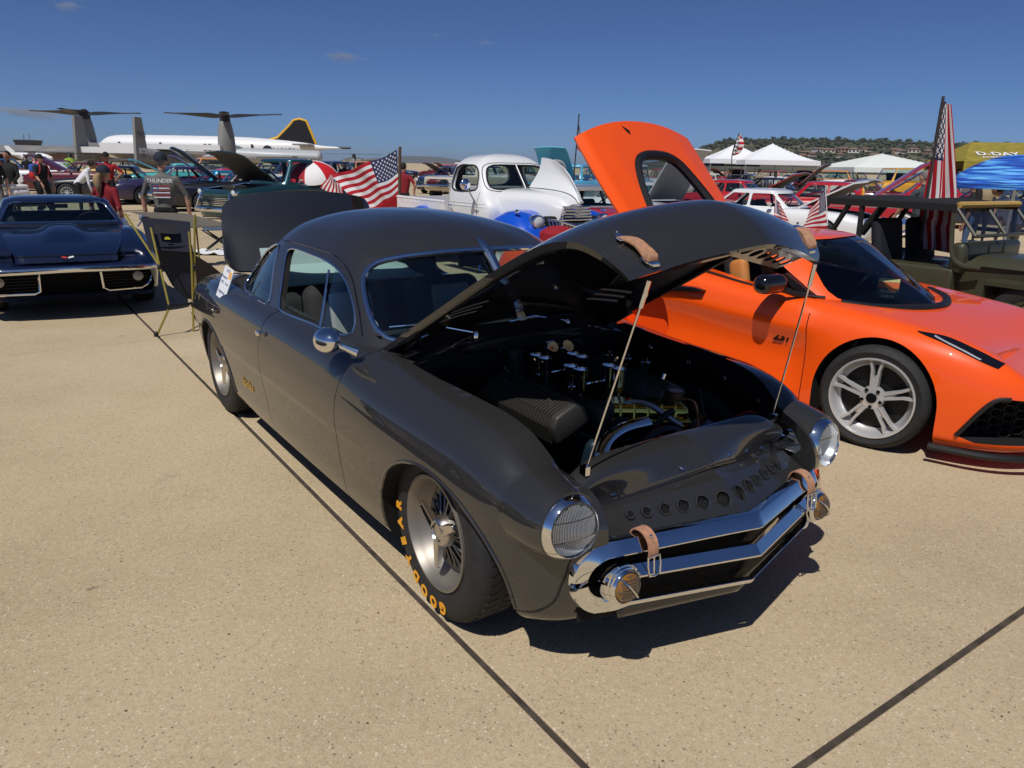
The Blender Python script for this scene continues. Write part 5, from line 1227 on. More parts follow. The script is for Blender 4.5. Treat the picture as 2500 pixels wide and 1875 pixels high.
    if can:
        for s in (-1, 1):
            m = MB(); m.lathe([(0, .06), (.02, .058), (.05, .03), (.06, .001)], 16, np.array(Matrix.Translation((can[0][1] - .45, s * (W + .05), zbelt + .10)) @ Matrix.Rotation(PI / 2, 4, 'Z') @ Matrix.Rotation(-PI / 2, 4, 'X')), axis='y'); m.tube([(can[0][1] - .45, s * (W + .04), zbelt + .06), (can[0][1] - .43, s * (W - .04), zbelt)], .012, 6); m.obj('side_mirror', CHROME if chrome else body, R)
    return R

# ---------------------------------------------------------------- navy blue shark-nosed sports coupe (far left)
NAVY = mat('paint_navy', (0.003, 0.008, 0.032), 0.3, 0.0, 1.0, coat_rough=0.01, coat_ior=1.6)
def shark_coupe():
    R = empty('navy_sports_coupe', (-5.163, 8.585, 0), RAD(-58.2), 'dark navy blue 1960s sports coupe facing the camera with thin chrome bumper', 'car')
    K = [(-3.3, 0), (-3.28, .5), (-3.1, .82), (-2.8, .885), (-2.4, .90), (-1.9, .875), (-1.4, .80), (-.9, .80), (-.45, .85), (-.1, .88), (.2, .885), (.5, .88), (.78, .86), (.93, .80), (1.02, .62), (1.07, .35), (1.09, 0)]
    o = shell(K, [(.10, 0), (.04, .08), (.012, .3), (0, .52), (.0, .66), (.02, .78), (.06, .89), (.12, .965), (.22, 1.0)], [(-3.3, .75), (-2.8, .86), (-2.4, .90), (-1.9, .88), (-1.2, .86), (-.6, .86), (-.15, .885), (.15, .885), (.5, .82), (.8, .72), (.95, .64), (1.09, .58)], [(-3.3, .25), (-2.5, .17), (.6, .17), (.9, .24), (1.09, .30)], 140, 34).obj('body', NAVY)
    o.data.materials.append(DARK); fix_normals(o)
    # the hood sits lower than the fender crowns, with a raised centre bulge
    n_ = len(o.data.vertices); co = np.zeros(n_ * 3); o.data.vertices.foreach_get('co', co); co = co.reshape(-1, 3)
    boolean(o, [arch(0, .32, .385, .40, s, .52) for s in (-1, 1)] + [arch(-2.49, .33, .39, .40, s, .5) for s in (-1, 1)] + [cutter([(-1.75, .6), (-.5, .66), (-.5, -.66), (-1.75, -.6)], xy, .35, 1.4, BLACK), cutter([(-.78, .27), (-.74, .255), (.74, .255), (.78, .27), (.80, .34), (.76, .50), (-.76, .50), (-.80, .34)], yz, .72, 1.4, DARK),
                cutter([(-.42, .60), (.2, .585), (.62, .54), (.87, .47), (.87, -.47), (.62, -.54), (.2, -.585), (-.42, -.60)], xy, .60, 1.4, NAVY)], angle=30); o.parent = R
    rows = []
    for y in np.linspace(-1, 1, 45):
        rr = []
        for t in np.linspace(0, 1, 40):
            x = -.44 + 1.375 * t; hw = itp([x], [(-.44, .605), (.2, .588), (.62, .543), (.87, .478), (.91, .465)])[0]
            z = itp([x], [(-.44, .842), (-.1, .852), (.2, .838), (.55, .782), (.87, .690), (.905, .672), (.935, .60)])[0]
            b = math.exp(-(y / .34) ** 4) * itp([x], [(-.44, .055), (-.1, .07), (.35, .055), (.55, .018), (.62, 0), (.9, 0)])[0]
            e = max(abs(y) - .86, 0) / .14; rr.append((x, y * hw, z + b - .01 * e + .02 * e * e * (1 if x < .5 else .6)))
        rows.append(rr)
    h = MB(); h.grid(np.array(rows)); fix_normals(h.obj('hood', NAVY, R)); 
    for s in (-1, 1):   # pop-up lamp lid seams
        sm = MB(); P = [(.90, s * .30, .655), (.70, s * .30, .737), (.70, s * .52, .735), (.895, s * .53, .655)]; sm.tube(P, .003, 5); sm.obj('lamp_lid_seam', DARK, R)
    hs = MB(); hs.tube([tuple(p) for p in spl([(.91, -.465, .670), (.913, 0, .672), (.91, .465, .670)], 20)], .003, 5); hs.obj('hood_seam', DARK, R)
    # chrome bumper blade, grille surrounds, lamps
    pth = [tuple(p) for p in spl([(.42, -.90, .48), (.72, -.895, .50), (.90, -.85, .515), (1.0, -.70, .525), (1.075, -.4, .535), (1.115, 0, .545), (1.075, .4, .535), (1.0, .70, .525), (.90, .85, .515), (.72, .895, .50), (.42, .90, .48)], 70)]
    fix_normals(sweep(pth, rrect(.04, .062, .018, 4)).obj('front_bumper', CHROME, R))
    for s in (-1, 1):
        P = [(1.01, s * .28, .50), (1.0, s * .29, .32), (.985, s * .34, .292), (.93, s * .66, .292), (.90, s * .74, .33), (.86, s * .82, .48)]; t = MB(); t.tube([tuple(p) for p in P], .014, 8); t.obj('grille_surround', CHROME, R)
        g = MB()
        for k in range(6): g.box((.88 - .02, s * .52, .315 + .032 * k), (.02, .48, .006))
        g.obj('grille_slats', BLACK, R, smooth=False)
        l = MB(); l.lathe([(-.02, .052), (.02, .052), (.026, .04), (.028, .001)], 22, np.array(Matrix.Translation((.90, s * .64, .42))), axis='x'); l.obj('parking_lamp', mat('lamp_smoke', (.35, .34, .33), .2, coat=1), R)
    # crossed-flag emblem
    for s, m in ((-1, RED), (1, WHITE)):
        e = MB(); e.box((.955, s * .03, .653), (.008, .05, .016), (s * .25, -.6, 0)); e.obj('hood_emblem', m, R, smooth=False)
    # canopy
    Z = [.83, .93, 1.04, 1.12, 1.155, 1.18, 1.19]
    def pl(xr, xf, y): return rr_plan(xr, xf, y, .9, 1.35)
    Lr = [pl(-2.2, -.40, .735), pl(-2.05, -.56, .685), pl(-1.92, -.74, .63), pl(-1.86, -.87, .585), pl(-1.82, -.95, .54), pl(-1.7, -1.1, .40), [(-1.42 + (x + 1.42) * .01, y * .01) for x, y in pl(-1.7, -1.1, .40)]]
    c = canopy(Lr, Z, 34, 70).obj('roof', NAVY)
    ws = [(-.60, .90), (.60, .90), (.55, 1.0), (.495, 1.095), (.44, 1.12), (-.44, 1.12), (-.495, 1.095), (-.55, 1.0)]; sw = [(-1.55, .90), (-.80, .885), (-.98, 1.06), (-1.05, 1.105), (-1.5, 1.105)]
    rw = [(-.50, .96), (.50, .96), (.46, 1.10), (-.46, 1.10)]
    glaze(c, [('windshield', ws, yz, -1.08, 0), ('side_window', sw, xz, -1, -.3), ('side_window', sw, xz, .3, 1), ('rear_window', rw, yz, -2.4, -1.6)], BLACK, NAVY, R, GLASS, .03)
    bc = bvh_obj(c); t = MB(); t.tube([tuple(p) for p in cast(bc, [(a * 1.03, b) for a, b in ws], 'x', 1, .0)], .013, 8, closed=True); t.obj('windshield_trim', CHROME, R)
    cg = MB(); cg.tube([(-.46 - .10 * (y / .6) ** 2, y, .868) for y in np.linspace(-.6, .6, 20)], .016, 6); cg.obj('cowl_vent', BLACK, R)
    for y in (-.36, .36): MB().rbox((-1.5, y, .68), (.16, .42, .5), .07, (0, RAD(-14), 0)).obj('seat_back', CHARSEAT, R)
    d = MB(); d.rbox((-.72, 0, .80), (.32, 1.2, .12), .05); d.obj('dashboard', mat('dash_black', (.015, .016, .018), .6), R)
    steering(R, frame((-1.0, .36, .84), (0, 1, 0), (-.85, 0, .5))); MB().rbox((-.90, 0, 1.075), (.02, .22, .05), .02).obj('rear_view_mirror', BLACK, R)
    m = MB(); m.rbox((-.50, .93, .945), (.05, .15, .085), .024, n=4); m.tube([(-.49, .92, .92), (-.46, .86, .885), (-.45, .82, .84)], .012, 8); m.obj('side_mirror', CHROME, R)
    put_wheels(R, [(0, -.745, .33, 0), (0, .745, .33, 0), (-2.49, -.75, .33, 0), (-2.49, .75, .33, 0)], dict(r=.33, w=.22, rim=.195, style='cap', hubm=STEEL, tread=True))
    return R
shark_coupe()
# ---------------------------------------------------------------- white 1940s pickup with blue fenders
WHT = paint('white_gloss', (.74, .75, .76)); BLUE = paint('bright_blue', (.004, .075, .55))
def old_pickup():
    R = empty('white_pickup', (.519, 11.517, 0), -.979, 'white 1940s pickup truck with bright blue fenders and chrome waterfall grille', 'truck')
    # cab
    Z = [.45, .8, 1.05, 1.27, 1.45, 1.62, 1.72, 1.79, 1.83, 1.84]
    def pl(xr, xf, y, f=1.2): return rr_plan(xr, xf, y, .8, f)
    Lr = [pl(-1.86, -.50, .74, .5), pl(-1.90, -.46, .80, .6), pl(-1.92, -.44, .81, .8), pl(-1.92, -.62, .78, 1.1), pl(-1.90, -.76, .725, 1.2), pl(-1.87, -.90, .655, 1.3), pl(-1.82, -1.02, .56, 1.2), pl(-1.74, -1.14, .42, 1.0), pl(-1.60, -1.28, .2, .5), pl(-1.49, -1.39, .04, .5)]
    c = canopy(Lr, Z, 56, 90).obj('cab', WHT)
    ws = [tuple(p) for p in spl([(-.60, 1.335), (-.50, 1.305), (0, 1.32), (.50, 1.305), (.60, 1.335), (.595, 1.45), (.53, 1.60), (.44, 1.645), (0, 1.66), (-.44, 1.645), (-.53, 1.60), (-.595, 1.45)], 60, True)]
    dw = [tuple(p) for p in spl([(-1.62, 1.29), (-.98, 1.275), (-.90, 1.30), (-.93, 1.42), (-1.02, 1.56), (-1.13, 1.635), (-1.3, 1.65), (-1.58, 1.645), (-1.66, 1.60), (-1.675, 1.40)], 60, True)]
    rw = [tuple(p) for p in spl([(-.40, 1.36), (.40, 1.36), (.46, 1.40), (.44, 1.58), (.36, 1.63), (-.36, 1.63), (-.44, 1.58), (-.46, 1.40)], 40, True)]
    glaze(c, [('windshield', ws, yz, -1.12, -.2), ('door_window', dw, xz, -1.2, -.3), ('door_window', dw, xz, .3, 1.2), ('rear_window', rw, yz, -2.2, -1.5)], mat('cab_lining_grey', (.10, .10, .105), .8), WHT, R, GLASS, .05, skip=(1,))
    bc = bvh_obj(c)
    for pts, ax, sg, nm, r_, m in ((ws, 'x', 1, 'windshield_seal', .016, BLACK), (dw, 'y', -1, 'door_window_seal', .014, BLACK), ([(a * 1.09, 1.48 + (b - 1.48) * 1.18) for a, b in ws], 'x', 1, 'windshield_frame_line', .008, mat('panel_gap', (.02, .02, .02), .8))):
        q = cast(bc, pts, ax, sg, -.002); t = MB(); t.tube([tuple(p) for p in q], r_, 6, closed=True); t.obj(nm, m, R)
    q = cast(bc, [(0, z) for z in np.linspace(1.30, 1.67, 8)], 'x', 1, .004); MB().tube([tuple(p) for p in q], .014, 8).obj('windshield_divider', mat('divider_grey', (.3, .3, .32), .4, .5), R)
    # door seams and moulding line
    for pts in ([(-1.70, z) for z in np.linspace(.55, 1.62, 14)], [(-.80, z) for z in np.linspace(.55, 1.26, 10)]):
        q = cast(bc, pts, 'y', -1, 0); MB().tube([tuple(p) for p in q], .005, 5).obj('door_seam', mat('panel_gap', (.02, .02, .02), .8), R)
    for z in (1.085, 1.035):
        q = cast(bc, [(x, z) for x in np.linspace(-1.9, -.5, 24)], 'y', -1, .0); MB().tube([tuple(p) for p in q], .007, 6).obj('side_moulding', WHT, R)
    MB().tube([(-1.62, -.84, 1.03), (-1.54, -.86, 1.03), (-1.50, -.86, 1.01)], .011, 8).obj('door_handle', CHROME, R)
    # hood: tall narrow nose; right half closed, left half folded up
    def hsec(x):
        w = itp([x], [(-.62, .60), (-.2, .50), (.2, .40), (.5, .30), (.66, .235)])[0]; zt = itp([x], [(-.62, 1.325), (-.2, 1.32), (.2, 1.30), (.45, 1.26), (.6, 1.20), (.66, 1.14)])[0]
        return w, zt
    rows = []
    for x in np.linspace(-.60, .66, 30):
        w, zt = hsec(x); rows.append(cr_u([(x, -w - .02, .72), (x, -w - .015, .95), (x, -w, 1.08), (x, -w * .93, zt - .12), (x, -w * .72, zt - .035), (x, -w * .35, zt - .004), (x, 0, zt)], 26))
    h = MB(); h.grid(np.array(rows)); solidify(fix_normals(h.obj('hood', WHT, R)), .01, 0)
    rows = []
    for x in np.linspace(-.60, .66, 30):
        w, zt = hsec(x); rows.append(cr_u([(x, w + .02, .72), (x, w + .01, .95), (x, w, 1.07)], 8))
    h = MB(); h.grid(np.array(rows)); solidify(fix_normals(h.obj('hood_side', WHT, R)), .01, 0)
    rows = []
    for x in np.linspace(-.58, .70, 26):        # raised left half, hinged on the centre line
        w, zt = hsec(min(x, .66)); u = (x + .58) / 1.28; d = .42 * (1 - u ** 2.2) + .03
        rows.append([(x, .02 + .06 * math.sin(t * PI) + .22 * t * (1 - u), zt + .01 + d * t ** .9) for t in np.linspace(0, 1, 12)])
    h = MB(); h.grid(np.array(rows)); solidify(fix_normals(h.obj('raised_hood_half', WHT, R)), .012, 0)
    ca = MB(); ca.tube([tuple(p) for p in spl([(-.62, .30, 1.36), (-.60, .30, 1.62), (-.56, .42, 1.72), (-.52, .60, 1.70), (-.52, .66, 1.55), (-.55, .68, 1.33)], 26)], .035, 8); ca.obj('raised_hood_arch', mat('hood_underside_grey', (.35, .36, .37), .5), R)
    em = MB()
    for k in range(6): em.box((-.38 + k * .085, -.50 + .045 * k * .9 - .02, 1.0), (.075, .012, .022)); em.box((-.38 + k * .085, -.50 + .045 * k * .9 - .022, .965), (.075, .012, .018))
    em.obj('hood_side_louvre', CHROME, R, smooth=False)
    # grille: horizontal bars over a waterfall
    for k in range(5):
        z = 1.10 - .043 * k; w = .245 + .012 * k; MB().tube([(.64 + .045 * (1 - (y / w) ** 2), y, z) for y in np.linspace(-w, w, 13)], .0165, 8).obj('grille_bar', CHROME, R)
    MB().tube([tuple(p) for p in spl([(.56, -.46, .92), (.64, -.25, .89), (.70, 0, .84), (.64, .25, .89), (.56, .46, .92)], 30)], .026, 10).obj('grille_header', CHROME, R)
    for k in range(18):
        y = -.45 + k * .9 / 17; a = abs(y) / .45; MB().tube([tuple(p) for p in spl([(.60 + .08 * (1 - a), y, .87 + .03 * a), (.68 + .06 * (1 - a), y * 1.0, .74), (.66 + .06 * (1 - a), y, .58), (.60, y, .48)], 10)], .0115, 6).obj('grille_tooth', CHROME, R)
    MB().rbox((.50, 0, .72), (.16, .96, .5), .05).obj('grille_shell', DARK, R)
    # fenders
    def fender(cx, s, nm, y0, y1, L1, L2, top):
        rows = []
        for t in np.linspace(0, PI, 40):
            x = cx + (L1 if t < PI / 2 else L2) * math.cos(t); zc = .30 + (top - .30) * math.sin(t) ** .75
            rr = []
            for u in np.linspace(0, 1, 14):
                y = y0 + (y1 - y0) * math.sin(u * PI / 2) ** .8; drop = (1 - math.cos(u * PI / 2)) ; rr.append((x * 1.0 - (x - cx) * .12 * drop, s * y, zc - (.20 + .10 * math.sin(t)) * drop ** 1.5))
            rows.append(rr)
        m = MB(); m.grid(np.array(rows)); return solidify(fix_normals(m.obj(nm, BLUE, R)), .02, 0)
    for s in (-1, 1):
        fender(.05, s, 'front_fender', .42, .93, .66, .62, 1.03); fender(-2.75, s, 'rear_fender', .62, .95, .48, .48, .95)
        hd = MB(); M = Matrix.Translation((.53, s * .61, .89)); hd.lathe([(-.22, .02), (-.16, .07), (-.06, .105), (.02, .112), (.045, .105), (.05, .09)], 30, np.array(M), axis='x'); ho = hd.obj('headlight', BLUE if False else CHROME, R)
        l = MB(); l.lathe([(.04, .098), (.06, .06), (.068, .001)], 26, np.array(M), axis='x'); l.obj('lens', mat('lamp_glass_pale', (.6, .63, .65), .1, coat=1), ho)
        pk = MB(); pk.ball((.30, s * .80, 1.03), (.06, .03, .03)); pk.obj('parking_lamp', CHROME, R)
        # bed
        b = MB(); b.box((-2.92, s * .70, .80), (1.85, .04, .50)); b.tube([(-3.84, s * .70, 1.06), (-1.99, s * .70, 1.05)], .028, 10); b.obj('bed_side', WHT, R)
        rb = MB(); rb.box((-1.3, s * .86, .42), (1.2, .2, .05)); rb.obj('running_board', BLACK, R, smooth=False)
    MB().box((-2.92, 0, .60), (1.85, 1.40, .04)).obj('bed_floor', mat('bed_wood', (.12, .06, .03), .7), R, smooth=False); MB().box((-3.83, 0, .82), (.04, 1.4, .5)).obj('tailgate', WHT, R, smooth=False); MB().box((-2.01, 0, .82), (.04, 1.4, .5)).obj('bed_headboard', WHT, R, smooth=False)
    pth = [(.92 - .10 * (abs(y) / .85) ** 4, y, .45) for y in np.linspace(-.85, .85, 21)]; fix_normals(sweep(pth, rrect(.05, .12, .02, 3)).obj('front_bumper', CHROME, R))
    m = MB(); m.lathe([(-.02, .085), (.0, .088), (.02, .075), (.035, .04), (.04, .001)], 24, np.array(Matrix.Translation((-.78, -1.02, 1.37))), axis='x'); m.obj('side_mirror', CHROME, R); MB().tube([(-.77, -1.0, 1.33), (-.72, -.92, 1.16), (-.72, -.85, 1.05)], .011, 6).obj('mirror_arm', mat('divider_grey', (.3, .3, .32), .4, .5), R)
    put_wheels(R, [(0, s * .74, .36, 0) for s in (-1, 1)] + [(-2.75, s * .76, .36, 0) for s in (-1, 1)], dict(r=.36, w=.17, rim=.2, style='cap', tread=False, hubm=WHT))
    MB().rbox((-1.55, 0, .95), (.2, 1.2, .5), .08).obj('bench_seat', CHARSEAT, R); steering(R, frame((-.98, .36, 1.28), (0, 1, 0), (-.6, 0, .8)), .2)
    ch = MB(); ch.box((-1.12, 0, 1.30), (.3, 1.3, .08)); ch.obj('dashboard', mat('dash_white', (.5, .5, .5), .5), R, smooth=False)
    return R
old_pickup()
# ---------------------------------------------------------------- other trucks and classics
TEAL = mat('paint_teal_metallic', (.018, .07, .082), .35, .5, 1.0); CREAM = paint('cream', (.62, .56, .42)); TAUPE = paint('taupe', (.22, .17, .13)); SKY = paint('sky_blue', (.10, .42, .62)); REDP = paint('signal_red', (.42, .008, .012)); MAROON = paint('maroon', (.10, .006, .01)); BLKP = paint('black', (.004, .004, .005)); AQUA = mat('paint_aqua_metallic', (.01, .22, .38), .3, .5, 1.0); GREYP = paint('battleship_grey', (.25, .25, .26)); YEL = paint('mustard', (.65, .34, .03)); WHT2 = paint('off_white', (.70, .70, .68)); DKBLUE = paint('midnight_blue', (.008, .02, .06)); VIOLET = paint('plum', (.03, .02, .06)); ORG2 = paint('pale_orange', (.65, .25, .05))
def teal_truck():
    R = classic('teal_pickup', 'metallic teal 1950s pickup with hood raised beside the standing man', 'truck', (-7.25, 20.5, 0), RAD(-122), TEAL, L=(-4.1, 1.0), W=.93, WB=2.95, r=.37, zb=.16, zbelt=1.08, zroof=1.72, can=((-2.15, -.62, .80), (-1.98, -1.0, .66)), hood=(34, .12), bed=(-4.0, -2.25), wheelst='cap', rimm=CHROME, fine=True,
        zt=[(-4.1, .88), (-2.4, .92), (-2.2, 1.0), (-1.5, 1.06), (-.7, 1.05), (0, .98), (.6, .95), (1.0, .90)], prof=[(.05, 0), (.02, .08), (.006, .25), (.0, .45), (.0, .56), (.05, .62), (.055, .68), (.03, .80), (.04, .92), (.09, .98), (.2, 1.0)])
    for s in (-1, 1):
        h = MB(); h.tube([(.93, s * .55, .82), (.99, s * .62, .66), (1.0, s * .70, .50), (.93, s * .8, .42)], .04, 8); h.obj('chrome_grille_fang', CHROME, R)
    return R
teal_truck()
def cream_truck():
    R = classic('cream_pickup', 'cream and taupe 1960s pickup parked behind the large waving flag', 'truck', (-3.02, 35.1, 0), RAD(-125), CREAM, L=(-4.4, .85), W=.98, WB=3.0, r=.38, zb=.45, zbelt=1.14, zroof=1.76, can=((-2.1, -.75, .86), (-1.95, -1.05, .72)), bed=(-4.3, -2.2), wheelst='cap', zt=[(-4.4, 1.06), (-2, 1.12), (-.7, 1.14), (.3, 1.12), (.85, 1.08)], nose=.12, tail=.1,
        prof=[(.06, 0), (.02, .08), (.0, .3), (.0, .62), (.01, .8), (.02, .93), (.05, .99), (.15, 1.0)])
    for s in (-1, 1):
        b = MB(); b.box((-1.6, s * .987, .66), (4.6, .012, .22)); b.obj('lower_side_panel', TAUPE, R, smooth=False)
    g = MB()
    for k in range(5): g.box((.87, 0, .72 + .055 * k), (.03, 1.3, .02))
    for k in range(7): g.box((.872, -.6 + .2 * k, .83), (.03, .02, .26))
    g.obj('grille', CHROME, R, smooth=False)
cream_truck()
def jeep():
    OLIVE = mat('paint_olive_drab', (.045, .045, .024), .45, 0, .35); BTOP = mat('black_canvas', (.009, .009, .010), .8)
    R = empty('olive_jeep', (5.3, 7.1, 0), RAD(-58), 'olive drab open jeep with black canvas top parked beyond the orange sports car', 'jeep')
    # tub, hood, fenders
    b = MB(); b.box((-1.95, 0, .58), (2.3, 1.16, .34)); bevel(b.obj('tub', OLIVE, R, smooth=False), .03, 3)
    rows = [[(x, y * (1 - .06 * (x + .8)), .80 + .095 * (1 - abs(y / .5) ** 5) + .0 * x) for x in np.linspace(-.82, .62, 12)] for y in np.linspace(-.5, .5, 21)]
    h = MB(); h.grid(np.array(rows)); fix_normals(h.obj('hood', OLIVE, R)); MB().box((-.1, 0, .66), (1.42, .92, .28)).obj('hood_sides', OLIVE, R, smooth=False)
    cw = MB(); cw.rbox((-.80, 0, .86), (.14, 1.14, .30), .05); cw.obj('cowl', OLIVE, R)
    for y in (-.1, .19): sm = MB(); sm.box((-.724, y, .88), (.006, .008, .24)); sm.obj('cowl_seam', BLACK, R, smooth=False)
    for s in (-1, 1):
        f = MB(); f.box((.12, s * .60, .68), (1.05, .28, .04)); f.box((-.42, s * .60, .56), (.04, .28, .28)); f.obj('front_fender', OLIVE, R, smooth=False)
        l = MB(); l.lathe([(-.04, .085), (.02, .085), (.03, .001)], 20, np.array(Matrix.Translation((.64, s * .36, .70))), axis='x'); l.obj('headlight', CHROME, R)
        rf = MB(); rf.box((-2.3, s * .63, .74), (.9, .14, .10)); bevel(rf.obj('rear_fender', OLIVE, R, smooth=False), .03, 3)
    for k in range(7): g = MB(); g.box((.63, -.24 + .08 * k, .68), (.02, .03, .22)); g.obj('grille_slot', BLACK, R, smooth=False)
    # raised windscreen frame tilted out
    def wp(y, t): return (-.645 - .24 * t, y, 1.085 + .275 * t)
    fr = MB()
    for a, c in (((-.57, 0), (.57, 0)), ((-.57, 1), (.57, 1)), ((-.57, 0), (-.57, 1)), ((.57, 0), (.57, 1)), ((0, 0), (0, 1))): fr.tube([wp(*a), wp(*c)], .018, 6)
    fr.obj('windshield_frame', OLIVE, R); g = MB(); g.add([wp(-.56, .02), wp(.56, .02), wp(.56, .98), wp(-.56, .98)], [[0, 1, 2, 3]]); g.obj('windshield_glass', TINT, R)
    for s in (-1, 1):
        p = MB(); p.tube([tuple(q) for q in spl([(-.88, s * .60, 1.37), (-.86, s * .60, 1.1), (-.80, s * .60, .86), (-.72, s * .58, .80), (-.55, s * .55, .79)], 20)], .024, 8); p.obj('windshield_hoop', OLIVE, R)
        for (xa, za, xb, zb_) in ((-1.88, 1.36, -1.87, .9), (-2.02, 1.36, -2.3, .85), (-2.33, 1.34, -2.62, .92)): MB().tube([(xa, s * .59, za), (xb, s * .59, zb_)], .03 if xa > -2.3 else .05, 8).obj('roll_cage_bar', BTOP, R)
    # canvas top, with rolled front edge
    rows = [[(x, y, 1.375 + .035 * (1 - (y / .62) ** 2) - .03 * max(abs(y) - .57, 0) / .05 + .012 * math.sin(x * 9)) for x in np.linspace(-2.36, -.86, 20)] for y in np.linspace(-.62, .62, 17)]
    t = MB(); t.grid(np.array(rows)); solidify(fix_normals(t.obj('canvas_top', BTOP, R)), .012)
    for s in (-1, 1): MB().box((-1.6, s * .62, 1.345), (1.5, .012, .07)).obj('canvas_valance', BTOP, R, smooth=False)
    MB().tube([(-.85, -.58, 1.372), (-.85, .58, 1.372)], .032, 8).obj('rolled_tan_blind', mat('woven_tan', (.42, .27, .08), .8, noise=(80, .5)), R)
    # seats with a printed star
    for y in (-.32, .32):
        s = bpy.data.objects.new('seat', None); COL.objects.link(s); s.parent = R; s.location = (-1.55, y, .62)
        MB().rbox((-.14, 0, .27), (.13, .46, .60), .06, (0, RAD(-10), 0)).obj('seat_back', mat('navy_seat_cover', (.006, .008, .014), .8), s); MB().rbox((.1, 0, .02), (.42, .46, .14), .05).obj('seat_cushion', mat('navy_seat_cover', (.006, .008, .014), .8), s)
        V = [(.0, (.085 if k % 2 == 0 else .034) * math.sin(2 * PI * k / 10 + 0) + 0, (.085 if k % 2 == 0 else .034) * math.cos(2 * PI * k / 10)) for k in range(10)]
        e = MB(); e.add([(-.105 - .176 * q[2], q[1], .40 + q[2]) for q in V], [list(range(10))]); e.obj('star_print', mat('grey_print', (.10, .10, .12), .8), s, smooth=False)
        e = MB(); 
        for sg in (-1, 1): e.box((-.105, sg * .12, .40), (.004, .09, .05), (0, RAD(-10), 0))
        e.obj('bar_print', mat('grey_print', (.10, .10, .12), .8), s, smooth=False)
    put_wheels(R, [(0, s * .60, .36, 0) for s in (-1, 1)] + [(-2.03, s * .60, .36, 0) for s in (-1, 1)], dict(r=.36, w=.20, rim=.2, style='cap', tread=True, hubm=OLIVE))
    return R
jeep()
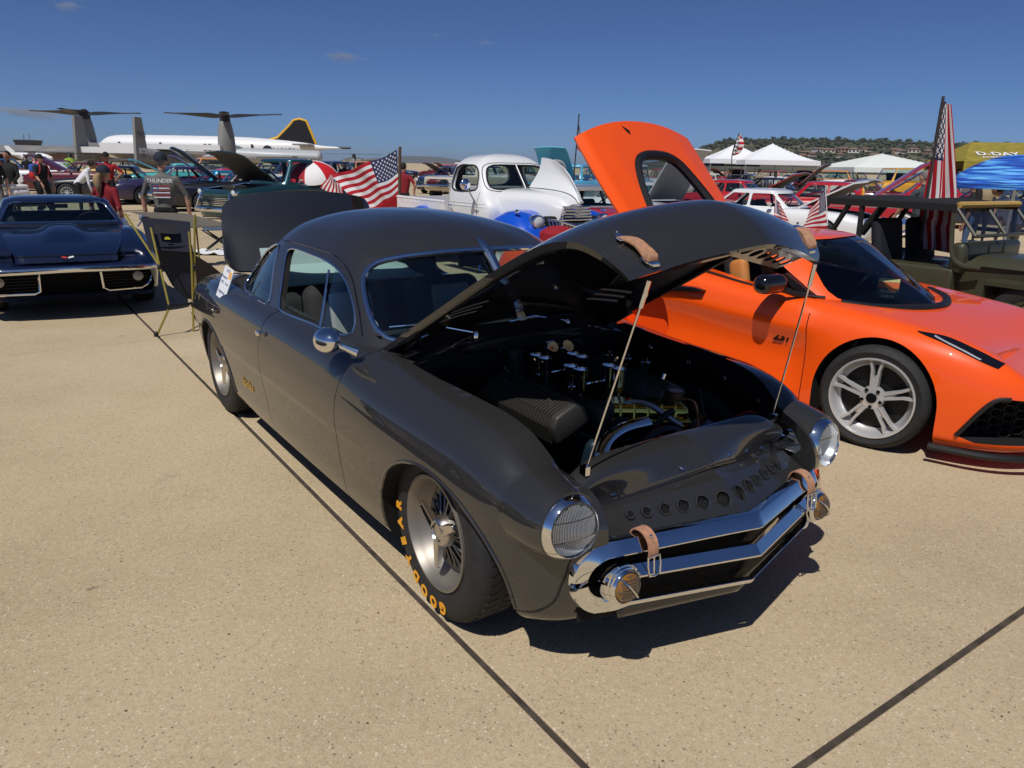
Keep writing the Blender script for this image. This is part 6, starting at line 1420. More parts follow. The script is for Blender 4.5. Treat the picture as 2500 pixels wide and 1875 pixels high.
# ---------------------------------------------------------------- the other show cars in the rows behind
def rows_of_cars():
    sedan = dict(can=((-2.75, -.72, .74), (-2.3, -1.15, .58)), split=[-1.75])
    classic('red_fastback', 'red and silver muscle car nosed in between the white pickup and the raised orange hatch', 'car', (2.3, 14.9, 0), RAD(-57), REDP, GREYP, L=(-3.6, .9), W=.9, WB=2.75, zbelt=.88, zroof=1.30, wheelst='spoke', **sedan)
    R = classic('white_tuner', 'white coupe with grey hood propped up and lettered windshield banner behind the orange hatch', 'car', (4.05, 18.6, 0), RAD(-57), WHT, L=(-3.6, .95), W=.88, WB=2.6, zbelt=.88, zroof=1.34, chrome=False, hood=(56, .1, mat('hood_inner_putty', (.38, .36, .31), .7)), wheelst='spoke', rimm=ALLOY, **sedan)
    V, F = text_mesh('GRAN TURISMO', .12, .002, .002); b = MB(); b.add(V, F, np.array(frame((-1.03, 0, 1.265), (0, 1, 0), (.75, 0, .6)))); b.obj('banner_lettering', WHITE, R, smooth=False)
    classic('white_sports_coupe', 'white 1990s sports coupe with hood open, nose towards the two small car flags', 'car', (7.15, 17.0, 0), RAD(-40), WHT, L=(-3.5, .95), W=.88, WB=2.55, zbelt=.86, zroof=1.26, chrome=False, hood=(27, .1, mat('hood_inner_brown', (.16, .13, .11), .7)), wheelst='spoke', rimm=ALLOY, **sedan)
    classic('red_hardtop', 'red 1960s hardtop with chrome side trim behind the jeep canvas top', 'car', (10.6, 21.0, 0), RAD(-22), REDP, L=(-4.1, 1.05), W=.93, WB=2.95, r=.34, zbelt=.95, zroof=1.40, hood=(38, .1), belt_chrome=True, wheelst='cap', whitewall=True, can=((-2.9, -.85, .78), (-2.5, -1.25, .62)), split=[-1.9])
    classic('red_hot_rod', 'small red car with its rounded red hood lifted behind the white sports coupe', 'car', (8.6, 24.5, 0), RAD(-35), REDP, L=(-3.7, .9), W=.88, hood=(30,), zbelt=.95, zroof=1.35, **sedan)
    classic('dark_muscle_car', 'dark car with maroon hood raised high under the white tents', 'car', (12.2, 31.5, 0), RAD(-30), BLKP, L=(-3.8, 1.0), W=.9, hood=(44,), hoodm=MAROON, zbelt=.95, zroof=1.38, **sedan)
    classic('maroon_muscle_car', 'maroon car with its hood open towards the white canopy tent', 'car', (15.2, 29.8, 0), RAD(-25), MAROON, L=(-3.8, 1.0), W=.9, hood=(35,), zbelt=.95, zroof=1.38, **sedan)
    classic('navy_utility_truck', 'dark navy boxy utility truck in front of the white canopy tent', 'truck', (21.5, 37.0, 0), RAD(-100), DKBLUE, L=(-3.6, .85), W=.92, WB=2.4, r=.40, zb=.5, zbelt=1.25, zroof=1.92, can=((-3.3, -.7, .85), (-3.2, -.95, .78)), split=[-1.6], nose=.1, tail=.1)
    classic('yellow_van', 'yellow van with dark windows parked far back near the white canopy tent', 'van', (21.0, 44.0, 0), RAD(-175), YEL, L=(-3.8, .6), W=.95, WB=2.6, r=.35, zb=.35, zbelt=1.2, zroof=1.95, can=((-3.75, .2, .9), (-3.6, -.1, .8)), split=[-1.2, -2.4], nose=.12, tail=.1)
    classic('red_far_coupe', 'red coupe with lifted hood beside the navy utility truck', 'car', (16.6, 27.0, 0), RAD(-20), REDP, L=(-3.8, 1.0), W=.9, hood=(33,), zbelt=.95, zroof=1.36, **sedan)
    classic('grey_far_sedan', 'grey sedan half hidden under the blue beach umbrella', 'car', (15.8, 22.2, 0), RAD(-60), DKBLUE, L=(-3.8, 1.0), W=.9, zbelt=.95, zroof=1.36, **sedan)
    # sky blue pair behind the white pickup
    classic('sky_blue_hood_truck', 'sky blue pickup with a tall hood tipped open just above the white pickup cab', 'truck', (1.3, 27.6, 0), RAD(-118), SKY, L=(-4.2, .95), W=.95, WB=2.95, r=.37, zb=.4, zbelt=1.15, zroof=1.75, can=((-2.1, -.7, .82), (-1.95, -1.0, .70)), bed=(-4.1, -2.2), hood=(52, .1, SKY), nose=.15, tail=.1)
    classic('sky_blue_pickup', 'sky blue and white pickup standing right of the tipped sky blue hood', 'truck', (3.9, 31.5, 0), RAD(-125), SKY, WHT2, L=(-4.3, .9), W=.96, WB=2.95, r=.38, zb=.45, zbelt=1.18, zroof=1.80, can=((-2.15, -.75, .84), (-2.0, -1.05, .72)), bed=(-4.2, -2.25), nose=.12, tail=.1)
    classic('midnight_coupe', 'midnight blue sedan peeking between the flag and the cream pickup', 'car', (-4.6, 44.0, 0), RAD(-118), DKBLUE, L=(-3.8, 1.0), W=.9, zbelt=1.0, zroof=1.55, **sedan)
    # left group
    classic('black_saloon', 'black car on big silver multi-spoke wheels behind the person in white', 'car', (-17.1, 29.6, 0), RAD(-168), BLKP, L=(-3.7, .9), W=.88, WB=2.75, r=.34, zbelt=.88, zroof=1.36, chrome=False, wheelst='spoke', rimm=ALLOY, **sedan)
    classic('maroon_saloon', 'maroon car with a long dark red hood up behind the man with the backpack', 'car', (-21.5, 35.5, 0), RAD(-172), MAROON, L=(-3.8, 1.0), W=.9, hood=(30,), zbelt=.98, zroof=1.42, **sedan)
    classic('aqua_custom', 'metallic aqua blue custom with chrome bumper beside the man in grey', 'car', (-12.2, 27.6, 0), RAD(-140), AQUA, L=(-4.0, 1.05), W=.93, WB=2.95, zbelt=.86, zroof=1.28, belt_chrome=True, **sedan)
    classic('plum_custom', 'plum coloured chrome-nosed cruiser behind the woman in red', 'car', (-14.2, 28.6, 0), RAD(-138), VIOLET, L=(-4.0, 1.05), W=.93, WB=2.95, zbelt=.92, zroof=1.38, belt_chrome=True, **sedan)
    classic('red_convertible', 'red convertible with maroon hood raised behind the man in the red shirt', 'car', (-13.6, 31.8, 0), RAD(-155), REDP, L=(-4.0, 1.0), W=.92, WB=2.9, zbelt=.98, zroof=1.32, hood=(34,), hoodm=MAROON, **sedan)
    classic('black_cruiser', 'black cruiser with a very long black hood raised left of the teal pickup', 'car', (-10.6, 25.6, 0), RAD(-150), BLKP, L=(-4.1, 1.1), W=.94, WB=3.0, zbelt=.95, zroof=1.40, hood=(40, .05), belt_chrome=True, **sedan)
    classic('red_roof_wagon', 'red-roofed white station wagon behind the black raised hood', 'car', (-12.0, 35.5, 0), RAD(-150), WHT2, REDP, L=(-4.2, 1.0), W=.93, zbelt=1.05, zroof=1.62, can=((-4.0, -.8, .80), (-3.8, -1.2, .68)), split=[-1.9, -2.9])
    classic('orange_roof_wagon', 'white wagon with pale orange roof behind the red convertible', 'car', (-18.0, 40.5, 0), RAD(-150), WHT2, ORG2, L=(-4.2, 1.0), W=.93, zbelt=1.1, zroof=1.75, can=((-4.0, -.8, .80), (-3.8, -1.2, .68)), split=[-1.9, -2.9])
    classic('turquoise_sedan', 'turquoise sedan glimpsed behind the man in the red shirt', 'car', (-17.8, 37.0, 0), RAD(-150), paint('turquoise', (.08, .42, .42)), L=(-4.0, 1.0), W=.93, zbelt=1.0, zroof=1.45, hood=(25,), **sedan)
    classic('mustard_hot_rod', 'mustard yellow chopped hot rod behind the maroon raised hood', 'car', (-24.0, 43.0, 0), RAD(-170), YEL, mat('paint_bronze', (.12, .09, .06), .4, .4, .8), L=(-3.4, .9), W=.85, zbelt=1.05, zroof=1.55, **sedan)
    classic('white_flame_car', 'white and red car in the gap left of the black car', 'car', (-24.5, 37.5, 0), RAD(-165), WHT2, L=(-4.0, 1.0), W=.93, zbelt=.98, zroof=1.40, **sedan)
    classic('blue_far_coupe', 'blue coupe at the far left edge beyond the walking men', 'car', (-35.5, 50.5, 0), RAD(-150), paint('mid_blue', (.02, .07, .2)), L=(-3.8, 1.0), W=.9, zbelt=.95, zroof=1.42, **sedan)
    classic('plum_far_coupe', 'dark plum car far left between the two men in black', 'car', (-31.0, 49.0, 0), RAD(-150), MAROON, L=(-3.8, 1.0), W=.9, zbelt=.95, zroof=1.42, **sedan)
    classic('navy_far_pickup', 'navy pickup cab behind the teal pickup raised hood', 'truck', (-8.6, 30.5, 0), RAD(-140), DKBLUE, L=(-4.2, .9), W=.95, WB=2.95, r=.37, zb=.4, zbelt=1.12, zroof=1.68, can=((-2.1, -.7, .82), (-1.95, -1.0, .70)), bed=(-4.1, -2.2), nose=.15, tail=.1)
    # the silver car just out of frame on the left, whose shadow falls into view
    classic('silver_shadow_car', 'car standing just outside the left edge that throws the dark shadow', 'car', (-3.06, 1.72, 0), RAD(-40), GREYP, L=(-3.9, 1.0), W=.92, WB=2.9, zbelt=.88, zroof=1.2, lights=False, chrome=False)
rows_of_cars()
def far_rows():      # the rows beyond: copies of the shapes above, too far off to tell apart
    src = [o for o in list(bpy.data.objects) if o.parent is None and o.name in ('red_roof_wagon', 'maroon_saloon', 'blue_far_coupe', 'white_flame_car', 'midnight_coupe', 'grey_far_sedan', 'red_far_coupe', 'black_saloon', 'orange_roof_wagon')]
    src.sort(key=lambda o: o.name); rng = np.random.default_rng(11); k = 0
    for Y, us in ((50, (640, 690, 760, 935, 1010, 1080, 1330, 1420, 1500, 1560, 1620)), (58, (1690, 1740, 1800, 1860, 1950, 2010, 2080, 2150, 2200)), (66, (560, 610, 720, 800, 960, 1040, 1100, 1180, 1260, 1470, 1600, 1760, 1880)), (80, (20, 110, 420, 600, 680, 880, 980, 1120, 1380, 1540, 1720, 1830, 1990, 2120))):
        for u in us:
            p = at_dist(u, 380, Y); c = copy_tree(src[k % len(src)]); c.name = 'distant_show_car'; c.location = (p.x, Y + rng.uniform(-1.5, 1.5), 0); c.rotation_euler = (0, 0, RAD(rng.choice([-150, -60, -120, -30]) + rng.uniform(-8, 8))); k += 1
            c['label'] = 'distant parked show car in the far rows'; c['group'] = 'distant parked show cars'
far_rows()
# ================================================================ aircraft, tents, hills, clouds
GREYA = mat('aircraft_grey', (.22, .22, .21), .5); GREYD = mat('aircraft_dark_grey', (.10, .10, .10), .5); AWHITE = mat('aircraft_white', (.72, .73, .74), .4); ROTOR = mat('rotor_black', (.02, .02, .022), .5); YELL = mat('tail_yellow', (.75, .42, .02), .5)
def lettering(parent, txt, size, M, m, name='lettering', bold=.0):
    V, F = text_mesh(txt, size, .003, bold); b = MB(); b.add(V, F); o = b.obj(name, m, parent, smooth=False); o.matrix_local = M; return o
def fuselage(name, secs, m, parent, n=28):       # secs: (x, y, z, ry, rz)
    S = cr_u(np.array(secs), 60); rows = [[(x, y + ry * math.cos(a), z + rz * math.sin(a)) for a in np.linspace(0, 2 * PI, n, endpoint=False)] for x, y, z, ry, rz in S]
    b = MB(); b.grid(np.array(rows), cv=True); b.add(rows[0], [list(range(n))[::-1]]); b.add(rows[-1], [list(range(n))]); return fix_normals(b.obj(name, m, parent))
def slab(name, pts, fn, t, m, parent, bev=.0):
    b = MB(); b.prism(pts, fn, -t / 2, t / 2); o = b.obj(name, m, parent, smooth=False); return o
def tiltrotor():
    Y = 79.0; c = at_dist(344, 340, Y); R = empty('tiltrotor_aircraft', (c.x, Y, 0), RAD(90), 'grey tiltrotor aircraft with two upright rotors and twin tail fins', 'aircraft')
    # forward = +x (away from camera); wing across y
    fuselage('fuselage', [(7.5, 0, 1.4, .15, .2), (6.3, 0, 1.5, 1.0, .8), (4, 0, 1.55, 1.3, 1.0), (-2, 0, 1.55, 1.3, 1.0), (-5, 0, 1.7, 1.15, .75), (-8, 0, 2.0, .6, .35), (-9.3, 0, 2.1, .25, .2)], GREYA, R)
    slab('wing', [(-1.6, -6.9), (1.2, -6.9), (1.2, 6.9), (-1.6, 6.9)], lambda p, q, l: (p, q, 2.75 + l), .5, AWHITE, R)
    slab('tailplane', [(-9.8, -2.8), (-8.3, -2.8), (-8.3, 2.8), (-9.8, 2.8)], lambda p, q, l: (p, q, 2.25 + l), .5, AWHITE, R)
    for s in (-1, 1):
        f = slab('tail_fin', [(-10.4, 1.2), (-8.0, 1.5), (-8.6, 5.1), (-9.9, 5.1)], xz, .22, GREYA, R); f.location = (0, s * 2.65, 0)
        sp = bpy.data.objects.new('nacelle', None); COL.objects.link(sp); sp.parent = R; sp.location = (0, s * 7.05, 3.2)
        S = [(-2.4, .55, .62), (-1.2, .95, .80), (.2, 1.0, .80), (1.4, .75, .68), (2.1, .55, .55)]; q = cr_u(np.array(S), 24)
        rows = [[(rx * math.cos(a) + .12 * math.sin(a * 2), ry * math.sin(a), z) for a in np.linspace(0, 2 * PI, 20, endpoint=False)] for z, rx, ry in q]
        b = MB(); b.grid(np.array(rows), cv=True); b.add(rows[0], [list(range(20))]); b.add(rows[-1], [list(range(20))[::-1]]); fix_normals(b.obj('nacelle_body', GREYA, sp))
        h = MB(); h.lathe([(2.05, .5), (2.5, .5), (2.8, .42), (3.0, .22), (3.05, .01)], 20, axis='z'); h.obj('rotor_hub', ROTOR, sp)
        for k, a in enumerate((RAD(-94), RAD(85), RAD(190)) if s > 0 else (RAD(-88), RAD(96), RAD(200))):
            rows = []
            for t in np.linspace(0, 1, 10):
                d = .4 + 5.4 * t; ch = .28 + .35 * math.sin(min(t * 4, 1) * PI / 2) * (1 - .6 * t); tw = RAD(28 * (1 - t)); z = 2.55 + .10 * t * (k % 2) + .05
                rows.append([(d, -ch * math.cos(tw), z - ch * math.sin(tw)), (d, 0, z + .06), (d, ch * math.cos(tw), z + ch * math.sin(tw)), (d, 0, z - .06)])
            b = MB(); b.grid(np.array(rows), cv=True); o = fix_normals(b.obj('rotor_blade', ROTOR, sp)); o.rotation_euler = (0, RAD(-3 if k == 0 and s < 0 else -1), a)
    for x, y, z, t_, sz in ((-9.3, -2.98, 3.6, '9471', .75), (-9.3, -2.98, 1.95, 'SS', .8)): lettering(R, t_, sz, frame((-10.55 if False else x, y, z), (1, 0, 0), (0, -1, 0)), ROTOR)

    g = MB()
    for x, y in ((4.5, 0), (-2, 1.4), (-2, -1.4)): g.tube([(x, y, 2), (x, y, .35)], .12, 8); g.lathe([(-.12, .36), (.12, .36)], 16, np.array(Matrix.Translation((x, y, .36))))
    g.obj('landing_gear', GREYD, R)
tiltrotor()
def patrol_plane():
    Y = 116.0; a = at_dist(215, 338, Y); b = at_dist(700, 342, Y); L = b.x - a.x
    R = empty('patrol_plane', (a.x, Y, 0), RAD(180), 'long white four-engined patrol aeroplane with black tail fin edged in yellow', 'aircraft')
    X = lambda t: -t * L
    fuselage('fuselage', [(X(-.0), 0, 2.9, .1, .1), (X(.02), 0, 2.95, .9, .9), (X(.07), 0, 3.1, 1.5, 1.6), (X(.2), 0, 3.2, 1.65, 1.7), (X(.6), 0, 3.2, 1.65, 1.7), (X(.78), 0, 3.3, 1.35, 1.35), (X(.92), 0, 3.5, .7, .75), (X(1.0), 0, 3.55, .3, .3), (X(1.09), 0, 3.6, .12, .12)], AWHITE, R)
    MB().tube([(X(1.05), 0, 3.6), (X(1.12), 0, 3.62)], .16, 8).obj('tail_boom', ROTOR, R)
    f = [(X(.74), 4.3), (X(.80), 4.9), (X(.855), 6.6), (X(.875), 7.35), (X(.90), 7.55), (X(.93), 7.3), (X(.965), 4.0), (X(.9), 3.8)]
    slab('tail_fin', f, xz, .3, mat('tail_black', (.012, .012, .014), .4), R); e = MB(); e.tube([(p, -.0, q) for p, q in f[:6]] + [(X(.95), 0, 5.6), (X(.967), 0, 4.1)], .2, 8); e.obj('fin_edging', YELL, R)
    slab('tailplane', [(X(.90), -4.5), (X(.945), -4.8), (X(.975), 4.8), (X(.90), 4.5)], lambda p, q, l: (p, q, 3.9 + l), .2, GREYA, R); slab('wing', [(X(.36), -14), (X(.43), -14), (X(.50), 0), (X(.43), 14), (X(.36), 14), (X(.32), 0)], lambda p, q, l: (p, q, 2.5 + l), .4, AWHITE, R)
    for y in (-4.5, -8.5, 4.5, 8.5): n = MB(); n.lathe([(X(.26), .3), (X(.28), .6), (X(.40), .6), (X(.45), .2)], 16, np.array(Matrix.Translation((0, y, 2.7))), axis='x'); n.obj('engine_nacelle', AWHITE, R)
    lettering(R, 'NAVY', 1.25, frame((X(.835), 1.42, 2.95), (-1, 0, 0), (0, 1, .1)), ROTOR); lettering(R, 'SS', 1.5, frame((X(.505), 1.72, 3.2), (-1, 0, 0), (0, 1, 0)), ROTOR)
    rd = MB(); rd.lathe([(1.60, .75), (1.61, .001)], 24, np.array(Matrix.Translation((X(.765), -.12, 3.0)))); rd.obj('roundel', ROTOR, R)
    for t in (.12, .3, .62, .7): w = MB(); w.rbox((X(t), 1.64, 3.6), (.35, .06, .5), .1); w.obj('cabin_window', ROTOR, R)
    g = MB()
    for t, y in ((.1, 0), (.42, 4.4), (.42, -4.4)): g.tube([(X(t), y, 2), (X(t), y, .4)], .15, 8); g.lathe([(-.2, .45), (.2, .45)], 16, np.array(Matrix.Translation((X(t), y, .45))))
    g.obj('landing_gear', GREYD, R)
patrol_plane()
def small_jet():
    Y = 88.0; c = at_dist(560, 372, Y); R = empty('grey_fighter_jet', (c.x, Y, 0), RAD(-172), 'pale grey fighter jet with clear canopy parked below the white patrol aeroplane', 'aircraft')
    fuselage('fuselage', [(6, 0, 1.9, .05, .05), (4.5, 0, 2.0, .45, .45), (2.5, 0, 2.1, .7, .75), (-2, 0, 2.1, 1.3, .8), (-7, 0, 2.1, 1.2, .7)], mat('jet_pale_grey', (.42, .44, .46), .4), R)
    b = MB(); b.ball((3.0, 0, 2.7), (1.6, .45, .55), 16, 10); b.obj('canopy', TINT, R); slab('wing', [(1, 0), (-3.5, 5), (-4.5, 5), (-4.5, -5), (-3.5, -5)], lambda p, q, l: (p, q, 2.1 + l), .16, mat('jet_pale_grey', (.42, .44, .46), .4), R)
small_jet()
def caravan():
    Y = 150.0; a = at_dist(22, 352, Y); R = empty('white_propeller_plane', (a.x, Y, 0), RAD(-4), 'small white propeller aeroplane with blue-striped high tail near the hangar', 'aircraft')
    fuselage('fuselage', [(-.3, 0, 2.0, .1, .1), (1.5, 0, 1.75, .4, .45), (3.2, 0, 1.5, .65, .75), (6, 0, 1.4, .72, .8), (7.5, 0, 1.3, .6, .65), (8.8, 0, 1.2, .2, .25)], AWHITE, R)
    slab('tail_fin', [(-.7, 3.35), (.15, 3.35), (1.9, 1.9), (.2, 1.7)], xz, .14, AWHITE, R); slab('wing', [(4.2, -6), (5.6, -6), (5.8, 0), (5.6, 6), (4.2, 6)], lambda p, q, l: (p, q, 2.2 + l), .16, AWHITE, R); slab('tailplane', [(-.4, -2.2), (.6, -2.2), (.9, 2.2), (-.4, 2.2)], lambda p, q, l: (p, q, 2.0 + l), .1, AWHITE, R)
    for k in range(5): w = MB(); w.rbox((3.6 + .75 * k, -.72, 1.72), (.36, .05, .34), .06); w.obj('cabin_window', ROTOR, R)
    lettering(R, 'N490CH', .45, frame((2.1, -.62, 1.5), (1, 0, 0), (0, -1, 0)), ROTOR)
    g = MB()
    for x, y in ((7.6, 0), (4.6, 1.4), (4.6, -1.4)): g.tube([(x, y * .5, 1.0), (x, y, .25)], .07, 6); g.lathe([(-.1, .25), (.1, .25)], 14, np.array(Matrix.Translation((x, y, .25))))
    g.obj('landing_gear', GREYD, R)
caravan()
def helicopter(name, label, u, v, Y, m, m2, rz, s=1.0):
    c = at_dist(u, v, Y); R = empty(name, (c.x, Y, 0), rz, label, 'helicopter')
    fuselage('cabin', [(2.6 * s, 0, 1.2 * s, .1, .1), (2.0 * s, 0, 1.4 * s, .7 * s, .7 * s), (.3 * s, 0, 1.6 * s, .9 * s, .9 * s), (-1.4 * s, 0, 1.8 * s, .6 * s, .6 * s), (-2.4 * s, 0, 2.0 * s, .25 * s, .25 * s), (-6.5 * s, 0, 2.3 * s, .12 * s, .14 * s)], m, R)
    slab('tail_fin', [(-6.8 * s, 1.6 * s), (-6.0 * s, 2.2 * s), (-6.5 * s, 3.3 * s), (-7.0 * s, 3.3 * s)], xz, .1, m2, R); h = MB(); h.lathe([(2.3 * s, .4 * s), (2.8 * s, .3 * s), (3.1 * s, .12 * s), (3.15 * s, .01)], 14, axis='z'); h.obj('rotor_mast', ROTOR, R)
    for k in range(4): b = MB(); b.box((2.6 * s, 0, 3.05 * s), (5.0 * s, .25 * s, .04)); o = b.obj('rotor_blade', ROTOR, R, smooth=False); o.rotation_euler = (0, 0, k * PI / 2 + .3)
    for sg in (-1, 1): MB().tube([(2 * s, sg * .9 * s, .1), (-1.6 * s, sg * .9 * s, .1)], .06, 6).obj('skid', ROTOR, R); MB().tube([(.3 * s, sg * .6 * s, 1.0 * s), (.3 * s, sg * .9 * s, .1)], .05, 6).obj('skid_leg', ROTOR, R)
helicopter('green_helicopter', 'green and yellow helicopter seen end-on near the hangar', 152, 350, 66, mat('heli_green', (.28, .42, .04), .4), YELL, RAD(-70), .62)
helicopter('grey_helicopter', 'dark grey helicopter behind the red and white umbrella', 765, 352, 130, GREYD, GREYD, RAD(170), .95)
def hangar():
    Y = 260.0; a = at_dist(-60, 345, Y); b = at_dist(520, 350, Y); W = b.x - a.x; cx = (a.x + b.x) / 2
    R = empty('airfield_hangar', (cx, Y, 0), RAD(2), 'long low tan hangar with a shallow curved grey roof at far left', 'building')
    MB().box((0, 12, 1.4), (W, 24, 2.8)).obj('wall', mat('hangar_tan', (.30, .19, .09), .8, noise=(.4, .3)), R, smooth=False)
    rows = [[(x, y, 2.8 + 2.0 * (1 - ((x - -.25 * W) / (W * .75)) ** 2) * (1 - ((y - 12) / 14) ** 2) + .2) for y in np.linspace(-2, 26, 15)] for x in np.linspace(-W / 2, W / 2, 30)]
    r = MB(); r.grid(np.array(rows)); fix_normals(r.obj('roof', mat('hangar_roof_grey', (.20, .19, .18), .7, noise=(.15, .25)), R))
    for k in range(7): MB().box((-W / 2 + W * (k + .5) / 7, -.05, 1.2), (W / 9, .2, 2.2)).obj('hangar_door', mat('hangar_door_brown', (.20, .11, .05), .8), R, smooth=False)
    t = empty('control_tower', at_dist(66, 340, 420), 0, 'small dark airfield control tower rising above the hangar roof', 'building'); t.location.z = 0
    MB().box((0, 0, 3.2), (4.2, 4.2, 6.4)).obj('shaft', GREYD, t, smooth=False); c = MB(); c.box((0, 0, 8.2), (8.5, 8.5, 2.6), taper=1.2); c.obj('cab', ROTOR, t, smooth=False); MB().box((0, 0, 6.7), (9.5, 9.5, .5)).obj('gallery', GREYD, t, smooth=False); c = MB(); c.tube([(1, 0, 9.5), (1, 0, 13)], .15, 6); c.tube([(-2, 0, 9.5), (-2, 0, 12.5)], .15, 6); c.obj('antenna_mast', GREYD, t)
hangar()
def tent(name, label, u, v_peak, Y, w, h, peak, m, legs=True, rz=0, group=None, valance=.3, marq=False):
    c = at_dist(u, v_peak, Y); R = empty(name, (c.x, Y, 0), rz, label, 'tent', group); hw = w / 2
    rows = []; n = 12
    P = np.zeros((2 * n + 1, 2 * n + 1, 3))
    for i, x in enumerate(np.linspace(-1, 1, 2 * n + 1)):
        for j, y in enumerate(np.linspace(-1, 1, 2 * n + 1)):
            d = max(abs(x), abs(y)); P[i, j] = (x * hw, y * hw, h + (peak - h) * ((1 - d) ** (1.35 if not marq else .9)) - .06 * (1 - abs(abs(x) - abs(y))) * d * 0)
    b = MB(); b.grid(P); fix_normals(b.obj('canopy', m, R))
    for q in range(4):
        a = q * PI / 2; v = MB(); v.box((0, -hw, h - valance / 2), (w, .02, valance)); o = v.obj('valance', m, R, smooth=False); o.rotation_euler = (0, 0, a)
        if legs: l = MB(); l.box((hw - .05, hw - .05, h / 2), (.06, .06, h)); o = l.obj('leg', mat('tent_leg_grey', (.4, .4, .42), .4, .7), R, smooth=False); o.rotation_euler = (0, 0, a)
    return R
TW = mat('tent_white', (.78, .79, .82), .7); TO = mat('tent_olive', (.26, .21, .03), .7, noise=(3, .2)); TB = mat('tent_navy', (.02, .03, .12), .7)
tent('white_canopy_tent', 'white peaked canopy tent, left one of the joined pair', 1588, 326, 56, 4.6, 2.35, 3.45, TW); tent('white_canopy_tent', 'larger white peaked canopy tent, right one of the joined pair', 1668, 322, 54, 5.0, 2.3, 3.45, TW)
tent('navy_canopy_tent', 'navy blue canopy tent just left of the white pair', 1560, 345, 60, 4.5, 2.2, 2.9, TB); tent('white_marquee', 'broad white marquee tent behind the navy utility truck', 1905, 338, 62, 7.2, 2.0, 3.1, mat('tent_pale', (.70, .74, .70), .7), valance=.35, marq=True)
def dday_tent():
    Y = 38.0; a = at_dist(2052, 348, Y); R = empty('olive_vendor_tent', (a.x + 3.2, Y, 0), RAD(-8), 'olive green ridge vendor tent lettered D-DAY at the right edge', 'tent')
    zt = at_dist(2140, 307, Y).z; ze = at_dist(2060, 349, Y).z
    P = [[(-3.3, -2.4, ze), (3.6, -2.4, ze)], [(-2.2, 0, zt), (3.6, 0, zt)], [(-3.3, 2.4, ze), (3.6, 2.4, ze)]]; b = MB(); b.grid(np.array([[tuple(np.array(r[0]) + (np.array(r[1]) - np.array(r[0])) * t) for t in np.linspace(0, 1, 8)] for r in P])); b.add([P[0][0], P[1][0], P[2][0]], [[0, 1, 2]]); b.obj('canopy', TO, R, smooth=False)
    for y in (-2.4, 2.4): MB().box((.15, y, ze - .22), (6.9, .02, .44)).obj('valance', TO, R, smooth=False)
    for x in (-3.2, 3.4):
        for y in (-2.3, 2.3): MB().box((x, y, ze / 2), (.06, .06, ze)).obj('leg', mat('tent_leg_grey', (.4, .4, .42), .4, .7), R, smooth=False)
    sl = Vector((0, 2.4, zt - ze)).normalized(); lettering(R, 'D-DAY', .62, frame(Vector((-1.55, -1.55, ze + (zt - ze) * .36)) + Vector((0, -sl.z, sl.y)) * .03, (1, 0, 0), (0, -sl.z, sl.y)), WHITE, bold=.01); lettering(R, 'AMERICANA', .3, frame(Vector((-1.55, -1.98, ze + (zt - ze) * .18)) + Vector((0, -sl.z, sl.y)) * .03, (1, 0, 0), (0, -sl.z, sl.y)), WHITE)
    w = MB(); w.add([(2.6, -2.42, ze), (3.6, -2.42, ze), (3.6, -.3, zt * .96)], [[0, 1, 2]]); w.obj('white_gusset', TW, R, smooth=False)
dday_tent()
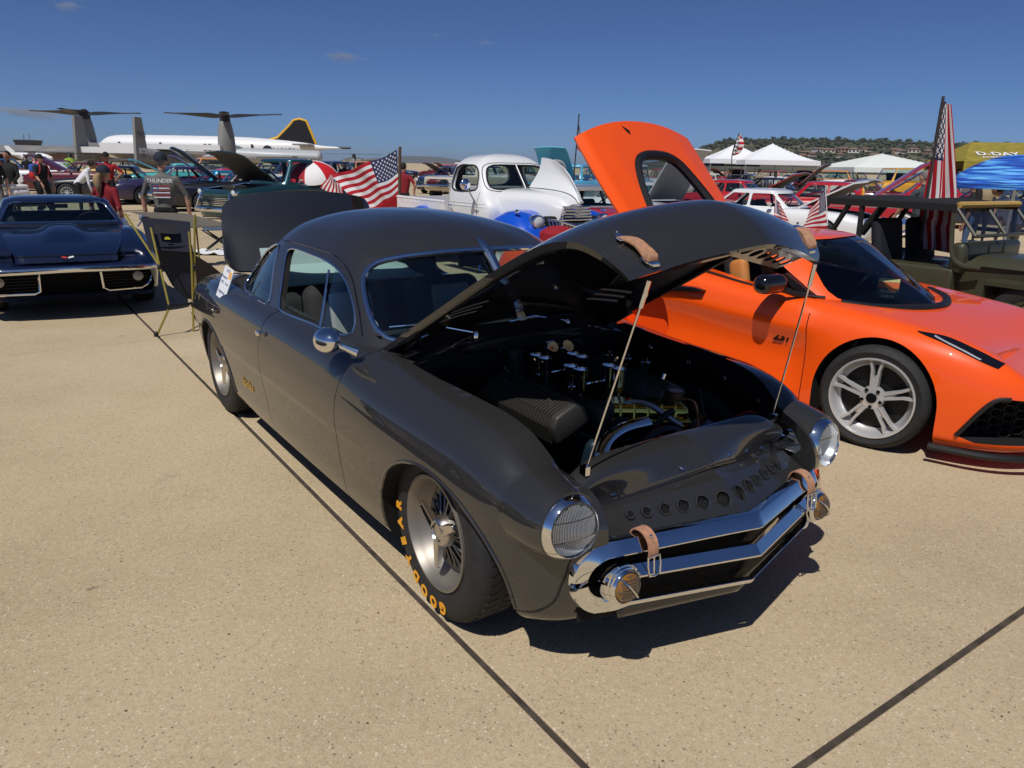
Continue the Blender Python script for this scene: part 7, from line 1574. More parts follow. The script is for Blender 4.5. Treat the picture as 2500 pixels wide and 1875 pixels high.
# ---------------------------------------------------------------- hills
def hills():
    rng = np.random.default_rng(3)
    def fbm(x, y): return sum(math.sin(x * f * 1.3 + i * 2.1 + y * f * .7) * math.cos(y * f * 1.1 - i) / f for i, f in enumerate((1, 2.1, 4.3, 8.7)))
    m = bpy.data.materials.new('hill_scrub'); m.use_nodes = True; N, L = nodes(m); b = N['Principled BSDF']; b.inputs['Roughness'].default_value = .95; g = N.new('ShaderNodeNewGeometry')
    n1 = N.new('ShaderNodeTexNoise'); n1.inputs['Scale'].default_value = .035; n1.inputs['Detail'].default_value = 8; L.new(g.outputs['Position'], n1.inputs['Vector']); r = N.new('ShaderNodeValToRGB'); L.new(n1.outputs[0], r.inputs[0]); r.color_ramp.elements[0].position = .40; r.color_ramp.elements[0].color = (.03, .04, .018, 1); r.color_ramp.elements[1].position = .62; r.color_ramp.elements[1].color = (.12, .105, .06, 1); L.new(r.outputs[0], b.inputs['Base Color'])
    def hz(x, y):     # height field, hill to the right
        d = (y - 720) / 260.0; e = 1 / (1 + math.exp(-d * 5)); s = itp([x / y], [(.05, 0), (.20, .35), (.27, .93), (.40, 1.0), (.55, .97), (.75, .92), (1.2, .75)])[0]
        return (35 * e + 2.0 * fbm(x / 160, y / 130) * e) * s
    P = [[(x * y / 800, y, hz(x * y / 800, y) - .6) for x in np.linspace(40, 900, 90)] for y in np.linspace(560, 1100, 34)]
    o = MB(); o.grid(np.array(P)); fix_normals(o.obj('hill', m)); tag(bpy.data.objects['hill'], kind='structure')
    # shrubs and trees on the slope: one mass
    fm = mat('hillside_foliage', (.032, .042, .018), .9, noise=(.3, .5)); f = MB()
    for k in range(2600):
        y = rng.uniform(640, 1000); x = y * rng.uniform(.20, .80); 
        z = hz(x, y); s = rng.uniform(1.0, 2.6) * (1.5 if rng.random() < .15 else 1); 
        ico = [(0, 0, 1), (.9, 0, .3), (.28, .85, .3), (-.72, .53, .3), (-.72, -.53, .3), (.28, -.85, .3), (0, 0, -.6)]
        V = np.array(ico) * np.array([s, s, s * rng.uniform(.7, 1.3)]) * rng.uniform(.75, 1.25, (7, 3)) + np.array([x, y, z])
        f.add(V, [(0, 1, 2), (0, 2, 3), (0, 3, 4), (0, 4, 5), (0, 5, 1), (6, 2, 1), (6, 3, 2), (6, 4, 3), (6, 5, 4), (6, 1, 5)])
    tag(f.obj('hillside_scrub', fm, smooth=False), kind='stuff', label='dark scrub and bushes covering the hillside', cat='scrub')
    # ridge trees one can tell apart
    for k in range(56):
        u = 1520 + k * 12.5 + rng.uniform(-8, 8); t = (u - 1106) / 1603.0 * 1.02; y = rng.uniform(860, 930); x = t * y; h = rng.uniform(3.0, 7.5); z = hz(x, y) - h * .22
        T = empty('ridge_tree', (x, y, z), rng.uniform(0, 6), 'dark leafy tree standing on the ridge of the right-hand hill', 'tree', 'trees along the hill ridge')
        tb = MB(); tb.tube([(0, 0, -.5), (.1, 0, h * .35), (0, .1, h * .7)], [.28, .2, .08], 6); tb.obj('trunk', mat('bark', (.06, .045, .03), .9), T)
        cr = MB()
        for q in range(90):
            d = rng.normal(size=3); d /= np.linalg.norm(d); rr = rng.random() ** .5; p = np.array([d[0] * h * .62 * rr, d[1] * h * .62 * rr, h * .60 + d[2] * h * .40 * rr]); s = rng.uniform(.35, .8) * h / 5; a = rng.normal(size=3); a /= np.linalg.norm(a); c_ = np.cross(a, d); c_ /= np.linalg.norm(c_) + 1e-6
            cr.add([p + a * s, p - a * s * .5 + c_ * s, p - a * s * .5 - c_ * s, p + np.cross(a, c_) * s * .7], [(0, 1, 2), (0, 1, 3), (1, 2, 3)])
        cr.obj('crown', fm, T, smooth=False)
    hm = [mat('house_cream', (.55, .46, .34), .8), mat('house_terracotta', (.33, .19, .13), .8), mat('house_white', (.6, .56, .5), .8)]; rm = mat('roof_tile', (.22, .13, .09), .8); wm = mat('house_window', (.03, .03, .035), .3)
    for k, (u, dv) in enumerate([(1618, .62), (1640, .58), (1716, .68), (1736, .64), (1762, .70), (1785, .66), (1810, .72), (1868, .70), (1880, .66), (1905, .74), (1935, .70), (1958, .60), (1700, .48), (1690, .5), (1975, .58), (1760, .45), (1830, .45)]):
        t = (u - 1106) / 1603.0 * 1.02; y = 640 + dv * 130; x = t * y; z = hz(x, y) - .5; w = rng.uniform(6, 12); h = rng.uniform(2.6, 3.6)
        H = empty('hillside_house', (x, y, z), rng.uniform(-.5, .5), 'small tile-roofed villa on the right-hand hillside', 'house', 'villas on the hillside'); mm = hm[k % 3]
        MB().box((0, 0, h / 2), (w, 8, h)).obj('wall', mm, H, smooth=False); rf = MB(); rf.add([(-w / 2 - .5, -4.5, h), (w / 2 + .5, -4.5, h), (w / 2 + .5, 4.5, h), (-w / 2 - .5, 4.5, h), (-w / 2 + 2.4, 0, h + 1.3), (w / 2 - 2.4, 0, h + 1.3)], [(0, 1, 5, 4), (2, 3, 4, 5), (1, 2, 5), (3, 0, 4), (3, 2, 1, 0)]); rf.obj('roof', rm, H, smooth=False)
        for q in range(3): MB().box((-w / 3 + q * w / 3, -4.02, h * .55), (1.6, .1, 1.6)).obj('window', wm, H, smooth=False)
    # faint far ridge in the middle distance
    far = mat('far_ridge', (.07, .07, .05), 1.0); P = [[(x, 5200 + 300 * k, (0 if k == 0 else 1) * max(2, 12 + 34 * math.exp(-((x + 700) / 330) ** 2) + 5 * fbm(x / 260, 3))) for k in range(2)] for x in np.linspace(-5200, 4200, 120)]
    o = MB(); o.grid(np.array(P)); tag(o.obj('far_ridge', far), kind='structure')
hills()
def clouds():
    m = bpy.data.materials.new('cloud_vapour'); m.use_nodes = True; N, L = nodes(m); N.clear(); o = N.new('ShaderNodeOutputMaterial'); v = N.new('ShaderNodeVolumePrincipled'); v.inputs['Color'].default_value = (1, 1, 1, 1); v.inputs['Anisotropy'].default_value = .3
    tc = N.new('ShaderNodeTexCoord'); n = N.new('ShaderNodeTexNoise'); n.inputs['Scale'].default_value = 2.6; n.inputs['Detail'].default_value = 5; L.new(tc.outputs['Object'], n.inputs['Vector']); ln = N.new('ShaderNodeVectorMath'); ln.operation = 'LENGTH'; L.new(tc.outputs['Object'], ln.inputs[0])
    r = N.new('ShaderNodeMapRange'); r.inputs[1].default_value = .15; r.inputs[2].default_value = 1.0; r.inputs[3].default_value = .16; r.inputs[4].default_value = -.40; L.new(ln.outputs['Value'], r.inputs[0]); a = N.new('ShaderNodeMath'); a.operation = 'ADD'; L.new(n.outputs[0], a.inputs[0]); L.new(r.outputs[0], a.inputs[1]); t = N.new('ShaderNodeMapRange'); t.inputs[1].default_value = .50; t.inputs[2].default_value = .75; t.inputs[3].default_value = 0; t.inputs[4].default_value = .022; L.new(a.outputs[0], t.inputs[0]); L.new(t.outputs[0], v.inputs['Density']); L.new(v.outputs[0], o.inputs['Volume'])
    for i, (u, vv, sx, sz, lb) in enumerate([(740, 122, 150, 42, 'small white wisp of cloud above the coupe roof'), (1048, 92, 60, 26, 'tiny white cloud puff high over the white pickup'), (145, 12, 110, 40, 'white cloud wisp at the top left corner'), (60, 243, 330, 40, 'long thin cloud bank low over the tiltrotor at left'), (585, 297, 60, 18, 'small low cloud beside the patrol aeroplane tail'), (415, 232, 60, 26, 'faint small cloud above the right rotor'), (940, 75, 45, 20, 'faint scrap of cloud left of the tiny puff')]):
        Y = 3000.0; c = at_dist(u, vv, Y); b = MB(); b.ball((0, 0, 0), 1.0, 20, 12); o2 = b.obj('cloud', m); o2.location = c; k = Y / 1603.0 / 2 * 1.15; o2.scale = (sx * k, sx * k * .5, sz * k); o2.rotation_euler = (0, RAD(8), 0); tag(o2, lb, 'cloud')
clouds()
# ================================================================ people, chairs, flags, umbrellas
SKIN = mat('skin_light', (.50, .27, .18), .6); SKIN2 = mat('skin_tan', (.30, .15, .09), .6); HAIRD = mat('hair_dark', (.012, .009, .007), .7); HAIRB = mat('hair_blonde', (.30, .20, .10), .7); HAIRG = mat('hair_grey', (.16, .14, .13), .7)
def cloth(name, c): return mat('cloth_' + name, c, .85, bump=(40, .4, .01))
CBLK = cloth('black', (.008, .008, .009)); CRED = cloth('red', (.33, .008, .014)); CREDD = cloth('dark_red', (.20, .006, .014)); CGRY = cloth('grey', (.13, .125, .12)); CWHT = cloth('white', (.62, .63, .66)); CNAV = cloth('navy', (.012, .018, .035)); CJEAN = cloth('denim', (.05, .09, .18)); CKHA = cloth('khaki', (.28, .22, .13)); CSLT = cloth('slate', (.045, .055, .07))
def person(loc, rz, label, shirt, pants, skin=SKIN, hair=HAIRD, h=1.75, pose=None, cap=None, sleeves='short', shorts=False, hairstyle='short', group='people at the show', female=False, shoes=None, bend=0):
    R = empty('person', loc, rz, label, 'person', group); k = h * .945 / 1.75; ps = dict(armL=(.30, .02, .98, .27, .10, .80), armR=(.30, .02, .98, .27, .10, .80), legL=(0, 0), legR=(0, 0), head=0, lean=0); ps.update(pose or {})
    sw, hw = (.185, .165) if female else (.205, .165)
    # facing +x ; y left
    lean = RAD(ps['lean'])
    def up(p):      # lean the upper body about the hips
        x, y, z = p; dz = z - .95
        return (x * math.cos(lean) + dz * math.sin(lean), y, .95 + dz * math.cos(lean) - x * math.sin(lean)) if z > .9 else p
    B = []          # (label, list of (pos, radius))
    B.append(('torso', [((0, 0, .90), (.115, hw)), ((0, 0, 1.02), (.11, hw * .92)), ((.01, 0, 1.15), (.115, sw * .88)), ((.015, 0, 1.30), (.12, sw * .98)), ((0, 0, 1.42), (.09, sw * .85)), ((-.005, 0, 1.47), (.06, .08))]))
    tubes = []
    for s, a, l in ((1, ps['armL'], ps['legL']), (-1, ps['armR'], ps['legR'])):
        sh = (0, s * sw * .98, 1.40); el = (a[1], s * a[0], a[2] + .14); ha = (a[4], s * a[3], a[5])
        tubes.append(('uarm', [sh, tuple((np.array(sh) + np.array(el)) / 2), el], [.062, .050, .042], True)); tubes.append(('farm', [el, tuple((np.array(el) * .5 + np.array(ha) * .5)), ha], [.042, .038, .026], True)); tubes.append(('hand', [ha, (ha[0] + .02, ha[1], ha[2] - .07)], [.030, .026], True))
        hip = (0, s * .09, .92); kn = (.02 + l[0] * .5, s * .10, .50); an = (l[0] + l[1], s * .11, .09)
        tubes.append(('thigh', [hip, tuple((np.array(hip) + np.array(kn)) / 2), kn], [.092, .082, .060], False)); tubes.append(('shin', [kn, tuple((np.array(kn) * .6 + np.array(an) * .4)), an], [.058, .056, .036], False)); tubes.append(('foot', [(an[0] - .05, an[1], .055), (an[0] + .16, an[1], .04)], [.046, .036], False))
    tubes.append(('neck', [(0, 0, 1.44), (.01, 0, 1.56)], [.056, .05], True))
    b = MB(); ctrl = []
    secs = B[0][1]; q = cr_u(np.array([[*p, *r] for p, r in secs]), 16); rows = [[up((x + rx * math.cos(t), y + ry * math.sin(t), z)) for t in np.linspace(0, 2 * PI, 18, endpoint=False)] for x, y, z, rx, ry in q]
    b.grid(np.array(rows), cv=True); b.add(rows[0], [list(range(18))[::-1]]); b.add(rows[-1], [list(range(18))])
    for x, y, z, rx, ry in q: ctrl.append(('torso', up((x, y, z)), (rx + ry) / 2))
    for nm, pts, rr, u in tubes:
        pts = [up(p) if u else p for p in pts]; P = cr_u(np.array(pts), 8); r8 = np.interp(np.linspace(0, 1, 8), np.linspace(0, 1, len(rr)), rr); b.tube([tuple(p) for p in P], list(r8), 10)
        for p in (pts[0], pts[-1]): b.ball(p, rr[0] if p is pts[0] else rr[-1], 10, 6)
        for p, r_ in zip(P, r8): ctrl.append((nm, tuple(p), r_))
    hc = up((.02, 0, 1.66)); b.ball(hc, (.092, .075, .115), 16, 12); b.ball((hc[0] + .045, 0, hc[2] - .055), (.05, .045, .05), 10, 8); b.ball((hc[0] + .10, 0, hc[2] - .012), (.018, .014, .022), 8, 6)
    for s in (-1, 1): b.ball((hc[0] - .005, s * .077, hc[2] - .005), (.02, .012, .03), 8, 6)
    ctrl.append(('head', hc, .1))
    o = b.obj('body', None, R); md = o.modifiers.new('r', 'REMESH'); md.mode = 'VOXEL'; md.voxel_size = .017; md2 = o.modifiers.new('s', 'SMOOTH'); md2.iterations = 4; md2.factor = .5; apply_mods(o, True, 180)
    me = o.data; mats = [shirt, pants, skin, shoes or CBLK]; me.materials.clear()
    for m in mats: me.materials.append(m)
    n = len(me.polygons); c = np.zeros(n * 3); me.polygons.foreach_get('center', c); c = c.reshape(-1, 3); CP = np.array([p for _, p, _ in ctrl]); CR = np.array([r for _, _, r in ctrl]); best = np.argmin(np.linalg.norm(c[:, None] - CP[None], axis=2) - CR[None] * .9, axis=1)
    mp = {'torso': 0, 'uarm': 0, 'farm': 2 if sleeves == 'short' else 0, 'hand': 2, 'thigh': 1, 'shin': 2 if shorts else 1, 'foot': 3, 'neck': 2, 'head': 2}; idx = np.array([mp[ctrl[i][0]] for i in best]); tz = np.array([ctrl[i][1][2] for i in best])
    idx[(idx == 0) & (np.array([ctrl[i][0] for i in best]) == 'torso') & (c[:, 2] < .97)] = 1
    me.polygons.foreach_set('material_index', idx.astype(np.int32)); fin(me, True, 180)
    # eyes and mouth
    for s in (-1, 1): e = MB(); e.ball((hc[0] + .083, s * .03, hc[2] + .012), (.010, .013, .007), 8, 5); e.obj('eye', CBLK, R)
    e = MB(); e.ball((hc[0] + .083, 0, hc[2] - .06), (.008, .026, .006), 8, 5); e.obj('mouth', mat('lips', (.35, .12, .10), .6), R)
    for s, a in ((1, ps['armL']), (-1, ps['armR'])):     # fingers
        ha = Vector(up((a[4] + .02, s * a[3], a[5] - .07))); f = MB()
        for q_ in range(4): dx = -.024 + .016 * q_; L_ = (.058, .068, .064, .05)[q_]; f.tube([(ha.x + dx, ha.y, ha.z + .02), (ha.x + dx + .006, ha.y - s * .004, ha.z - L_ * .5), (ha.x + dx + .014, ha.y - s * .012, ha.z - L_)], [.0095, .0085, .0065], 6)
        f.tube([(ha.x + .022, ha.y, ha.z + .05), (ha.x + .045, ha.y - s * .005, ha.z + .018), (ha.x + .05, ha.y - s * .008, ha.z - .012)], [.011, .0095, .0075], 6); f.obj('fingers', skin, R)
    hb = MB()
    if hairstyle != 'bald':
        hb.ball((hc[0] - .016, 0, hc[2] + .024), (.096, .082, .108), 16, 10)
        if hairstyle == 'long': hb.tube([tuple(p) for p in spl([(hc[0] - .07, 0, hc[2] + .03), (hc[0] - .10, 0, hc[2] - .12), (hc[0] - .12, 0, hc[2] - .30), (hc[0] - .11, 0, hc[2] - .42)], 12)], [.07] * 4 + [.08] * 5 + [.06, .04, .015], 12)
        if hairstyle == 'ponytail': hb.tube([tuple(p) for p in spl([(hc[0] - .09, 0, hc[2] + .0), (hc[0] - .15, .01, hc[2] - .06), (hc[0] - .16, -.01, hc[2] - .2), (hc[0] - .13, .0, hc[2] - .34)], 12)], [.03, .045, .055, .06, .062, .06, .055, .05, .04, .03, .02, .008], 10)
        if hairstyle == 'curly':
            for q_ in range(30): d = RNG.normal(size=3); d /= np.linalg.norm(d); hb.ball((hc[0] - .02 + d[0] * .10, d[1] * .09, hc[2] + .04 + abs(d[2]) * .09 - .02), .035, 6, 5)
        ho = hb.obj('hair', hair, R)
        # carve face side: push hair back
        for v in ho.data.vertices:
            if v.co.x > hc[0] + .03 and v.co.z < hc[2] + .06: v.co.x = hc[0] + .02
    if cap:
        cb = MB(); cb.grid(np.array([[(hc[0] - .01 + .116 * math.sin(p) * math.cos(t), .101 * math.sin(p) * math.sin(t), hc[2] + .03 + .122 * math.cos(p)) for t in np.linspace(0, 2 * PI, 20, endpoint=False)] for p in np.linspace(.01, PI / 2 + .05, 8)]), cv=True); co = cb.obj('cap', cap, R)
        br = MB(); br.grid(np.array([[(hc[0] + .085 + d * .085 * math.cos(t * 1.1), math.sin(t) * (.085 + .0 * d), hc[2] + .028 - .018 * d - .012 * math.sin(t) ** 2) for d in (0, .5, 1)] for t in np.linspace(-1.2, 1.2, 9)])); solidify(br.obj('cap_brim', cap, co), .006)
    R.scale = (k, k, k)
    return R
def yaw_to_cam(p): return math.atan2(-p[1], -p[0])
def people():
    # near pair seen from behind beside the navy coupe
    P = ground_at(232, 600); p = at_dist(226, 400, 10.9)
    r = person((p.x, 10.9, 0), RAD(72), 'woman in dark red T-shirt and navy cap with blonde ponytail, walking away', CREDD, CJEAN, hair=HAIRB, h=1.60, cap=CNAV, hairstyle='ponytail', female=True, pose=dict(armL=(.40, .05, 1.02, .42, .12, .88), armR=(.30, -.05, .98, .26, .06, .80)))
    p = at_dist(352, 400, 11.6); M_ = person((p.x, 11.6, 0), RAD(98), 'man in grey flag-print T-shirt and dark cap seen from behind', CGRY, CBLK, SKIN, HAIRG, 1.80, cap=CNAV, pose=dict(armL=(.33, .05, .99, .33, .10, .80), armR=(.33, .05, .99, .33, .10, .80)))
    # shirt print
    lettering(M_, 'THUNDER', .082, frame((-.150, 0, 1.375), (0, -1, 0), (-1, 0, .12)), CWHT, 'shirt_lettering', .001)
    for q_ in range(6): st = MB(); st.box((-.148, -.015, 1.30 - .034 * q_), (.006, .24, .017), (0, RAD(4), RAD(3))); st.obj('shirt_print_stripe', mat('print_red', (.30, .05, .06), .9) if q_ % 2 == 0 else CWHT, M_, smooth=False)
    st = MB(); st.box((-.151, .075, 1.27), (.006, .10, .11)); st.obj('shirt_print_canton', mat('print_blue', (.03, .06, .16), .9), M_, smooth=False)
    p = at_dist(234, 380, 24.0); person((p.x, 24.0, 0), RAD(-80), 'man in bright red T-shirt and black cap, hand on hip, facing the camera', CRED, CBLK, SKIN2, HAIRD, 1.86, cap=CBLK, pose=dict(armL=(.42, -.05, 1.05, .24, .10, 1.0)))
    p = at_dist(168, 400, 21.5); person((p.x, 21.5, 0), RAD(30), 'person in white long-sleeved top and black trousers bending over an engine', CWHT, CBLK, SKIN2, HAIRD, 1.78, sleeves='long', hairstyle='curly', pose=dict(lean=38, armL=(.26, .22, 1.0, .22, .42, .98), armR=(.26, .22, 1.0, .22, .42, .98)))
    p = ground_at(103, 462); b_ = person((p.x, p.y, 0), RAD(-20), 'man in black with a red and blue backpack walking right', CBLK, CBLK, SKIN, HAIRD, 1.76, cap=CBLK, pose=dict(legL=(.18, 0), legR=(-.15, -.05), armR=(.28, .12, 1.0, .26, .28, .92)))
    bp = empty('backpack', (p.x, p.y, 0), RAD(-20), 'red and blue backpack on the back of the man in black', 'backpack', None); a = MB(); a.rbox((-.23, 0, 1.30), (.2, .32, .26), .07); a.obj('pack_top', mat('pack_blue', (.02, .08, .35), .7), bp); a = MB(); a.rbox((-.25, 0, 1.12), (.22, .33, .24), .08); a.obj('pack_pocket', mat('pack_red', (.45, .02, .02), .7), bp)
    for s in (-1, 1): a = MB(); a.tube([tuple(q) for q in spl([(-.13, s * .11, 1.42), (.02, s * .12, 1.47), (.13, s * .12, 1.36), (.10, s * .15, 1.18), (-.12, s * .16, 1.10)], 16)], .016, 6); a.obj('shoulder_strap', mat('pack_red', (.45, .02, .02), .7), bp)
    p = ground_at(38, 472); person((p.x, p.y, 0), RAD(-100), 'man all in black standing by the white scooter', CBLK, CBLK, SKIN2, HAIRD, 1.84, sleeves='long', pose=dict(armL=(.30, .05, 1.0, .2, .18, .95)))
    p = ground_at(2, 481); person((p.x, p.y, 0), RAD(-30), 'man in black top and grey shorts cut by the left edge', CBLK, CGRY, SKIN, HAIRD, 1.80, shorts=True, pose=dict(legL=(.15, 0), legR=(-.2, -.05)))
    p = at_dist(872, 395, 20.0); person((p.x, 20.0, 0), RAD(65), 'man in dark red shirt standing right of the big flag pole', CREDD, CBLK, SKIN, HAIRD, 1.74, pose=dict(armR=(.40, -.05, 1.05, .30, .05, .95)))
    p = at_dist(812, 380, 26.0); person((p.x, 26.0, 0), RAD(-100), 'dark-haired person half hidden behind the big flag', CGRY, CBLK, SKIN2, HAIRD, 1.72)
    p = at_dist(692, 390, 24.5); person((p.x, 24.5, 0), RAD(-60), 'woman in white with long dark hair left of the red and white umbrella', CWHT, CJEAN, SKIN2, HAIRD, 1.64, hairstyle='long', female=True)
    p = at_dist(1992, 430, 13.5); person((p.x, 13.5, 0), RAD(118), 'man in slate grey T-shirt and black trousers with his back turned, by the tall flag', CSLT, CBLK, SKIN, HAIRG, 1.78, pose=dict(armL=(.30, .15, 1.02, .26, .30, .98)))
    p = at_dist(2102, 430, 15.0); person((p.x, 15.0, 0), RAD(150), 'person with long black hair in a black top under the blue umbrella', CBLK, CJEAN, SKIN2, HAIRD, 1.62, hairstyle='long', female=True)
    p = at_dist(2198, 450, 12.5); person((p.x, 12.5, 0), RAD(120), 'man in white T-shirt bending at the right edge', CWHT, CKHA, SKIN2, HAIRD, 1.72, pose=dict(lean=32))
    p = at_dist(2130, 420, 19.0); person((p.x, 19.0, 0), RAD(-120), 'person in khaki standing behind the blue umbrella', CKHA, CBLK, SKIN, HAIRG, 1.70)
    for i, (u, Y, rz, sh, lb) in enumerate([(20, 44, 40, CSLT, 'distant visitor in slate shirt near the white propeller plane'), (90, 47, -80, CRED, 'distant visitor in red near the white propeller plane'), (63, 40, 120, CBLK, 'distant visitor in black behind the dark plum car'), (505, 42, 20, CBLK, 'distant dark-haired visitor below the right rotor'), (527, 40, 60, CNAV, 'distant visitor in navy right of the tiltrotor nacelle'), (720, 33, -90, CWHT, 'visitor in white seated under the umbrella'), (745, 32, -60, CBLK, 'visitor in black beneath the umbrella'), (1640, 40, 30, CKHA, 'visitor with straw-coloured shirt near the white tents'), (1675, 41, 80, CWHT, 'visitor in white below the right white tent'), (2045, 30, -90, CNAV, 'visitor in navy near the olive tent'), (1575, 36, 150, CNAV, 'visitor in navy left of the white tents'), (640, 38, 90, CRED, 'distant visitor in red behind the teal pickup cab')]):
        p = at_dist(u, 380, Y); person((p.x, Y, 0), RAD(rz), lb, sh, CBLK, SKIN if i % 2 else SKIN2, HAIRD, 1.70 + .03 * (i % 4), hairstyle='long' if i % 5 == 3 else 'short', cap=CKHA if i % 3 == 0 else None)
people()

# ---------------------------------------------------------------- flags
FR = mat('flag_red', (.42, .008, .02), .8); FW_ = mat('flag_white', (.72, .71, .70), .8); FB = mat('flag_blue', (.012, .022, .09), .8)
def star(c, r, U, V, n=10):
    return [tuple(np.array(c) + (np.array(U) * math.sin(2 * PI * k / n) + np.array(V) * math.cos(2 * PI * k / n)) * (r if k % 2 == 0 else r * .40)) for k in range(n)]
def flag(label, P, pole, nu=40, rad=.015, polem=None, canton=True, name='us_flag', sr=.030, dark=False):
    """P(u, v): u along the fly from the hoist, v down the hoist"""
    R = empty(name, pole[0] if pole else P(0, 0), 0, label, 'flag'); off = np.array(R.location)
    for k in range(13):
        u0 = .4 if (k < 7) else 0.0; rows = [[tuple(np.array(P(u, (k + t) / 13)) - off) for t in (0, .5, 1)] for u in np.linspace(u0, 1, nu)]
        b = MB(); b.grid(np.array(rows)); b.obj('stripe', FR if k % 2 == 0 else FW_, R)
    rows = [[tuple(np.array(P(u, v)) - off) for v in np.linspace(0, 7 / 13, 10)] for u in np.linspace(0, .4, 16)]; b = MB(); b.grid(np.array(rows)); b.obj('canton', FB, R)
    st = MB()
    for i in range(9):
        for j in range(6 if i % 2 == 0 else 5):
            v = (i + 1) / 10 * 7 / 13; u = ((j * 2 + 1 + (i % 2)) / 12) * .4; c = np.array(P(u, v)); du = (np.array(P(u + .01, v)) - c); dv = (np.array(P(u, v + .01)) - c); n_ = np.cross(du, dv); n_ /= np.linalg.norm(n_) + 1e-9
            wu = np.linalg.norm(du) * 100; wv = np.linalg.norm(dv) * 100; U = du / .01 * (sr * .62); V = -dv / .01 * sr * 1.15
            for sg in (-1, 1): st.add([np.array(q) + n_ * .004 * sg - off for q in star(c, 1.0, U, V)], [list(range(10))])
    tag(st.obj('stars', FW_, R, smooth=False), kind='stuff')
    if pole: t = MB(); t.tube([tuple(np.array(q) - off) for q in pole], rad, 8); t.obj('flag_pole', polem or mat('pole_dark', (.04, .035, .03), .5), R)
    return R
def bil(A, B, C, D_, u, v): return (np.array(A) * (1 - u) + np.array(B) * u) * (1 - v) + (np.array(D_) * (1 - u) + np.array(C) * u) * v
def flags():
    # big flag flying from the white pickup bed
    Y = 14.55; tl = at_dist(857, 325, Y); bl = at_dist(862, 418, Y); tr = at_dist(714, 379, Y - .25); br = at_dist(792, 461, Y - .2)
    def P(u, v):
        p = bil(tl, tr, br, bl, u, v); w = math.sin(u * 9 + v * 2.2) * .05 * min(u * 3, 1) + .02 * math.sin(u * 21 + v * 5) * u; sag = .03 * math.sin(PI * u) ; return (p[0], p[1] + w * 1.4, p[2] - sag + .015 * math.sin(u * 13 + 2))
    flag('large US flag streaming from a pole on the white pickup bed', P, [tuple(at_dist(862, 470, Y)), tuple(at_dist(864, 317, Y))], polem=mat('pole_wood', (.10, .06, .035), .6), rad=.028)
    Y = 15.2; a = at_dist(738, 368, Y); b = at_dist(716, 362, Y)
    def P2(u, v):
        p = bil(at_dist(735, 374, Y), at_dist(745, 430, Y), at_dist(690, 405, Y), at_dist(713, 378, Y), u, v); return (p[0], p[1] + .03 * math.sin(u * 7 + v * 6), p[2])
    flag('small US flag hanging left of the large streaming flag', P2, [tuple(at_dist(750, 440, Y)), tuple(at_dist(722, 372, Y))], nu=12, rad=.012)
    # tall flag drooping beside the jeep
    Y = 8.6
    def P3(u, v):
        yv = 216 + u * 320; wid = 20 + 42 * min(u * 1.6, 1); x0 = 2037 - 48 * u - 4; q = at_dist(x0 + v * wid + (4 if u > .8 else 0) * math.sin(u * 14), yv + 10 * v, Y); return (q[0], q[1] + .07 * math.sin(v * 11 + u * 2) * (0.3 + u), q[2])
    flag('tall US flag hanging limp on a dark pole beside the jeep', P3, [tuple(at_dist(1984, 545, Y)), tuple(at_dist(2038, 208, Y))], nu=26, rad=.016, sr=.045)
    # small flags clipped on the orange car windows
    for (bx, by, tx_, ty_, Yd, fl, lb) in ((1678, 497, 1675, 424, 7.05, ((1676, 428), (1689, 445), (1709, 492), (1670, 486)), 'small car flag, left one on the orange sports car'), (1788, 487, 1783, 405, 7.45, ((1783, 408), (1751, 452), (1733, 494), (1786, 494)), 'small car flag, right one on the orange sports car')):
        Y = Yd; q = [at_dist(*c, Y) for c in fl]
        def P4(u, v, q=q): p = bil(q[0], q[1], q[2], q[3], u, v); return (p[0], p[1] + .015 * math.sin(u * 8 + v * 4), p[2])
        flag(lb, P4, [tuple(at_dist(bx, by, Y)), tuple(at_dist(tx_, ty_, Y))], nu=12, rad=.005, polem=WHITE)
    # flag on a pole behind the orange hatch
    Y = 24.0; q = [at_dist(1250, 262, Y), at_dist(1256, 300, Y), at_dist(1268, 345, Y), at_dist(1246, 320, Y)]
    def P5(u, v): p = bil(q[0], q[1], q[2], q[3], u, v); return (p[0], p[1] + .06 * math.sin(u * 9 + v * 7), p[2])
    flag('US flag on a thin pole showing left of the orange hatch', P5, [tuple(at_dist(1238, 400, Y)), tuple(at_dist(1251, 246, Y))], nu=14, rad=.02)
    # feather banner
    Y = 50.0; R = empty('feather_banner', at_dist(1592, 380, Y), 0, 'tall feather banner with stars and stripes above the white tents', 'banner'); o = np.array(R.location)
    def FP(u, v): w = (1 - (2 * v - 1) ** 6) * (4 + 17 * min(v * 2.2, 1)); p = at_dist(1594 - 13 * (1 - (1 - v) ** 2) + u * w + (1 - v) * 4, 287 + v * 50, Y); return np.array(p) + np.array((0, .05 * math.sin(v * 9), 0)) - o
    b = MB(); b.grid(np.array([[tuple(FP(u, v)) for v in np.linspace(.01, 1, 20)] for u in np.linspace(0, .45, 4)])); b.obj('blue_half', FB, R)
    for k in range(8): b = MB(); b.grid(np.array([[tuple(FP(u, v)) for v in np.linspace(.02 + k * .12, .02 + (k + 1) * .12, 4)] for u in np.linspace(.45, 1, 4)])); b.obj('stripe', FR if k % 2 else FW_, R)
    for k in range(5): b = MB(); c = FP(.22, .2 + k * .16); b.add([np.array(q) + np.array((0, -.06, 0)) for q in star(c, .14, (1, 0, 0), (0, 0, 1))], [list(range(10))]); b.obj('star', FW_, R, smooth=False)
    t = MB(); t.tube([tuple(np.array(at_dist(1580, 390, Y)) - o), tuple(FP(0, 1)), tuple(FP(0, .5)), tuple(FP(0, .02))], .03, 6); t.obj('banner_pole', mat('pole_dark', (.04, .035, .03), .5), R)
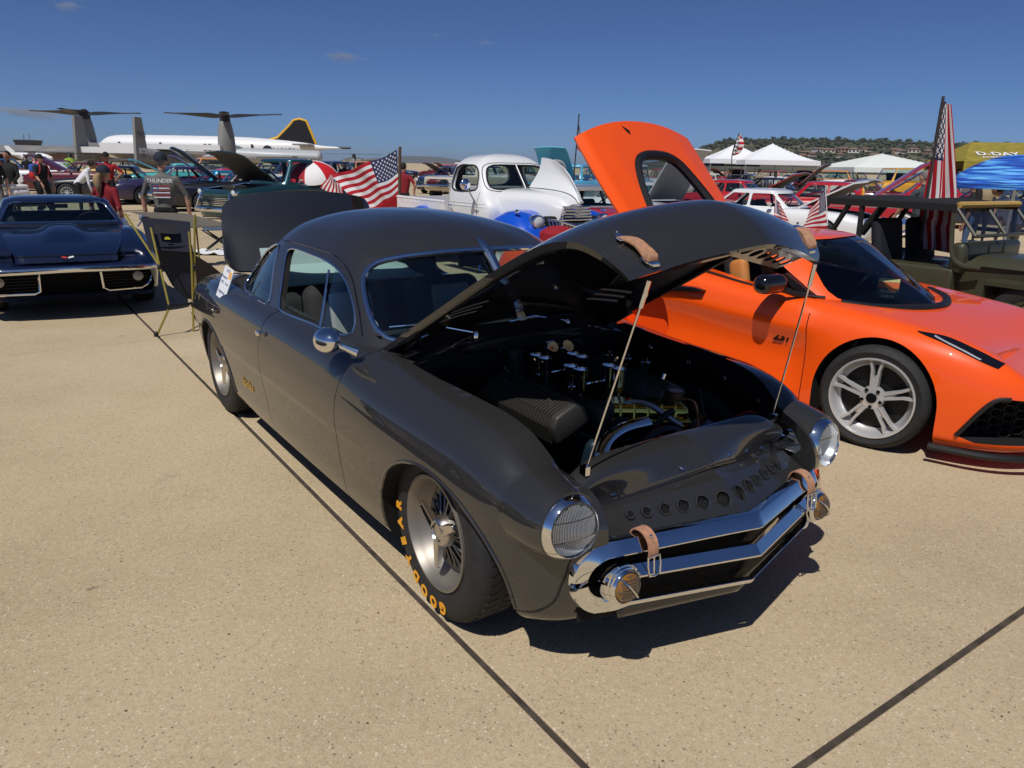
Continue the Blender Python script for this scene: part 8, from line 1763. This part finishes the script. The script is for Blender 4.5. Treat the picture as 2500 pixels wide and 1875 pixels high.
    Y = 40.0; R = empty('camo_banner', at_dist(213, 400, Y), 0, 'dark camouflage feather banner behind the man in red', 'banner'); o = np.array(R.location)
    b = MB(); b.grid(np.array([[tuple(np.array(at_dist(207 + (1 - (1 - v) ** 2) * 0 + u * 18 * min(v * 2.5 + .1, 1) + (1 - v) * 8 * (1 - u), 336 + v * 62, Y)) - o) for v in np.linspace(0, 1, 16)] for u in np.linspace(0, 1, 5)])); b.obj('banner_cloth', mat('camo_cloth', (.03, .028, .015), .8, noise=(1.2, .9)), R); MB().tube([tuple(np.array(at_dist(226, 415, Y)) - o), tuple(np.array(at_dist(225, 336, Y)) - o)], .03, 6).obj('banner_pole', mat('pole_dark', (.04, .035, .03), .5), R)
flags()

# ---------------------------------------------------------------- umbrellas, chairs and small things
def umbrella():
    Y = 22.0; c = at_dist(672, 347, Y); r = .78; R = empty('striped_umbrella', (c.x, Y, c.z - .56), 0, 'red and white panelled sun umbrella beside the teal pickup', 'umbrella'); R.rotation_euler = (RAD(10), RAD(-4), 0)
    for k in range(8):
        rows = [[(r * math.sin(p) * math.cos(a) * 1.02, r * math.sin(p) * math.sin(a) * 1.02, .56 * math.cos(p) ** 1.1 - .03 * math.sin(PI * (a - k * PI / 4) / (PI / 4)) * math.sin(p)) for p in np.linspace(.0, PI / 2 * .94, 9)] for a in np.linspace(k * PI / 4, (k + 1) * PI / 4, 6)]
        b = MB(); b.grid(np.array(rows)); b.obj('panel', mat('umbrella_red', (.55, .012, .02), .7) if k % 2 else mat('umbrella_white', (.75, .74, .73), .7), R)
    MB().tube([(0, 0, .62), (0, 0, -1.1)], .018, 8).obj('shaft', ALLOY, R); MB().ball((0, 0, .58), .03, 8, 6).obj('finial', WHITE, R)
umbrella()
def beach_umbrella():
    Y = 11.8; a = at_dist(2060, 398, Y); b = at_dist(2330, 398, Y); t = at_dist(2150, 340, Y); r = (b.x - a.x) / 2; R = empty('blue_umbrella', ((a.x + b.x) / 2, Y, a.z), 0, 'blue striped beach umbrella at the right edge', 'umbrella')
    m = bpy.data.materials.new('blue_stripe_cloth'); m.use_nodes = True; N, L = nodes(m); bs = N['Principled BSDF']; bs.inputs['Roughness'].default_value = .8; tc = N.new('ShaderNodeTexCoord'); mp = N.new('ShaderNodeMapping'); mp.inputs['Scale'].default_value = (.6, .6, 14); L.new(tc.outputs['Object'], mp.inputs[0]); n = N.new('ShaderNodeTexNoise'); n.inputs['Scale'].default_value = 2.2; n.inputs['Detail'].default_value = 3; L.new(mp.outputs[0], n.inputs['Vector']); rp = N.new('ShaderNodeValToRGB'); L.new(n.outputs[0], rp.inputs[0])
    e = rp.color_ramp.elements; e[0].position = .36; e[0].color = (.004, .02, .20, 1); e[1].position = .62; e[1].color = (.12, .42, .75, 1); q = e.new(.5); q.color = (.01, .10, .50, 1); L.new(rp.outputs[0], bs.inputs['Base Color'])
    h = t.z - a.z
    for k in range(8):
        rows = [[(r * s * math.cos(a_), r * s * math.sin(a_), h * (1 - s ** 2.1) + h * .12 - (.04 * math.sin(PI * (a_ / (PI / 4) - k)) * s)) for s in np.linspace(.02, 1, 9)] + [(r * 1.0 * math.cos(a_), r * math.sin(a_), -.10 + h * .12)] for a_ in np.linspace(k * PI / 4, (k + 1) * PI / 4, 5)]
        b_ = MB(); b_.grid(np.array(rows)); b_.obj('panel', m, R)
    MB().tube([(0, 0, h), (0, 0, -a.z)], .022, 8).obj('shaft', WHITE, R)
beach_umbrella()
def camp_chairs():
    OLV = mat('pole_olive_yellow', (.36, .30, .06), .4, .5); NVY = mat('chair_navy_cloth', (.010, .013, .028), .85, bump=(60, .3, .01)); TAN = mat('tarp_taupe', (.13, .115, .09), .8); JNT = BLACK
    base = Vector((-3.75, 8.0, 0)); R = empty('high_back_camp_chair', base, 0, 'navy high-backed camping chair on yellow-green poles seen from behind', 'chair')
    def at(u, v, Y): return at_dist(u, v, Y) - base
    # poles: feet to joints to head
    j1 = at(406, 598, 7.25); j2 = at(474, 590, 7.35); F1 = ground_at(338, 727) - base; F2 = ground_at(415, 714) - base
    p1 = [F1, at(364, 660, 7.12), at(328, 576, 7.25), at(308, 476, 7.35)]
    for nm, pts in (('pole', [ground_at(338, 727) - base, at(366, 664, 7.10)]), ('pole', [at(366, 664, 7.10), at(345, 575, 7.2), at(326, 492, 7.3)]), ('pole', [ground_at(418, 716) - base, at(417, 660, 7.3), at(414, 560, 7.35), at(408, 500, 7.38)]), ('pole', [at(421, 670, 7.3), at(420, 470, 7.45)]), ('pole', [at(345, 575, 7.2), at(270, 462, 7.6)])):
        t = MB(); t.tube([tuple(q) for q in pts], .011, 8); t.obj(nm, OLV, R)
    t = MB(); t.tube([tuple(at(366, 662, 7.1)), tuple(at(415, 655, 7.3))], .014, 8); t.obj('hub_bar', JNT, R)
    for q in (at(366, 663, 7.1), at(417, 657, 7.3), F1 + Vector((0, 0, .02)), at(345, 577, 7.2), at(420, 578, 7.36)): t = MB(); t.rbox(tuple(q), (.04, .04, .06), .015); t.obj('joint', JNT, R)
    # fabric: head panel and sling
    A, B, C, D_ = at(305, 470, 7.35), at(410, 479, 7.42), at(414, 545, 7.36), at(322, 540, 7.28)
    rows = [[tuple(bil(A, B, C, D_, u, v) + np.array((0, .03 * math.sin(PI * u), .0))) for v in np.linspace(0, 1, 6)] for u in np.linspace(0, 1, 10)]; b = MB(); b.grid(np.array(rows)); solidify(b.obj('head_panel', NVY, R), .012, 0)
    b = MB(); q = bil(A, B, C, D_, .5, .62); lg = MB(); lg.add([tuple(np.array(q) + np.array((.03 * math.cos(a), -.025, .026 * math.sin(a)))) for a in np.linspace(0, PI, 10)], [list(range(10))]); lg.obj('logo_patch', mat('logo_olive', (.45, .42, .03), .7), R, smooth=False)
    pk = MB(); q0, q1, q2, q3 = [bil(A, B, C, D_, *w) for w in ((.30, .12), (.74, .12), (.74, .42), (.30, .42))]; pk.add([tuple(np.array(q) + np.array((0, -.05, 0))) for q in (q0, q1, q2, q3)], [[0, 1, 2, 3]]); pk.obj('mesh_window', BLACK, R, smooth=False)
    S = [[at(326, 532, 7.3), at(415, 530, 7.38)], [at(342, 560, 7.38), at(420, 560, 7.45)], [at(358, 590, 7.45), at(422, 590, 7.5)], [at(374, 618, 7.5), at(423, 618, 7.52)], [at(398, 640, 7.55), at(424, 640, 7.55)], [at(416, 647, 7.6), at(430, 646, 7.6)]]
    rows = [[tuple(np.array(a_) * (1 - u) + np.array(b_) * u) for u in np.linspace(0, 1, 6)] for a_, b_ in S]; b = MB(); b.grid(cr_u(np.array(rows), 20)); solidify(b.obj('sling', NVY, R), .012, 0)
    sd_ = MB(); q = [at(423, 552, 7.5), at(452, 570, 7.75), at(484, 596, 7.95), at(488, 622, 8.0), at(462, 640, 7.9), at(426, 642, 7.55)]; sd_.add([tuple(v) for v in q], [list(range(6))]); solidify(sd_.obj('seat_side', mat('chair_shade_cloth', (.045, .042, .038), .85), R), .012, 0)
    # taupe tarp table just behind, on its own pole
    T = empty('tarp_shade', base, 0, 'flat taupe tarp stretched on poles behind the navy camping chair', 'tarp'); c4 = [at(283, 458, 7.75), at(400, 461, 8.3), at(508, 488, 8.0), at(408, 492, 7.55)]
    rows = [[tuple(bil(c4[0], c4[1], c4[2], c4[3], u, v) + np.array((0, 0, -.03 * math.sin(PI * u) * math.sin(PI * v)))) for v in np.linspace(0, 1, 8)] for u in np.linspace(0, 1, 12)]; b = MB(); b.grid(np.array(rows)); solidify(b.obj('tarp_cloth', TAN, T), .006, 0)
    for u, v in ((421, 463),):
        top = at(u, v, 7.75); g = MB(); g.tube([tuple(top), (top.x, top.y, -.0)], .010, 8); g.obj('tarp_pole', OLV, T)
    # grey-blue folding chair behind, with an X frame
    p = Vector((-5.55, 14.1, 0)); F = empty('folding_camp_chair', p, RAD(200), 'grey-blue folding camp chair with black X-shaped legs behind the tarp', 'chair'); cb = mat('chair_grey_blue', (.08, .11, .17), .85)
    for a_, b_ in (((-.28, -.25), (.28, .25)), ((.28, -.25), (-.28, .25)), ((-.28, -.25), (.28, -.25)), ((-.28, .25), (.28, .25))):
        for z0, z1 in ((0, .42), (.42, 0)): MB().tube([(*a_, z0), (*b_, z1)], .010, 6).obj('leg', BLACK, F)
    MB().rbox((0, 0, .42), (.52, .54, .03), .012).obj('seat', cb, F); MB().rbox((-.27, 0, .72), (.03, .54, .46), .012, (0, RAD(-8), 0)).obj('backrest', cb, F)
    for s in (-1, 1): MB().rbox((.0, s * .30, .62), (.52, .06, .02), .01).obj('armrest', BLACK, F); MB().tube([(-.26, s * .28, .4), (-.30, s * .28, .95)], .011, 6).obj('back_post', BLACK, F)
    # white towel on the ground
    g = ground_at(458, 548); rows = []
    for i in range(18):
        rows.append([(g.x - .55 + 1.1 * i / 17, g.y - .3 + .6 * j / 9, .012 + .05 * max(0, math.sin(i * 1.3 + j * .9) * math.sin(j * .7 + 1)) + .02 * RNG.random()) for j in range(10)])
    b = MB(); b.grid(np.array(rows)); o = b.obj('white_towel', cloth('towel_white', (.72, .73, .76))); solidify(o, .008, 0); tag(o, 'crumpled white towel lying on the ground by the folding chair', 'towel')
    # red folding chairs by the red hardtop
    for k, (u, v, rz, lb) in enumerate(((1765, 500, 60, 'red folding chair, left one of the red pair by the red hardtop'), (1820, 503, 35, 'red folding chair, right one of the red pair by the red hardtop'), (800, 470, 80, 'red folding chair just below the large streaming flag'), (830, 472, 110, 'second red folding chair under the large streaming flag'))):
        q = ground_at(u, v) if k < 2 else Vector(at_dist(u, v, 15.6)); Q = empty('red_folding_chair', (q.x, q.y, 0), RAD(rz), lb, 'chair', 'red folding chairs'); rc = mat('chair_red_cloth', (.42, .01, .02), .8)
        MB().rbox((0, 0, .42), (.5, .5, .03), .012).obj('seat', rc, Q); MB().rbox((-.26, 0, .74), (.03, .5, .55), .012, (0, RAD(-10), 0)).obj('backrest', rc, Q)
        for s in (-1, 1): MB().tube([(.25, s * .26, 0), (-.25, s * .26, .42)], .012, 6).obj('leg', ALLOY, Q); MB().tube([(-.25, s * .26, 0), (.25, s * .26, .42)], .012, 6).obj('leg', ALLOY, Q); MB().tube([(-.25, s * .26, .40), (-.31, s * .26, 1.0)], .012, 6).obj('back_post', ALLOY, Q)
    # draped red cover in front of the white pickup
    c = at_dist(1208, 500, 10.4); b = MB(); rows = [[(c.x + .27 * s * math.cos(a), 10.4 + .22 * s * math.sin(a), c.z + .10 * (1 - s ** 2.2) - .02 + .012 * math.sin(a * 7) * s) for a in np.linspace(0, 2 * PI, 28, endpoint=False)] for s in np.linspace(.02, 1, 10)] + [[(c.x + .28 * math.cos(a), 10.4 + .23 * math.sin(a), c.z - .35) for a in np.linspace(0, 2 * PI, 28, endpoint=False)]]
    b.grid(np.array(rows), cv=True); o = b.obj('red_draped_chair', cloth('cover_red', (.26, .006, .014))); tag(o, 'dark red cloth-covered chair in front of the chrome waterfall grille', 'chair')
    # white scooter
    g = ground_at(48, 478); S = empty('white_scooter', g, RAD(70), 'small white motor scooter with red tail lamp by the man in black', 'scooter'); MB().rbox((0, 0, .72), (.55, .34, .22), .10).obj('body_shell', WHITE, S); MB().rbox((-.05, 0, .88), (.60, .28, .10), .05).obj('saddle', WHITE, S); MB().rbox((-.30, 0, .60), (.06, .22, .14), .03).obj('tail_lamp', mat('tail_red', (.35, .01, .015), .3, coat=1), S); MB().tube([(.55, -.32, 1.02), (.5, 0, .98), (.55, .32, 1.02)], .018, 8).obj('handlebar', BLACK, S); MB().tube([(.5, 0, .98), (.72, 0, .3)], .035, 8).obj('fork', BLACK, S); MB().rbox((.3, 0, .42), (.8, .24, .10), .04).obj('footboard', BLACK, S)
    for x in (-.35, .75): w = MB(); w.lathe([(-.05, .12), (-.06, .2), (-.03, .25), (.03, .25), (.06, .2), (.05, .12)], 24, np.array(Matrix.Translation((x, 0, .25)))); w.obj('wheel', RUBBER, S)
    # mustard and ketchup bottles on the red hardtop sill
    for k, (u, m, lb) in enumerate(((1856, RED, 'red squeeze bottle standing by the red hardtop windshield'), (1862, YEL, 'yellow squeeze bottle standing by the red hardtop windshield'))):
        Y = 20.0; q = at_dist(u, 428, Y); b = MB(); b.lathe([(0, .05), (.18, .05), (.22, .03), (.24, .02), (.30, .008), (.30, .001)], 14, np.array(Matrix.Translation(q)), axis='z'); o = b.obj('squeeze_bottle', m); tag(o, lb, 'bottle')
camp_chairs()
if 'tmp' in bpy.data.scenes: bpy.data.scenes.remove(TMP)
# ---------------------------------------------------------------- air: pale coastal haze, even density
def haze():
    m = bpy.data.materials.new('coastal_haze'); m.use_nodes = True; N, L = nodes(m); N.clear(); o = N.new('ShaderNodeOutputMaterial'); v = N.new('ShaderNodeVolumePrincipled'); v.inputs['Color'].default_value = (.80, .88, 1.0, 1); v.inputs['Density'].default_value = .00011; v.inputs['Anisotropy'].default_value = .2; L.new(v.outputs[0], o.inputs['Volume'])
    b = MB(); b.box((0, 2000, 29), (14000, 9600, 64)); h = b.obj('haze', m, smooth=False); tag(h, kind='stuff')
haze()
